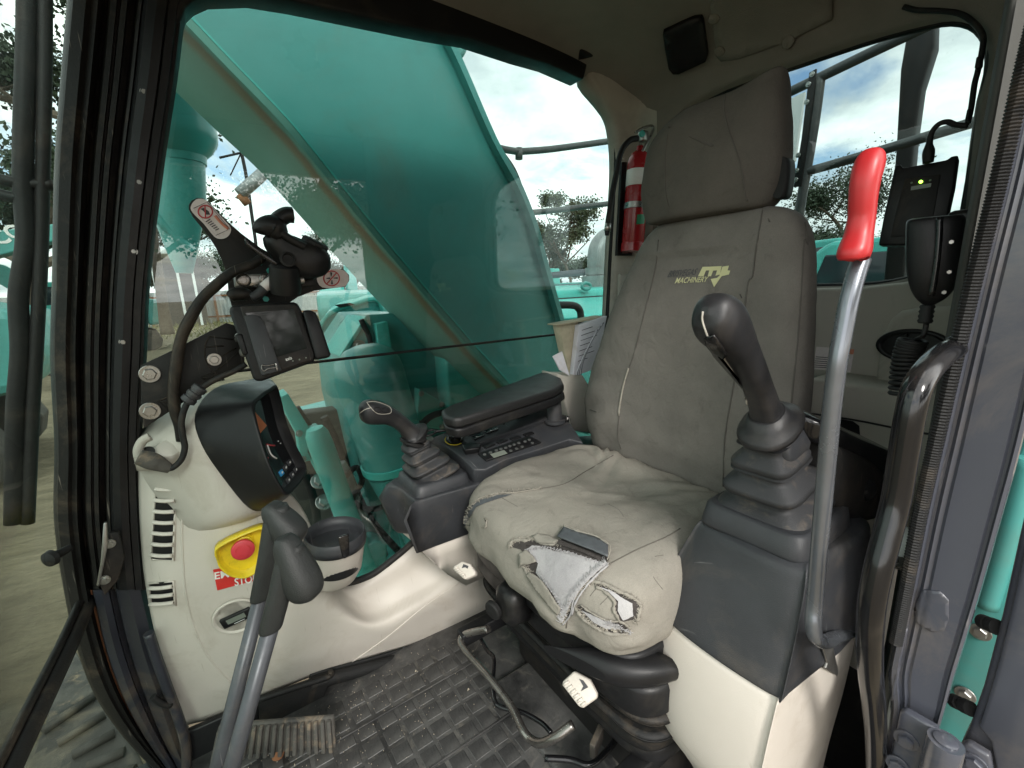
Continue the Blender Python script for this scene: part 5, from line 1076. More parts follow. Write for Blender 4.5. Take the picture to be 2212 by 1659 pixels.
def J(*pts): return [((340 + x * 500 / 2212) * .86406, (700 + y * 500 / 2212) * .86406) for x, y in pts]
nM = Vector((-.10, -1, .18)).normalized(); pM = onY(.925, (610, 725))
def mo_p(p, off=0.0): return onP(pM + nM * off, nM, p)
mbody = [mo_p(p) for p in J((1035, 300), (1075, 275), (1740, 240), (1790, 255), (1830, 330), (1985, 800), (1985, 880), (1960, 905), (1390, 1115), (1320, 1118), (1290, 1080), (1030, 350))]
prism('housing', mbody, -nM * .045, M['black'], mo, bevel=.005, seg=3)
bez = prism('bezel', [mo_p(p, .004) for p in J((1150, 290), (1740, 262), (1790, 290), (1975, 830), (1950, 880), (1620, 1000), (1400, 1065), (1370, 1030))], -nM * .004, M['plate'], mo, bevel=.002)
prism('screen_guard', [mo_p(p, .006) for p in J((1840, 335), (1930, 325), (1990, 360), (2025, 430), (2155, 820), (2150, 850), (1985, 880), (1970, 800))], -nM * .04, M['black'], mo, bevel=.004)
scn = mesh('screen', [mo_p(p, .0046) for p in J((1210, 365), (1745, 322), (1890, 755), (1560, 850))], [(0, 1, 2, 3)], M['screen'], mo)
prism('screen_guard', [mo_p(p, .010) for p in J((1195, 395), (1300, 380), (1370, 400), (1415, 460), (1610, 1000), (1400, 1060), (1380, 1040))], -nM * .006, M['charcoal'], mo, bevel=.0015)
o_, e_ = mo_p(J((1660, 895), (0, 0))[0], .005), mo_p(J((1728, 874), (0, 0))[0], .005)
lettering('maker_lettering', 'axis', o_, e_ - o_, nM.cross((e_ - o_).normalized()) * .0055, M['white'], mo, bold=.02)
for p in J((1735, 895), (1808, 880), (1880, 860)): bolt('soft_key', mo_p(p, .004), nM, .0016, M['lcd'], mo, washer=False)
pcx = J((1540, 930), (1440, 950), (1400, 940), (1388, 965), (1400, 1000), (1430, 1005), (1450, 985), (1560, 965))
tube('paper_clip', [mo_p(p, .013) for p in pcx], .0010, M['chrome'], mo, seg=6)
prism('clip_jaw', [mo_p(p, .011) for p in J((1535, 920), (1560, 920), (1575, 1000), (1555, 1005))], nM * .004, M['chrome'], mo, bevel=.0008)
for p in J((1065, 645), (1120, 805)): lathe('side_stud', [(.009, 0), (.009, .012), (.006, .016), (.001, .017)], mo_p(p, -.02) + Vector((.02, 0, 0)), (-1, -.3, 0), M['steel'], mo, seg=16)
prism('side_clasp', [mo_p(p, .002) for p in J((1090, 600), (1175, 590), (1245, 820), (1180, 835))], -nM * .03, M['black'], mo, bevel=.003)

# ------------------------------------------------------------------ travel levers and pedal
def lever(px_knob, px_neck, px_top, px_bot, y, label, kr):
    t = thing('travel_lever', label, 'lever', onY(y, px_bot), 'travel levers in front of the seat')
    nk = onY(y, px_neck); tp_ = onY(y, px_top); bt_ = onY(y, px_bot); kn = onY(y - .01, px_knob)
    d = (bt_ - tp_); tube('rod', [tp_ - d * .05, bt_, bt_ + d * .55], .0100, M['rod'], t, seg=16, spline=False)
    gax = (nk - tp_); sd_ = Vector((1, 0, 0)); fdir = Vector((0, -1, .1))
    rings = [sring(tp_ + gax * s, sd_, fdir, a, b, 2.4, 28) for s, a, b in ((-.04, .011, .011), (-.03, .0128, .012), (.0, .0136, .013), (.5, .0142, .0136), (.85, .0158, .0152), (1.05, .016, .016), (1.12, .011, .011))]
    loft('grip', rings, M['leather'], t)
    ka = (kn - nk).normalized(); kx = ka.cross(Vector((0, 0, 1))).normalized(); ky = kx.cross(ka)
    ln = (kn - nk).length + .03
    rings = [sring(nk - ka * .006 + ka * ln * s, kx, ky, a * kr, b * kr, 2.5, 32) for s, a, b in ((-.25, .012, .010), (-.12, .018, .017), (.1, .022, .021), (.4, .026, .025), (.7, .027, .027), (.9, .024, .024), (1.0, .017, .017), (1.06, .006, .006))]
    loft('knob', rings, M['leather'], t, n=2)
    return t
lever(T(7, (1700, 235)), T(7, (1640, 160)), T(7, (1545, 640)), T(7, (1270, 1720)), .66, 'farther travel lever with black leather look knob near the emergency stop', .80)
lever(T(7, (1790, 545)), T(7, (1720, 385)), T(7, (1605, 825)), T(7, (1355, 1720)), .575, 'nearer travel lever with black leather look knob in front of the cup holder', .82)
pe = thing('travel_pedal', 'muddy ribbed black rubber travel pedal behind the lever rods', 'pedal', onZ(0.0, T(7, (1600, 1640))))
A0, A1, A2, A3 = [onZ(z, p) for z, p in zip((.15, .13, .06, .07), T(7, (1290, 1420), (1975, 1365), (1990, 1545), (1250, 1600)))]
pn = (A1 - A0).cross(A3 - A0).normalized(); pn = pn if pn.dot(CAM - A0) > 0 else -pn
prism('pedal_plate', [A0, A1, A2, A3], -pn * .012, M['mud'], pe, bevel=.004)
for i in range(17):
    t0, t1 = (i + .15) / 17, (i + .72) / 17
    prism('pedal_rib', [A0.lerp(A1, t0) + pn * .0005, A0.lerp(A1, t1) + pn * .0005, A3.lerp(A2, t1) + pn * .0005, A3.lerp(A2, t0) + pn * .0005], pn * .009, M['mud'], pe, bevel=.002)
tube('pedal_arm', [A3.lerp(A2, .4) - pn * .02, A3.lerp(A2, .45) - pn * .06 + Vector((0, -.03, 0)), A3.lerp(A2, .45) + Vector((0.0, 0.05, -.12))], .012, M['rust'], pe)

# ------------------------------------------------------------------ operator seat
seat = thing('operator_seat', 'suspension operator seat in torn grey beige canvas covers with headrest', 'seat', (0.62, 0.6, 0.02))
def fbm(p, s, o=3):
    return sum(noise.noise(Vector(p) * s * 2 ** k) / 2 ** k for k in range(o))
# cushion
def cush_ring(s, z, grow=1.0):
    out = []; n = 112
    for k in range(n):
        w = 2 * math.pi * k / n; c, q = math.cos(w), math.sin(w); e = 4.2 if s > .5 else 2 + 2.2 * s / .5
        a = math.copysign(abs(c) ** (2 / e), c); b = math.copysign(abs(q) ** (2 / e), q)
        out.append(Vector((.617 + .222 * a * s, .607 + .256 * b * s, z)))
    return out
prof = [(.80, .428), (.90, .424), (.965, .432), (.99, .447), (1.0, .465), (1.0, .49), (.992, .515), (.975, .535), (.945, .552), (.90, .565), (.84, .573), (.76, .578), (.66, .580), (.55, .580), (.43, .579), (.31, .578), (.19, .578), (.08, .578), (.005, .578)]
def cush_def(p):
    x, y, z = p; fx = (x - .39) / .45; fy = (y - .33) / .53; top = max(0, min(1, (z - .50) / .07))
    z2 = z - .022 * max(0, .35 - fx) ** 1.0 * top / .35 * 1.0
    z2 += top * .012 * (abs(fy - .5) * 2) ** 2.2 * (.4 + fx)                  # side bolsters
    z2 -= top * .010 * math.exp(-((fx - .62) ** 2 / .04 + (fy - .5) ** 2 / .05))
    z2 += (1 - top) * .030 * max(0, min(1, fy)) * max(0, min(1, (.50 - z) / .06))
    if z < .5: x -= .005 * max(0, .3 - fx) / .3 * math.sin((.5 - z) / .1 * 3.14)      # nose bulge
    w = fbm((x * 1.2, y, z * 1.5), 7, 3) * .007 + fbm((x * 1.3 + y, y * .8, z), 19, 2) * .0022
    # pulled creases that run from the back corners
    r = math.hypot(x - .84, (y - .72)); ang = math.atan2(y - .72, .84 - x)
    w += top * .0075 * math.sin(ang * 17 + 2.2 * fbm((x, y, 0), 6)) * math.exp(-r / .15)
    r2 = math.hypot(x - .84, (y - .42)); a2 = math.atan2(y - .42, .84 - x)
    w += top * .006 * math.sin(a2 * 15 + 1 + 1.5 * fbm((x, y, 1), 6)) * math.exp(-r2 / .14)
    side = 1 - top
    w += side * .0065 * math.sin((x * 1.0 + y * 1.2) * 46 + 3 * fbm((x, y, z), 9)) * (1 if z < .49 else .3)
    nrm = Vector((x - .615, y - .595, 0)).normalized() * side + Vector((0, 0, top))
    return Vector((x, y, z2)) + nrm * w
rings = [[cush_def(q) for q in cush_ring(s, z)] for s, z in prof]
cu_ = loft('cushion', rings, M['seat'], seat, n=3)
sc = Surf(cu_)
seam('cushion_seam', sc, T(5, (805, 1590), (880, 1640), (915, 1590), (960, 1550), (1050, 1520), (1130, 1495), (1300, 1475), (1450, 1445), (1560, 1380), (1680, 1310), (1740, 1275)), .0012, M['stitch'], seat, off=.0002, n=4)
seam('cushion_seam', sc, T(8, (2133, 240), (2050, 290), (1900, 355), (1790, 410), (1710, 455), (1600, 530), (1510, 640), (1470, 760), (1450, 900)), .0011, M['stitch'], seat, off=.0002, n=4)
# opened seam at the far front corner
patch('open_seam', sc, T(8, (860, 230), (862, 180), (900, 110), (960, 70), (1060, 45), (1140, 40), (1080, 60), (990, 88), (930, 115), (885, 180)), M['vinyl'], seat, off=.0022, step=4, rough=.5)
seam('frayed_edge', sc, T(8, (858, 235), (850, 190), (895, 110), (955, 62), (1060, 34), (1160, 30), (1300, 8)), .0011, M['thread'], seat, off=.002, n=6)
# main tear: dark ragged border, bare white backing, lifted flap
patch('tear_border', sc, T(8, (1135, 350), (1160, 315), (1230, 318), (1270, 305), (1300, 330), (1370, 345), (1420, 335), (1440, 300), (1500, 325), (1640, 385), (1715, 420), (1700, 470), (1600, 560), (1520, 660), (1495, 740), (1440, 780), (1425, 690), (1350, 600), (1290, 540), (1240, 520), (1215, 460), (1225, 400), (1190, 365)), M['torn'], seat, off=.0022, step=6, rough=.7)
patch('bare_backing', sc, T(8, (1240, 365), (1265, 345), (1330, 352), (1400, 382), (1480, 385), (1560, 412), (1640, 440), (1690, 456), (1640, 500), (1580, 560), (1510, 640), (1480, 720), (1455, 735), (1430, 690), (1390, 620), (1330, 555), (1290, 500), (1300, 450), (1270, 420)), M['lining_white'], seat, off=.0042, step=6, rough=.5)
patch('torn_flap', sc, T(8, (1195, 395), (1235, 375), (1280, 410), (1300, 445), (1260, 455), (1215, 450), (1200, 470)), M['seat'], seat, off=.0085, thick=.0015, step=5, rough=.5)
patch('torn_flap', sc, T(8, (1290, 510), (1335, 545), (1400, 640), (1440, 700), (1420, 745), (1370, 690), (1290, 590), (1240, 520), (1255, 495)), M['seat'], seat, off=.0075, thick=.0015, step=5, rough=.5)
patch('torn_flap', sc, T(8, (1265, 300), (1300, 285), (1370, 300), (1420, 330), (1400, 345), (1340, 340), (1300, 335)), M['seat'], seat, off=.0075, thick=.0015, step=5, rough=.5)
patch('lifted_vinyl', sc, T(8, (1452, 262), (1540, 300), (1640, 330), (1712, 372), (1708, 440), (1620, 400), (1520, 360), (1420, 318)), M['vinyl'], seat, off=.012, thick=.002, step=6)
patch('torn_shadow', sc, T(8, (1420, 318), (1520, 360), (1700, 440), (1690, 456), (1560, 395), (1410, 345)), M['torn'], seat, off=.006, step=5, rough=.4)  # dark strip painting the shade under the lifted vinyl
seam('frayed_edge', sc, T(8, (1450, 250), (1500, 270), (1560, 298), (1640, 322), (1715, 365), (1725, 400), (1705, 455)), .0009, M['thread'], seat, off=.0125, n=6)
seam('frayed_edge', sc, T(8, (1710, 455), (1640, 500), (1560, 580), (1510, 660), (1492, 740), (1440, 800)), .0014, M['lining_white'], seat, off=.0045, n=6)
def curl(line, m=None, off=.003, r0=.0012, r1=.0038):
    Q = crom([Vector((*p, 0)) for p in T(8, *line)], 7); P = [sc.hit((q.x + rnd_c.uniform(-.6, .6), q.y + rnd_c.uniform(-.6, .6)), off) for q in Q]
    tube('curled_hem', P, [rnd_c.uniform(r0, r1) for _ in P], m or M['seat'], seat, seg=7, spline=False)
rnd_c = random.Random(31)
curl([(1130, 352), (1158, 312), (1230, 316), (1268, 302), (1300, 328), (1370, 342), (1418, 330)]); curl([(1218, 470), (1250, 525), (1300, 560), (1360, 625), (1428, 720), (1440, 790)])
curl([(1500, 742), (1525, 665), (1600, 565), (1705, 468)], M['lining_white'], .0045, .0008, .0024); curl([(1450, 258), (1540, 296), (1640, 326), (1715, 370)], M['seat'], .0125, .001, .0025)
curl([(1612, 556), (1690, 570), (1765, 610), (1845, 645), (1895, 690), (1872, 778)]); curl([(1512, 692), (1560, 765), (1640, 820), (1720, 856), (1822, 860)]); curl([(1640, 585), (1690, 615), (1742, 670), (1742, 722), (1780, 792)])
curl([(1550, 688), (1602, 728), (1700, 778), (1790, 788), (1832, 826)], None, .003, .0008, .0022); curl([(1230, 345), (1260, 340), (1330, 350), (1400, 376), (1480, 382), (1560, 408), (1690, 452)], M['torn'], .004, .0008, .0022)
# second tear on the nose of the cushion
patch('tear_border', sc, T(8, (1615, 560), (1690, 575), (1760, 615), (1840, 650), (1890, 690), (1870, 770), (1780, 790), (1745, 720), (1745, 670), (1690, 610), (1640, 580)), M['torn'], seat, off=.0022, step=5, rough=.6)
patch('bare_backing', sc, T(8, (1650, 585), (1720, 605), (1790, 650), (1845, 680), (1850, 750), (1790, 775), (1762, 720), (1765, 670), (1710, 615)), M['lining_white'], seat, off=.0042, step=5, rough=.4)
patch('tear_border', sc, T(8, (1515, 690), (1550, 690), (1600, 730), (1700, 780), (1790, 790), (1830, 830), (1815, 855), (1720, 850), (1640, 815), (1560, 760)), M['torn'], seat, off=.0022, step=5, rough=.6)
patch('bare_backing', sc, T(8, (1555, 715), (1610, 740), (1700, 785), (1770, 795), (1775, 825), (1700, 825), (1630, 790)), M['lining_white'], seat, off=.0042, step=5, rough=.4)
rnd = random.Random(12)
def fray(line, n, ln):
    Q = crom([Vector((*p, 0)) for p in T(8, *line)], 8); v = []; f = []
    for i in range(n):
        q = rnd.choice(Q); w = rnd.uniform(0, 6.28); L_ = rnd.uniform(.4, 1) * ln
        pts = [sc.hit((q.x, q.y), .003), sc.hit((q.x + L_ * .5 * math.cos(w), q.y + L_ * .5 * math.sin(w)), .005), sc.hit((q.x + L_ * math.cos(w + .5), q.y + L_ * math.sin(w + .5)), .003)]
        a, b = tube_data(pts, .00045, 3, 2); k = len(v); v += a; f += [tuple(x + k for x in y) for y in b]
    mesh('frayed_threads', v, f, M['thread'], seat)['kind'] = 'stuff'
def white_fray(line, n, ln, w0, w1):
    Q = crom([Vector((*p, 0)) for p in T(8, *line)], 8); v = []; f = []
    for i in range(n):
        q = rnd.choice(Q); w = rnd.uniform(w0, w1); L_ = rnd.uniform(.3, 1) * ln
        pts = [sc.hit((q.x, q.y), .005), sc.hit((q.x + L_ * .5 * math.cos(w), q.y + L_ * .5 * math.sin(w)), .0068), sc.hit((q.x + L_ * math.cos(w + .3), q.y + L_ * math.sin(w + .3)), .0055)]
        a, b = tube_data(pts, .00042, 3, 2); k = len(v); v += a; f += [tuple(x + k for x in y) for y in b]
    mesh('frayed_threads', v, f, M['lining_white'], seat)['kind'] = 'stuff'
white_fray([(1700, 456), (1600, 545), (1510, 650), (1450, 770)], 320, 18, 2.2, 4.2); white_fray([(1240, 365), (1330, 352), (1480, 385), (1690, 456)], 160, 9, .6, 2.6); white_fray([(1300, 500), (1390, 620), (1450, 735)], 120, 10, -1.2, .6)
white_fray([(1700, 780), (1830, 840)], 60, 9, 0, 6.2)
fray([(1130, 350), (1160, 315), (1270, 305), (1420, 335)], 160, 9); fray([(1710, 455), (1600, 560), (1500, 660), (1440, 780)], 260, 10); fray([(1515, 690), (1640, 815), (1830, 840)], 160, 9)
fray([(1615, 555), (1760, 610), (1890, 680), (1870, 780)], 160, 9); fray([(855, 240), (900, 110), (1060, 35), (1300, 8)], 140, 6); fray([(1215, 460), (1290, 540), (1425, 700)], 140, 9)
# small creases, cracks in the weave
for q in ([(1580, 90), (1650, 105), (1690, 95)], [(1710, 95), (1770, 130), (1800, 170)], [(1660, 690), (1700, 650), (1710, 630)], [(1600, 640), (1640, 590)], [(2030, 600), (1990, 550), (1975, 525)], [(1080, 60), (1170, 110)], [(1985, 405), (2035, 398)]):
    seam('split_weave', sc, T(8, *q), .0005, M['stitch'], seat, off=.0001, n=4)
# backrest
def sect(z, xf, y0, y1, th, e=3.4, n=84):
    c = Vector((xf + th / 2, (y0 + y1) / 2, z)); return sring(c, (1, 0, 0), (0, 1, 0), th / 2, (y1 - y0) / 2, e, n)
bs0 = [(.545, .815, .42, .76, .06), (.556, .80, .385, .80, .10), (.58, .793, .35, .832, .12), (.63, .79, .325, .853, .13), (.69, .792, .315, .862, .13), (.76, .798, .314, .85, .13), (.84, .806, .318, .82, .125), (.91, .815, .325, .792, .12), (.98, .826, .333, .765, .115), (1.04, .836, .343, .74, .11), (1.085, .845, .358, .716, .10), (1.112, .853, .382, .69, .085), (1.125, .862, .42, .655, .06), (1.13, .875, .50, .58, .02)]
bs = [(z, x, y0 + .013, y1, t) for z, x, y0, y1, t in bs0]
def back_def(p):
    x, y, z = p; fr_ = 1 if x < .86 + (z - .55) * .08 else 0
    d = fbm((y * 1.1, z, x), 6, 3) * .008 + .0018 * fbm((y * .8 + z * .5, z * 2.2, x), 22, 2)
    d += .0035 * math.sin(z * 70 + y * 25 + 2 * fbm((y, z, 0), 8)) * math.exp(-((y - .82) ** 2 / .002 + (z - .70) ** 2 / .012))
    d += .003 * math.sin(y * 60 + z * 18) * math.exp(-((z - .60) ** 2 / .0016))
    hollow = .012 * math.exp(-((y - .58) ** 2) / .018) * (1 if z < 1.05 else .4)
    d += .002 * math.sin(z * 55 - y * 40) * math.exp(-((y - .34) ** 2 / .001 + (z - .9) ** 2 / .02))
    return Vector((x - d + hollow * fr_, y, z))
rb_ = [sect(*q) for q in bs]; m_ = len(rb_[0]); cols = [crom([r[k] for r in rb_], 6) for k in range(m_)]
rb_ = [[back_def(c[i]) for c in cols] for i in range(len(cols[0]))]
bk = loft('backrest', rb_, M['back'], seat); sk = Surf(bk)
seam('back_seam', sk, T(5, (2005, 0), (1985, 180), (1930, 400), (1870, 640), (1820, 800), (1785, 920), (1770, 1060), (1765, 1160), (1785, 1240)), .0014, M['seam'], seat, off=.0004, n=3)
seam('back_seam', sk, T(3, (590, 1190), (575, 1300), (545, 1480), (525, 1640)) + T(6, (500, 250), (470, 480), (440, 700), (400, 930), (360, 1180), (350, 1460)), .0014, M['seam'], seat, off=.0004, n=3)
seam('back_seam', sk, T(3, (835, 1320), (850, 1450)) + T(6, (830, 0), (815, 260), (795, 560), (765, 860), (745, 1050)), .0014, M['seam'], seat, off=.0004, n=3)
seam('opened_seam', sk, T(5, (1830, 760), (1800, 860), (1780, 960), (1770, 1040)), .0026, M['thread'], seat, n=4)
for q in ([(1600, 1005), (1640, 1020)], [(450, 320), (462, 345)]):
    seam('split_weave', sk, T(5 if q[0][0] > 1000 else 6, *q), .0010, M['torn'], seat, off=.0003, n=4)
# embroidered maker's mark
lettering_on('embroidery', 'BRISVEGAS', sk, T(6, (22, 222)), (62.5, -5.5), (4.5, -14), M['ink'], seat, off=.0018, shear=.35)
lettering_on('embroidery', 'MACHINERY', sk, T(6, (66, 258)), (72, -3.5), (2.5, -12), M['print_yellow'], seat, off=.0018, shear=.35, bold=.01)
for q in ([(205, 215), (232, 160), (345, 155), (335, 205), (308, 212), (318, 180), (295, 182), (282, 215), (262, 215), (272, 180), (252, 182), (238, 215)],
          [(350, 158), (388, 152), (380, 180), (396, 182), (388, 205), (345, 215), (300, 280), (280, 232), (318, 225), (332, 212)]):
    patch('emblem', sk, T(6, *q), M['print_yellow'], seat, off=.0018, step=6)
# headrest
hs = [(1.120, .85, .44, .67, .05), (1.127, .83, .425, .690, .10), (1.155, .822, .412, .700, .12), (1.19, .818, .408, .703, .125), (1.23, .820, .408, .70, .122), (1.27, .826, .412, .694, .112), (1.298, .834, .416, .686, .095), (1.317, .844, .420, .672, .075), (1.330, .854, .426, .65, .05), (1.335, .868, .45, .60, .02)]
def head_def(p):
    x, y, z = p; t = max(0, (z - 1.2) / .14)
    z += t * .024 * max(0, (.50 - y) / .09) ** 1.4 - t * .028 * max(0, (y - .60) / .1)
    d = fbm((y, z, x), 8, 3) * .009 + .006 * math.sin(z * 60 + y * 30) * math.exp(-((y - .40) ** 2 / .002)) * t
    return Vector((x - d, y, z))
rh = [sect(*q, e=3.0, n=72) for q in hs]; cols = [crom([r[k] for r in rh], 5) for k in range(72)]
rh = [[head_def(c[i]) for c in cols] for i in range(len(cols[0]))]
hd_ = loft('headrest', rh, M['head'], seat); sh_ = Surf(hd_)
seam('headrest_seam', sh_, T(3, (365, 560), (355, 640), (380, 760), (430, 900), (465, 1020), (480, 1150), (495, 1190)), .0014, M['seam'], seat, off=.0004, n=3)
seam('headrest_seam', sh_, T(3, (50, 660), (20, 800), (5, 960), (10, 1140), (40, 1270)), .0014, M['seam'], seat, off=.0004, n=3)
loft('headrest_hinge', [sring(onX(.87, T(3, (690, 1055))) + Vector((x, 0, 0)), (0, 1, 0), (0, 0, 1), .010, .034, 3, 20) for x in (-.005, .03)], M['rubber'], seat)
tube('headrest_post', [Vector((.885, .50, 1.05)), Vector((.885, .50, 1.16))], .008, M['chrome'], seat); tube('headrest_post', [Vector((.885, .60, 1.05)), Vector((.885, .60, 1.16))], .008, M['chrome'], seat)
# suspension base
def tray(name, z0, z1, x0, x1, y0, y1, m, rad=5, lip=.01):
    c = Vector(((x0 + x1) / 2, (y0 + y1) / 2, 0)); a, b = (x1 - x0) / 2, (y1 - y0) / 2
    return loft(name, [sring(c + Vector((0, 0, z)), (1, 0, 0), (0, 1, 0), a - i, b - i, 7, 72) for z, i in ((z0, lip), (z0 + .004, .003), (z0 + .01, 0), (z1 - .01, 0), (z1 - .004, .003), (z1, lip))], m, seat)
tray('seat_pan', .372, .432, .437, .83, .365, .865, M['black'], lip=.02)
tray('upper_frame', .312, .374, .452, .86, .34, .90, M['black'], lip=.008)
tray('bellows_lip', .292, .311, .462, .87, .335, .905, M['rubber'], lip=.008)
tray('bellows_gap', .27, .292, .49, .85, .36, .88, M['rubber'], lip=.004)
tray('bellows_lip', .256, .272, .466, .87, .338, .902, M['rubber'], lip=.008)
tray('bellows_gap', .20, .256, .49, .86, .36, .88, M['rubber'], lip=.004)
tray('lower_frame', .165, .205, .50, .88, .36, .89, M['black'], lip=.012)
tray('seat_riser', .01, .165, .56, .90, .38, .88, M['plate'], lip=.004)
for y in (.40, .86): box('slide_rail', (.66, y, .145), (.52, .035, .035), M['black'], seat, bevel=.004)
box('rusty_bracket', onZ(.09, T(8, (1640, 1500))), (.05, .012, .035), M['track'], seat, rot=(0, 0, .4), bevel=.002)
tray2 = loft('pan_nose', [sring(onZ(.40, p), (0.35, -0.94, 0), (0, 0, 1), .055, a, 2.4, 24) for p, a in zip(T(8, (1500, 1030), (1650, 1060), (1800, 1050), (1960, 1010)), (.012, .022, .024, .02))], M['black'], seat, n=3)
tube('slide_bar', [onZ(z, p) for z, p in zip((.20, .17, .15, .14, .135, .13, .13, .13, .15, .18, .20), T(8, (1000, 835), (900, 855), (842, 880), (850, 950), (1000, 1120), (1130, 1290), (1200, 1430), (1250, 1490), (1310, 1512), (1400, 1475), (1500, 1400)))], .0085, M['chrome'], seat)
tube('release_wire', [onZ(.12, p) for p in T(8, (940, 870), (990, 960), (1030, 1010), (1025, 1150), (1035, 1260), (1080, 1300), (1200, 1330), (1310, 1390), (1370, 1450))], .005, M['gloss_black'], seat)
tube('release_wire', [onZ(.10, p) for p in T(8, (1330, 1600), (1480, 1610), (1600, 1640), (1700, 1560), (1760, 1480))], .006, M['gloss_black'], seat)
# cream paddles and the weight knob
def paddle2(c, z, out, ribs, mark):
    nP = Vector((-.62, -.38, .68)).normalized(); P0_ = onZ(z, T(8, c)); q = lambda p, o=0: onP(P0_ + nP * o, nP, T(8, p))
    o = prism('height_paddle', [q(p) for p in out], -nP * .016, M['beige'], seat, bevel=.004, seg=3)
    for a, b in ribs: tube('paddle_rib', [q(a, .0006), q(b, .0006)], .0022, M['beige'], o, seg=6, spline=False)
    prism('paddle_mark', [q(p, .0006) for p in mark], nP * .0003, M['ink'], o, bevel=0)
paddle2((1535, 1190), .335, [(1505, 1082), (1600, 1135), (1640, 1215), (1642, 1245), (1560, 1303), (1535, 1300), (1435, 1170), (1432, 1150)], [((1445 + 20 * k, 1165 + 25 * k), (1475 + 20 * k, 1145 + 25 * k)) for k in range(6)], [(1535, 1130), (1560, 1140), (1590, 1180), (1545, 1205), (1560, 1175)])
paddle2((852, 490), .40, [(840, 432), (890, 450), (920, 495), (918, 515), (860, 542), (845, 535), (790, 485), (787, 465)], [((795 + 10 * k, 480 + 10 * k), (815 + 10 * k, 468 + 10 * k)) for k in range(6)], [(850, 450), (880, 462), (875, 478), (860, 470), (840, 475)])
kc = onX(.385, T(8, (1015, 735)))
lathe('weight_knob', [(.001, -.002), (.017, 0), (.020, .003), (.020, .010), (.016, .013), (.012, .013), (.012, .03)], kc, (1, .25, .1), M['rubber'], seat, seg=24)
lathe('knob_nut', [(.016, 0), (.016, .016)], kc + Vector((.022, -.012, .012)), (1, .25, .1), M['black'], seat, seg=6, smooth=False)
loft('knob_shroud', [sring(onX(.415, T(8, (1110, 690))) + Vector((x, 0, 0)), (0, 1, 0), (0, 0, 1), a, b, 2.6, 24) for x, a, b in ((-.015, .02, .028), (-.005, .034, .04), (.03, .04, .045))], M['black'], seat)

# ------------------------------------------------------------------ control consoles
def tiers(name, base, top, n, h0, h1, ax, ay, m, parent, ratio=1.0):
    """rubber bellows: stacked square folds that shrink upwards"""
    base, top = Vector(base), Vector(top); up_ = top - base; rings = []
    for i in range(n):
        s = h0 + (h1 - h0) * (i / max(1, n - 1)); t = i / n; dt = 1 / n; nx_ = h0 + (h1 - h0) * ((i + 1) / max(1, n - 1))
        for q, k in ((.0, .90), (.07, 1.0), (.26, 1.0), (.32, .96), (.58, .70), (.66, .64), (.92, .64), (.985, .80)):
            r = s * k
            rings.append(sring(base + up_ * (t + dt * q), ax, ay, r, r * ratio, 5, 48))
    return loft(name, rings, m, parent)
nc = thing('control_console', 'left control console with charcoal box on a beige base nearest the door', 'console', (0.63, 0.29, 0.1))
def csec(z, xf, yn, yf, xr): 
    return [Vector(p) for p in ((xf + .004, yn + .006, z), (xf - .002, (yn * .75 + yf * .25), z), (xf - .003, (yn + yf) / 2, z), (xf + .001, (yn * .25 + yf * .75), z), (xf + .012, yf - .006, z), (xf + .03, yf, z), (xr, yf, z), (xr, yn, z), (xf + .022, yn, z))]
def cons(name, secs, m):
    return loft(name, [crom(csec(*s), 4, True) for s in secs], m, nc, n=3)
kons = [(.632, .590, .205, .352, .78), (.624, .578, .199, .358, .79), (.60, .570, .196, .366, .80), (.55, .553, .193, .380, .80), (.50, .538, .192, .388, .80), (.470, .529, .192, .392, .80), (.466, .531, .195, .389, .80)]
cons('console_body', kons, M['charcoal'])
cons('console_base', [(.467, .533, .197, .387, .80), (.42, .520, .197, .386, .80), (.34, .512, .200, .380, .80), (.27, .520, .205, .372, .80), (.20, .56, .21, .36, .80), (.10, .61, .215, .35, .80), (.0, .65, .215, .35, .80)], M['beige'])
cons('base_joint', [(.4685, .5335, .1965, .388, .80), (.4665, .5335, .1965, .388, .80)], M['white'])
bb = (.672, .282, .630); bt_ = (.612, .279, .772)
loft('bellows_foot', [sring(Vector((.672, .282, z)), (1, 0, 0), (0, 1, 0), a, b, 8, 48) for z, a, b in ((.628, .088, .076), (.634, .088, .0765), (.660, .083, .072), (.664, .078, .067))], M['charcoal'], nc)
tiers('gaiter', (.668, .282, .662), (.624, .280, .778), 3, .071, .045, (1, 0, .2), (0, 1, 0), M['bellows'], nc, .9)
js = thing('joystick', 'large charcoal joystick grip on the left console in front of the backrest', 'joystick', (.615, .278, .775))
ux = Vector((.70, 0, .71)).normalized()
def grip(px, y, wa, wb, m, t, tilt=(1, 0, .25)):
    C = [onY(y, p) for p in px]; fr_ = frames(crom(C, 6)); Cs = crom(C, 6); A = crom([Vector((a, b, 0)) for a, b in zip(wa, wb)], 6); rings = []
    ref = Vector(tilt)
    for c, (tt, _, _), q in zip(Cs, fr_, A):
        ax = (ref - tt * ref.dot(tt)).normalized(); ay = tt.cross(ax); rings.append(sring(c, ax, ay, max(q.x, .001), max(q.y, .001), 2.5, 36))
    return loft('grip', rings, m, t)
loft('clamp_block', [sring(onY(.275, p), (1, 0, .2), (0, 1, 0), a, b, 6, 36) for p, a, b in zip(T(6, (690, 1270), (680, 1215), (665, 1130)), (.030, .034, .026), (.028, .031, .026))], M['charcoal'], js)
G = [(640, 1120), (632, 1090), (620, 1060), (600, 1000), (560, 880), (520, 780), (460, 660), (400, 570), (345, 500), (300, 455), (262, 430), (240, 420)]
wa = [.026, .028, .025, .0190, .0170, .0172, .0195, .0250, .029, .027, .019, .004]; wb = [.024, .026, .023, .018, .0165, .0168, .0185, .022, .0245, .0235, .018, .004]
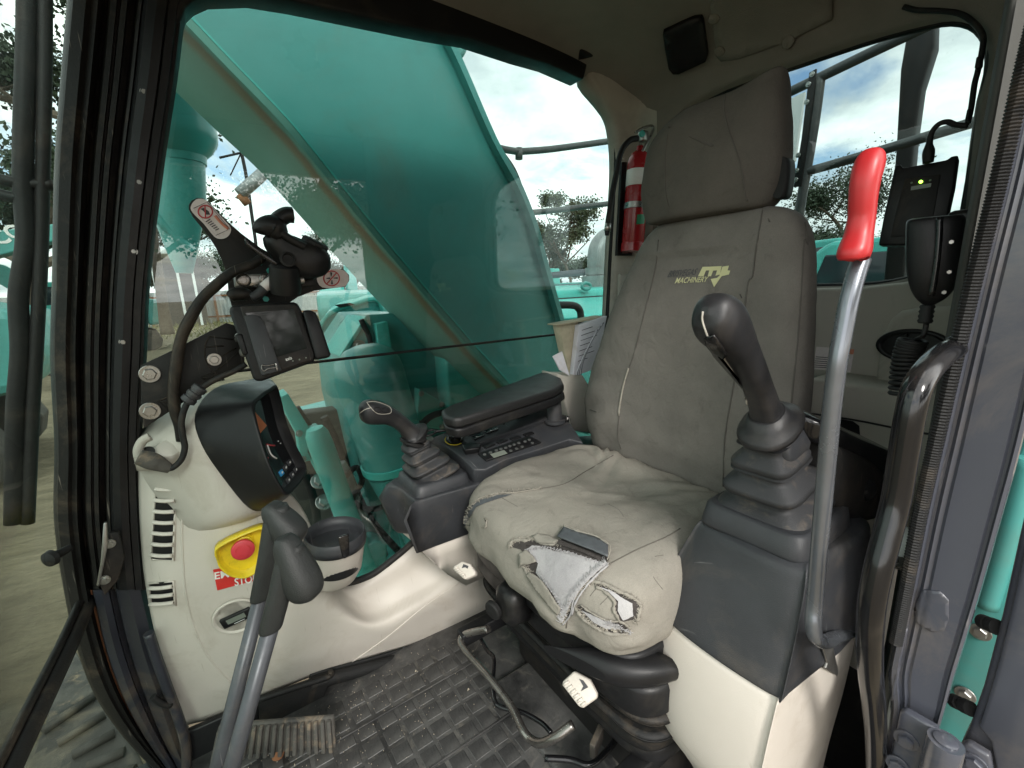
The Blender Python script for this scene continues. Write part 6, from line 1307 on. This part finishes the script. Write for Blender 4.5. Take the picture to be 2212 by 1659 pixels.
gfl = [onY(.272, p) for p in T(6, (634, 1118), (628, 1095), (622, 1072), (612, 1040))]; gta = (gfl[3] - gfl[0]).normalized(); gax_ = (Vector((1, 0, 0)) - gta * gta.x).normalized()
loft('palm_flange', [sring(gfl[0] + gta * h, gax_, gta.cross(gax_), a, b, 2.3, 40) for h, a, b in ((0, .036, .030), (.003, .045, .037), (.008, .046, .038), (.012, .042, .034), (.020, .030, .026), (.032, .023, .021))], M['grip'], js)
gj = grip(T(6, *G), .272, wa, wb, M['grip'], js); sg = Surf(gj)
seam('grip_joint', sg, T(6, (232, 425), (228, 470), (245, 530), (275, 600), (330, 660), (370, 720), (410, 800), (460, 890), (490, 950), (490, 1000)), .0011, M['trim'], js, n=3)
patch('rocker_switch', sg, T(6, (250, 570), (300, 550), (375, 660), (360, 685), (320, 690), (262, 610)), M['gloss_black'], js, off=.003, thick=.004, step=5)
# short folded armrest behind it
ra = loft('armrest', [sring(onX(x, p), (0, .9, .3), (0, -.3, .9), a, b, 4, 28) for x, p, a, b in ((.66, (1700, 905), .02, .012), (.68, (1730, 915), .035, .02), (.76, (1800, 950), .038, .024), (.86, (1880, 985), .036, .026), (.88, (1895, 995), .02, .015))], M['gloss_black'], seat, n=3)
loft('arm_shell', [sring(onX(x, p), (0, 1, 0), (0, 0, 1), a, b, 4, 24) for x, p, a, b in ((.70, (1740, 1010), .04, .05), (.78, (1800, 1040), .045, .06), (.84, (1860, 1060), .035, .04))], M['plate'], ra, n=2)
tube('pivot_post', [onX(.80, p) for p in [(1850, 1050), (1850, 1120), (1835, 1200)]], .012, M['black'], ra)
lathe('pivot_boss', [(.018, 0), (.02, .004), (.02, .02), (.014, .024), (.001, .024)], onX(.79, (1850, 1045)), (-.8, -.5, 0), M['gloss_black'], ra)
fc = thing('control_console', 'right control console with switch panel and radio between seat and window', 'console', (0.5, 0.96, 0.2))
def fsec(z, xf, yn, yf, xr): return [Vector(p) for p in ((xf, yn + .008, z), (xf - .004, (yn + yf) / 2, z), (xf + .004, yf, z), (xr, yf, z), (xr, yn, z), (xf + .01, yn, z))]
loft('console_body', [crom(fsec(*s), 4, True) for s in ((.535, .330, .882, 1.03, .50), (.53, .326, .878, 1.035, .62), (.50, .328, .876, 1.04, .95), (.45, .340, .88, 1.04, .95), (.405, .352, .885, 1.04, .95), (.40, .357, .89, 1.035, .95))], M['charcoal'], fc)
loft('console_base', [crom(fsec(*s), 4, True) for s in ((.402, .362, .893, 1.04, .95), (.36, .39, .90, 1.045, .95), (.28, .44, .93, 1.05, .95), (.2, .50, .96, 1.05, .95))], M['beige'], fc)
# sloping switch deck
dk = [onZ(.55, T(5, (905, 1330))), onZ(.615, T(5, (1470, 1150)))]
deck_n = Vector((-.10, -.25, 1)).normalized(); deck_p = Vector((.52, .90, .585))
def dkp(p, o=0.0): return onP(deck_p + deck_n * o, deck_n, p)
prism('switch_deck', [dkp(p) for p in T(5, (640, 1180), (760, 1130), (900, 1080), (1100, 1040), (1350, 1000), (1490, 1090), (1560, 1200), (1480, 1180), (1300, 1240), (1100, 1300), (980, 1360), (910, 1360), (850, 1300), (760, 1230))], -deck_n * .05, M['charcoal'], fc, bevel=.004)
ridge = prism('switch_ridge', [dkp(p, .012) for p in T(5, (850, 1150), (1000, 1075), (1180, 1030), (1350, 985), (1370, 1050), (1200, 1110), (1020, 1170), (900, 1215), (855, 1190))], -deck_n * .015, M['charcoal'], fc, bevel=.003)
for q in ([(870, 1135), (930, 1115), (950, 1135), (885, 1158)], [(945, 1095), (1010, 1080), (1025, 1100), (965, 1122)], [(895, 1170), (955, 1150), (975, 1160), (915, 1188)], [(970, 1135), (1040, 1110), (1058, 1125), (990, 1150)], [(1150, 1040), (1220, 1022), (1235, 1040), (1170, 1060)], [(1030, 1070), (1080, 1060), (1100, 1075), (1050, 1090)]):
    k = prism('rocker_switch', [dkp(p, .0135) for p in T(5, *q)], deck_n * .003, M['gloss_black'], ridge, bevel=.001)
    a, b = [sum(z) / 4 for z in zip(*T(5, *q))]; tube('switch_mark', [dkp((a - 3, b), .0172), dkp((a + 3, b - 1), .0172)], .0007, M['white'], k, seg=4)
tube('toggle', [dkp(p, .014 + h) for p, h in zip(T(5, (1090, 1090), (1085, 1070), (1095, 1060)), (0, .012, .02))], .003, M['chrome'], ridge)
for q in ([(960, 1225), (1010, 1205), (1040, 1215), (985, 1238)], [(1040, 1200), (1090, 1180), (1115, 1190), (1060, 1212)], [(1120, 1180), (1170, 1162), (1195, 1172), (1140, 1192)], [(1200, 1155), (1250, 1140), (1270, 1150), (1220, 1168)]):
    prism('blank_switch', [dkp(p, .001) for p in T(5, *q)], deck_n * .004, M['black'], fc, bevel=.001)
rd = prism('radio', [dkp(p, .001) for p in T(5, (935, 1272), (1240, 1168), (1310, 1205), (985, 1315))], deck_n * .005, M['black'], fc, bevel=.001)
prism('radio_display', [dkp(p, .0064) for p in T(5, (1008, 1270), (1090, 1245), (1112, 1265), (1030, 1292))], deck_n * .0005, M['lcd'], rd, bevel=0)
for p in T(5, (975, 1272), (1010, 1260), (1045, 1248), (1072, 1240), (1100, 1232), (1125, 1222), (1150, 1213), (1178, 1204), (1130, 1250), (1165, 1238), (1198, 1226), (1215, 1195), (1240, 1185), (1258, 1204)):
    lathe('radio_key', [(.0045, 0), (.0045, .0015), (.0038, .002), (.001, .002)], dkp(p, .006), deck_n, M['key'], rd, seg=12)
kk = dkp(T(5, (800, 1185)), .001)
lathe('ignition_dial', [(.021, 0), (.021, .004), (.017, .006), (.017, .020), (.015, .022), (.001, .022)], kk, deck_n, M['gloss_black'], fc, seg=24)
tube('dial_scale', [kk + deck_n * .003 + (Vector((1, 0, .1)) * math.cos(w) + Vector((0, 1, .25)) * math.sin(w)) * .026 for w in (2.2, 2.7, 3.2, 3.8, 4.4, 4.9)], .0013, M['yellow'], fc, seg=5)
prism('accessory_plug', [dkp(p, .001) for p in T(5, (840, 1240), (900, 1225), (955, 1240), (945, 1262), (860, 1275))], deck_n * .016, M['black'], fc, bevel=.003)
lathe('coin', [(.012, 0), (.012, .002), (.001, .002)], dkp(T(5, (645, 1180)), .003), deck_n, M['steel'], fc, seg=20)
tube('key_fob', [dkp(p, .02) for p in T(5, (615, 1140), (670, 1125), (680, 1145), (630, 1160))], .003, M['black'], fc, seg=6, closed=True)
tube('fob_strap', [dkp(p, .02) for p in T(5, (680, 1135), (740, 1128), (800, 1115))], .004, M['black'], fc, seg=6)
lathe('lever_foot', [(.03, 0), (.03, .008), (.022, .01), (.02, .05), (.018, .075)], dkp(T(5, (1390, 1080)), .001), (0, 0, 1), M['charcoal'], fc)
loft('gaiter_foot', [sring(Vector((.405, .955, z)), (1, 0, 0), (0, 1, 0), a, b, 8, 40) for z, a, b in ((.53, .073, .070), (.535, .073, .070), (.556, .068, .064), (.560, .06, .058))], M['charcoal'], fc)
tiers('gaiter', (.403, .955, .556), (.362, .965, .655), 4, .060, .030, (1, 0, .25), (0, 1, 0), M['bellows'], fc, .95)
fj = thing('joystick', 'smaller charcoal joystick with button pad beyond the seat by the window', 'joystick', (.36, .96, .655))
def B4(*pts): return [((640 + x / 3.016) * .86406, (900 + y / 3.016) * .86406) for x, y in pts]
G2 = [(1170, 640), (1185, 600), (1175, 560), (1130, 510), (1070, 460), (1000, 420), (920, 400), (850, 390), (800, 390), (780, 392)]
wa = [.026, .030, .024, .0185, .0185, .021, .026, .027, .020, .005]; wb = [.026, .030, .024, .019, .019, .021, .025, .026, .02, .005]
g2 = grip(B4(*G2), .96, wa, wb, M['grip'], fj, tilt=(.3, 0, 1)); s2 = Surf(g2)
lathe('collar_flange', [(.02, -.02), (.034, -.008), (.036, 0), (.030, .006), (.018, .012)], onY(.965, B4((1195, 560), (0, 0))[0]), (-.55, 0, .8), M['grip'], fj)
seam('pad_outline', s2, B4((835, 320), (900, 315), (1000, 350), (1020, 385), (1000, 405), (920, 405), (870, 365), (835, 320)), .0008, M['trim'], fj, n=3)
seam('pad_outline', s2, B4((780, 405), (820, 375), (870, 358)), .0008, M['trim'], fj, n=3)
for q in ((915, 375), (975, 378)): seam('thumb_button', s2, B4(*[(q[0] + 26 * math.cos(w), q[1] + 19 * math.sin(w)) for w in [k * .5236 for k in range(13)]]), .0008, M['black'], fj, n=2)
ap = [onZ(.735, p) for p in T(5, (718, 1005), (760, 980), (1300, 785), (1350, 783), (1430, 815), (1445, 850), (1400, 880), (840, 1050), (790, 1055), (735, 1040))]
aa = prism('armrest', ap, (0, 0, -.024), M['arm'], fc, bevel=.008, seg=4)
prism('arm_shell', [p + Vector((0, 0, -.0245)) for p in ap], (0.004, 0, -.022), M['black'], aa, bevel=.006, seg=3)
tube('arm_post', [onY(.93, p) for p in T(5, (1395, 930), (1400, 1040), (1390, 1090))], .011, M['black'], aa)
box('arm_clamp', onY(.92, T(5, (1425, 1065))), (.04, .03, .02), M['black'], aa, bevel=.003)
bolt('clamp_bolt', onY(.90, T(5, (1460, 1060))), (1, -.4, 0), .005, M['steel'], aa)
lathe('shell_plug', [(.009, 0), (.009, .001), (.001, .001)], onY(.885, T(5, (1385, 945))), (.2, -1, 0), M['rubber'], aa, seg=18)

# ------------------------------------------------------------------ lock lever, grab handle
ll = thing('safety_lock_lever', 'tall grey lock lever with a bright red grip beside the door', 'lever', onY(.17, (1800, 1385)))
LP = [(1860, 560), (1847, 600), (1834, 650), (1822, 710), (1808, 790), (1796, 890), (1786, 1000), (1777, 1100), (1768, 1200), (1760, 1300), (1757, 1350), (1764, 1378), (1785, 1385), (1815, 1372), (1845, 1362)]
LY = [.175] * 10 + [.172, .170, .172, .18, .19]
tube('lever_tube', [onY(y, p) for y, p in zip(LY, LP)], .0086, M['lever_steel'], ll, seg=20)
RG = [(1841, 560), (1842, 553), (1848, 535), (1855, 505), (1861, 470), (1864, 430), (1869, 390), (1878, 355), (1886, 337), (1889, 331)]
Cs = crom([onY(.175, p) for p in RG], 5); W = crom([Vector((a, b, 0)) for a, b in ((.0098, .0098), (.0130, .0130), (.0134, .0134), (.0114, .0116), (.0108, .0110), (.0109, .0112), (.0117, .0118), (.0122, .0120), (.0095, .0095), (.002, .002))], 5)
rg_ = []
for c, (tt, _, _), q in zip(Cs, frames(Cs), W):
    ax = (Vector((1, 0, 0)) - tt * tt.x).normalized(); rg_.append(sring(c, ax, tt.cross(ax), q.x, q.y, 2.3, 32))
loft('red_grip', rg_, M['red'], ll)
bk_ = prism('pivot_bracket', [onY(.185, p) for p in T(9, (945, 930), (1040, 905), (1125, 850), (1120, 980), (1045, 1120), (1000, 1090), (930, 1060), (950, 990))], (0, .03, 0), M['plate'], ll, bevel=.003)
prism('bracket_tab', [onY(.180, p) for p in T(9, (945, 940), (1000, 925), (1035, 1080), (1030, 1115), (960, 1070), (972, 1040))], (0, .004, 0), M['steel'], ll, bevel=.001)
gh = thing('grab_handle', 'bent glossy black grab handle tube beside the door pillar', 'grab handle', onY(.105, (1880, 1659)))
GP = [(2062, 752), (2035, 768), (2003, 800), (1980, 840), (1965, 900), (1950, 990), (1935, 1080), (1915, 1160), (1897, 1230), (1884, 1300), (1879, 1370), (1880, 1450), (1888, 1530), (1893, 1610), (1893, 1700), (1890, 1800)]
tube('handle_tube', [onY(.118, p) for p in GP], .0120, M['gloss_black'], gh, seg=24)
tube('handle_foot', [onY(.118, p) for p in [(2062, 752), (2085, 742)]], [.012, .016], M['gloss_black'], gh, seg=20)

# ------------------------------------------------------------------ radio handset, radio box, extinguisher, papers
mc = thing('radio_handset', 'black two way radio handset hanging on the door pillar', 'handset', onX(.80, (2015, 560)))
hb = [(2016, 468, .026, .018), (2016, 474, .032, .022), (2017, 500, .0335, .025), (2014, 560, .0325, .025), (2012, 610, .028, .022), (2008, 640, .019, .016), (2004, 655, .009, .009), (2004, 660, .004, .004)]
hring = [sring(onX(.80, (u + 3, v_)), (.25, -.95, 0), (.95, .25, .1), a * .88, b * .85, 3.0, 32) for u, v_, a, b in hb]
hs_ = loft('handset_body', hring, M['black'], mc, n=3)
tube('handset_band', [onX(.774, p) for p in [(2030, 470), (2028, 520), (2022, 580), (2012, 640)]], .0035, M['gloss_black'], mc, seg=8)
for p in T(6, (1703, 12), (1690, 190), (1660, 310)): bolt('case_screw', onX(.785, p), (-1, -.2, 0), .0028, M['steel'], mc, washer=False)
box('hang_up_mount', onX(.83, (2080, 520)), (.05, .03, .075), M['black'], mc, bevel=.006)
stp = [onX(.80, (2004 - 2 * i * .4, 658 + i * 5)) for i in range(9)]
tube('strain_relief', stp, [.0085 if i % 2 else .007 for i in range(9)], M['rubber'], mc, spline=False)
co = [onX(.80, p) for p in [(2001, 698), (1998, 715), (1992, 727)]]
axis_ = [onX(.82, p) for p in [(1972, 735), (1962, 760), (1955, 800), (1950, 850)]]
A_ = crom(axis_, 40); frA = frames(A_); coil = [p + (a * math.cos(i * .72) + b * math.sin(i * .72)) * .0145 for i, (p, (t, a, b)) in enumerate(zip(A_, frA))]
tube('coiled_cord', co + coil, .0032, M['rubber'], mc, seg=6, n=2)
bxr = thing('radio_unit', 'flat black radio unit with a green light on the rear window edge', 'radio', onX(1.1, (1970, 530)))
pR = onX(1.08, (1980, 435)); nR = Vector((-1, -.12, .10)).normalized()
def rp_(p, o=0): return onP(pR + nR * o, nR, p)
prism('unit_case', [rp_(p) for p in T(3, (1368, 982), (1400, 970), (1415, 995), (1680, 945), (1700, 925), (1745, 918), (1720, 1100), (1650, 1420), (1625, 1452), (1270, 1452), (1300, 1290))], -nR * .03, M['black'], bxr, bevel=.003)
fcx = prism('unit_face', [rp_(p, .001) for p in T(3, (1430, 1060), (1640, 1035), (1600, 1260), (1560, 1390), (1345, 1405), (1380, 1240))], nR * .002, M['plate'], bxr, bevel=.001)
lathe('status_light', [(.0026, 0), (.0024, .0015), (.001, .002)], rp_(T(3, (1522, 1077)), .003), nR, M['led'], bxr, seg=12)
for p in T(3, (1466, 1083), (1578, 1068)): lathe('unlit_light', [(.0018, 0), (.001, .001)], rp_(p, .003), nR, M['lcd'], bxr, seg=10)
prism('unit_display', [rp_(p, .0035) for p in T(3, (1465, 1105), (1585, 1085), (1580, 1108), (1462, 1128))], nR * .0004, M['lcd'], bxr, bevel=0)
cp = [onX(1.07, p) for p in T(3, (1565, 965), (1568, 900), (1572, 850), (1590, 780), (1630, 735), (1680, 722), (1730, 740), (1800, 745))]
tube('aerial_cable', cp, [.0075, .0085, .005, .0042, .0042, .0042, .0042, .0042], M['rubber'], bxr)
for q in ([(1850, 335), (1885, 330), (1880, 390), (1850, 415), (1838, 400)], [(1795, 645), (1820, 640), (1805, 720), (1780, 715)]):
    prism('cable_clip', [onX(1.21, p) for p in T(3, *q)], (.015, 0, 0), M['rubber'], bxr, bevel=.002)
tube('aerial_cable', [onX(1.225, p) for p in T(3, (1420, 40), (1500, 60), (1640, 65), (1760, 85), (1850, 150), (1890, 220), (1885, 300), (1860, 420), (1840, 500), (1820, 640), (1800, 730))], .0045, M['rubber'], bxr)
ex = thing('fire_extinguisher', 'red fire extinguisher with white band and black hose beside the headrest', 'fire extinguisher', onY(.98, (1350, 540)))
b0 = onY(.985, (1366, 540)); b1 = onY(.985, (1382, 325)); ax = (b1 - b0).normalized(); hgt = (b1 - b0).length; er = .0345
lathe('cylinder', [(er * .9, 0), (er, .008), (er, hgt * .86), (er * .93, hgt * .92), (er * .7, hgt * .97), (er * .32, hgt), (er * .3, hgt * 1.04)], b0, ax, M['red_paint'], ex, seg=32)
lathe('white_band', [(er + .0006, hgt * .64), (er + .0008, hgt * .641), (er + .0008, hgt * .80), (er + .0006, hgt * .801)], b0, ax, M['white'], ex, seg=32)
lathe('strap', [(er + .0008, hgt * .415), (er + .002, hgt * .416), (er + .002, hgt * .475), (er + .0008, hgt * .476)], b0, ax, M['steel'], ex, seg=32)
lathe('skirt', [(er + .0015, -.006), (er + .002, 0), (er + .002, .02), (er, .022)], b0, ax, M['red_paint'], ex, seg=32)
hd0 = onY(.975, (1389, 295)); box('valve', hd0, (.026, .024, .03), M['steel'], ex, bevel=.004)
tube('squeeze_lever', [onY(.965, p) for p in T(2, (1870, 785), (1910, 760), (1960, 745), (1972, 770), (1935, 850), (1910, 900))], .004, M['steel'], ex, seg=8)
lathe('gauge', [(.009, 0), (.009, .006), (.001, .006)], onY(.955, T(2, (1905, 795))), (-.2, -1, .1), M['teal_light'], ex, seg=16)
tube('hose', [onY(.955, p) for p in T(2, (1880, 820), (1840, 830), (1800, 870), (1775, 930), (1760, 1010), (1735, 1130), (1715, 1260), (1705, 1340), (1700, 1395))], [.0085] * 6 + [.0085, .009, .006], M['rubber'], ex)
tube('hose_ferrule', [onY(.955, p) for p in T(2, (1707, 1325), (1703, 1370))], .0098, M['steel'], ex, seg=12)
prism('wall_bracket', [onY(1.02, p) for p in T(2, (1790, 960), (1820, 960), (1790, 1500), (1850, 1500), (1850, 1515), (1760, 1515))], (0, .01, 0), M['black'], ex, bevel=.001)
patch('class_label', Surf([c for c in ex.children if c.name.startswith('cylinder')][0]), T(2, (1878, 1272), (1925, 1268), (1920, 1325), (1874, 1330)), M['print_green'], ex, off=.0012, step=6)
dm = thing('manual_pocket', 'beige side pocket moulding behind the far armrest', 'pocket', onY(1.0, (1240, 870)))
prism('pocket_shell', [onY(.985, p) for p in T(5, (1405, 790), (1440, 800), (1560, 800), (1620, 900), (1620, 1150), (1500, 1130), (1450, 960), (1430, 900))], (0, .08, 0), M['trim'], dm, bevel=.006)
def doc(name, label, px, y, m, off, lines=0):
    P = [onY(y, p) for p in T(5, *px)]; o = prism(name, P, off, m, None, bevel=.0006); tag(o, label, 'papers')
    for i in range(lines):
        t = .12 + i * .1; a = P[0].lerp(P[3], t).lerp(P[1].lerp(P[2], t), .12); b = P[0].lerp(P[3], t).lerp(P[1].lerp(P[2], t), .5 + .35 * ((i * 7) % 3) / 3)
        d = Vector(off).normalized() * -.0006; tube('print_line', [a + d, b + d], .0009, M['ink'], o, seg=4, spline=False)
    return o
doc('old_manual', 'thick yellowed manual leaning in the side pocket', [(1415, 500), (1530, 490), (1525, 810), (1480, 800)], 1.01, M['old_paper'], (0, .03, 0))
doc('printed_sheets', 'bundle of printed white sheets beside the yellowed manual', [(1535, 505), (1700, 450), (1640, 760), (1500, 810)], .99, M['paper'], (0, .018, 0), 7)
doc('manual_cover', 'pale cover sheet lying across the tops of the manuals', [(1410, 500), (1690, 450), (1690, 462), (1412, 508)], 1.0, M['old_paper'], (0, .05, 0))
doc('folded_note', 'small folded white note poking out of the pocket', [(1380, 690), (1435, 660), (1480, 805), (1420, 770)], .975, M['paper'], (0, .004, 0))
cv = thing('curled_pages', 'fan of curled page edges against the seat back', 'papers', onY(.98, (1260, 810)))
for k in range(6):
    tube('page_edge', [onY(.978, p) for p in T(5, (1680 - k * 8, 490 + k * 10), (1610 - k * 6, 600 + k * 10), (1560 - k * 6, 720 + k * 8), (1545 - k * 5, 800))], .0016, M['paper'] if k % 2 else M['vinyl'], cv, seg=5)
sb_ = thing('seat_belt_buckle', 'pale seat belt anchor bolt behind the grab handle', 'belt anchor', onX(.75, (1935, 1170)))
lathe('anchor_head', [(.018, 0), (.022, .006), (.020, .014), (.010, .02), (.001, .02)], onX(.75, (1940, 1165)), (-.8, -.5, .2), M['roof_white'], sb_)
lathe('anchor_washer', [(.028, 0), (.028, .005), (.02, .006)], onX(.755, (1942, 1180)), (-.8, -.5, .2), M['steel'], sb_)
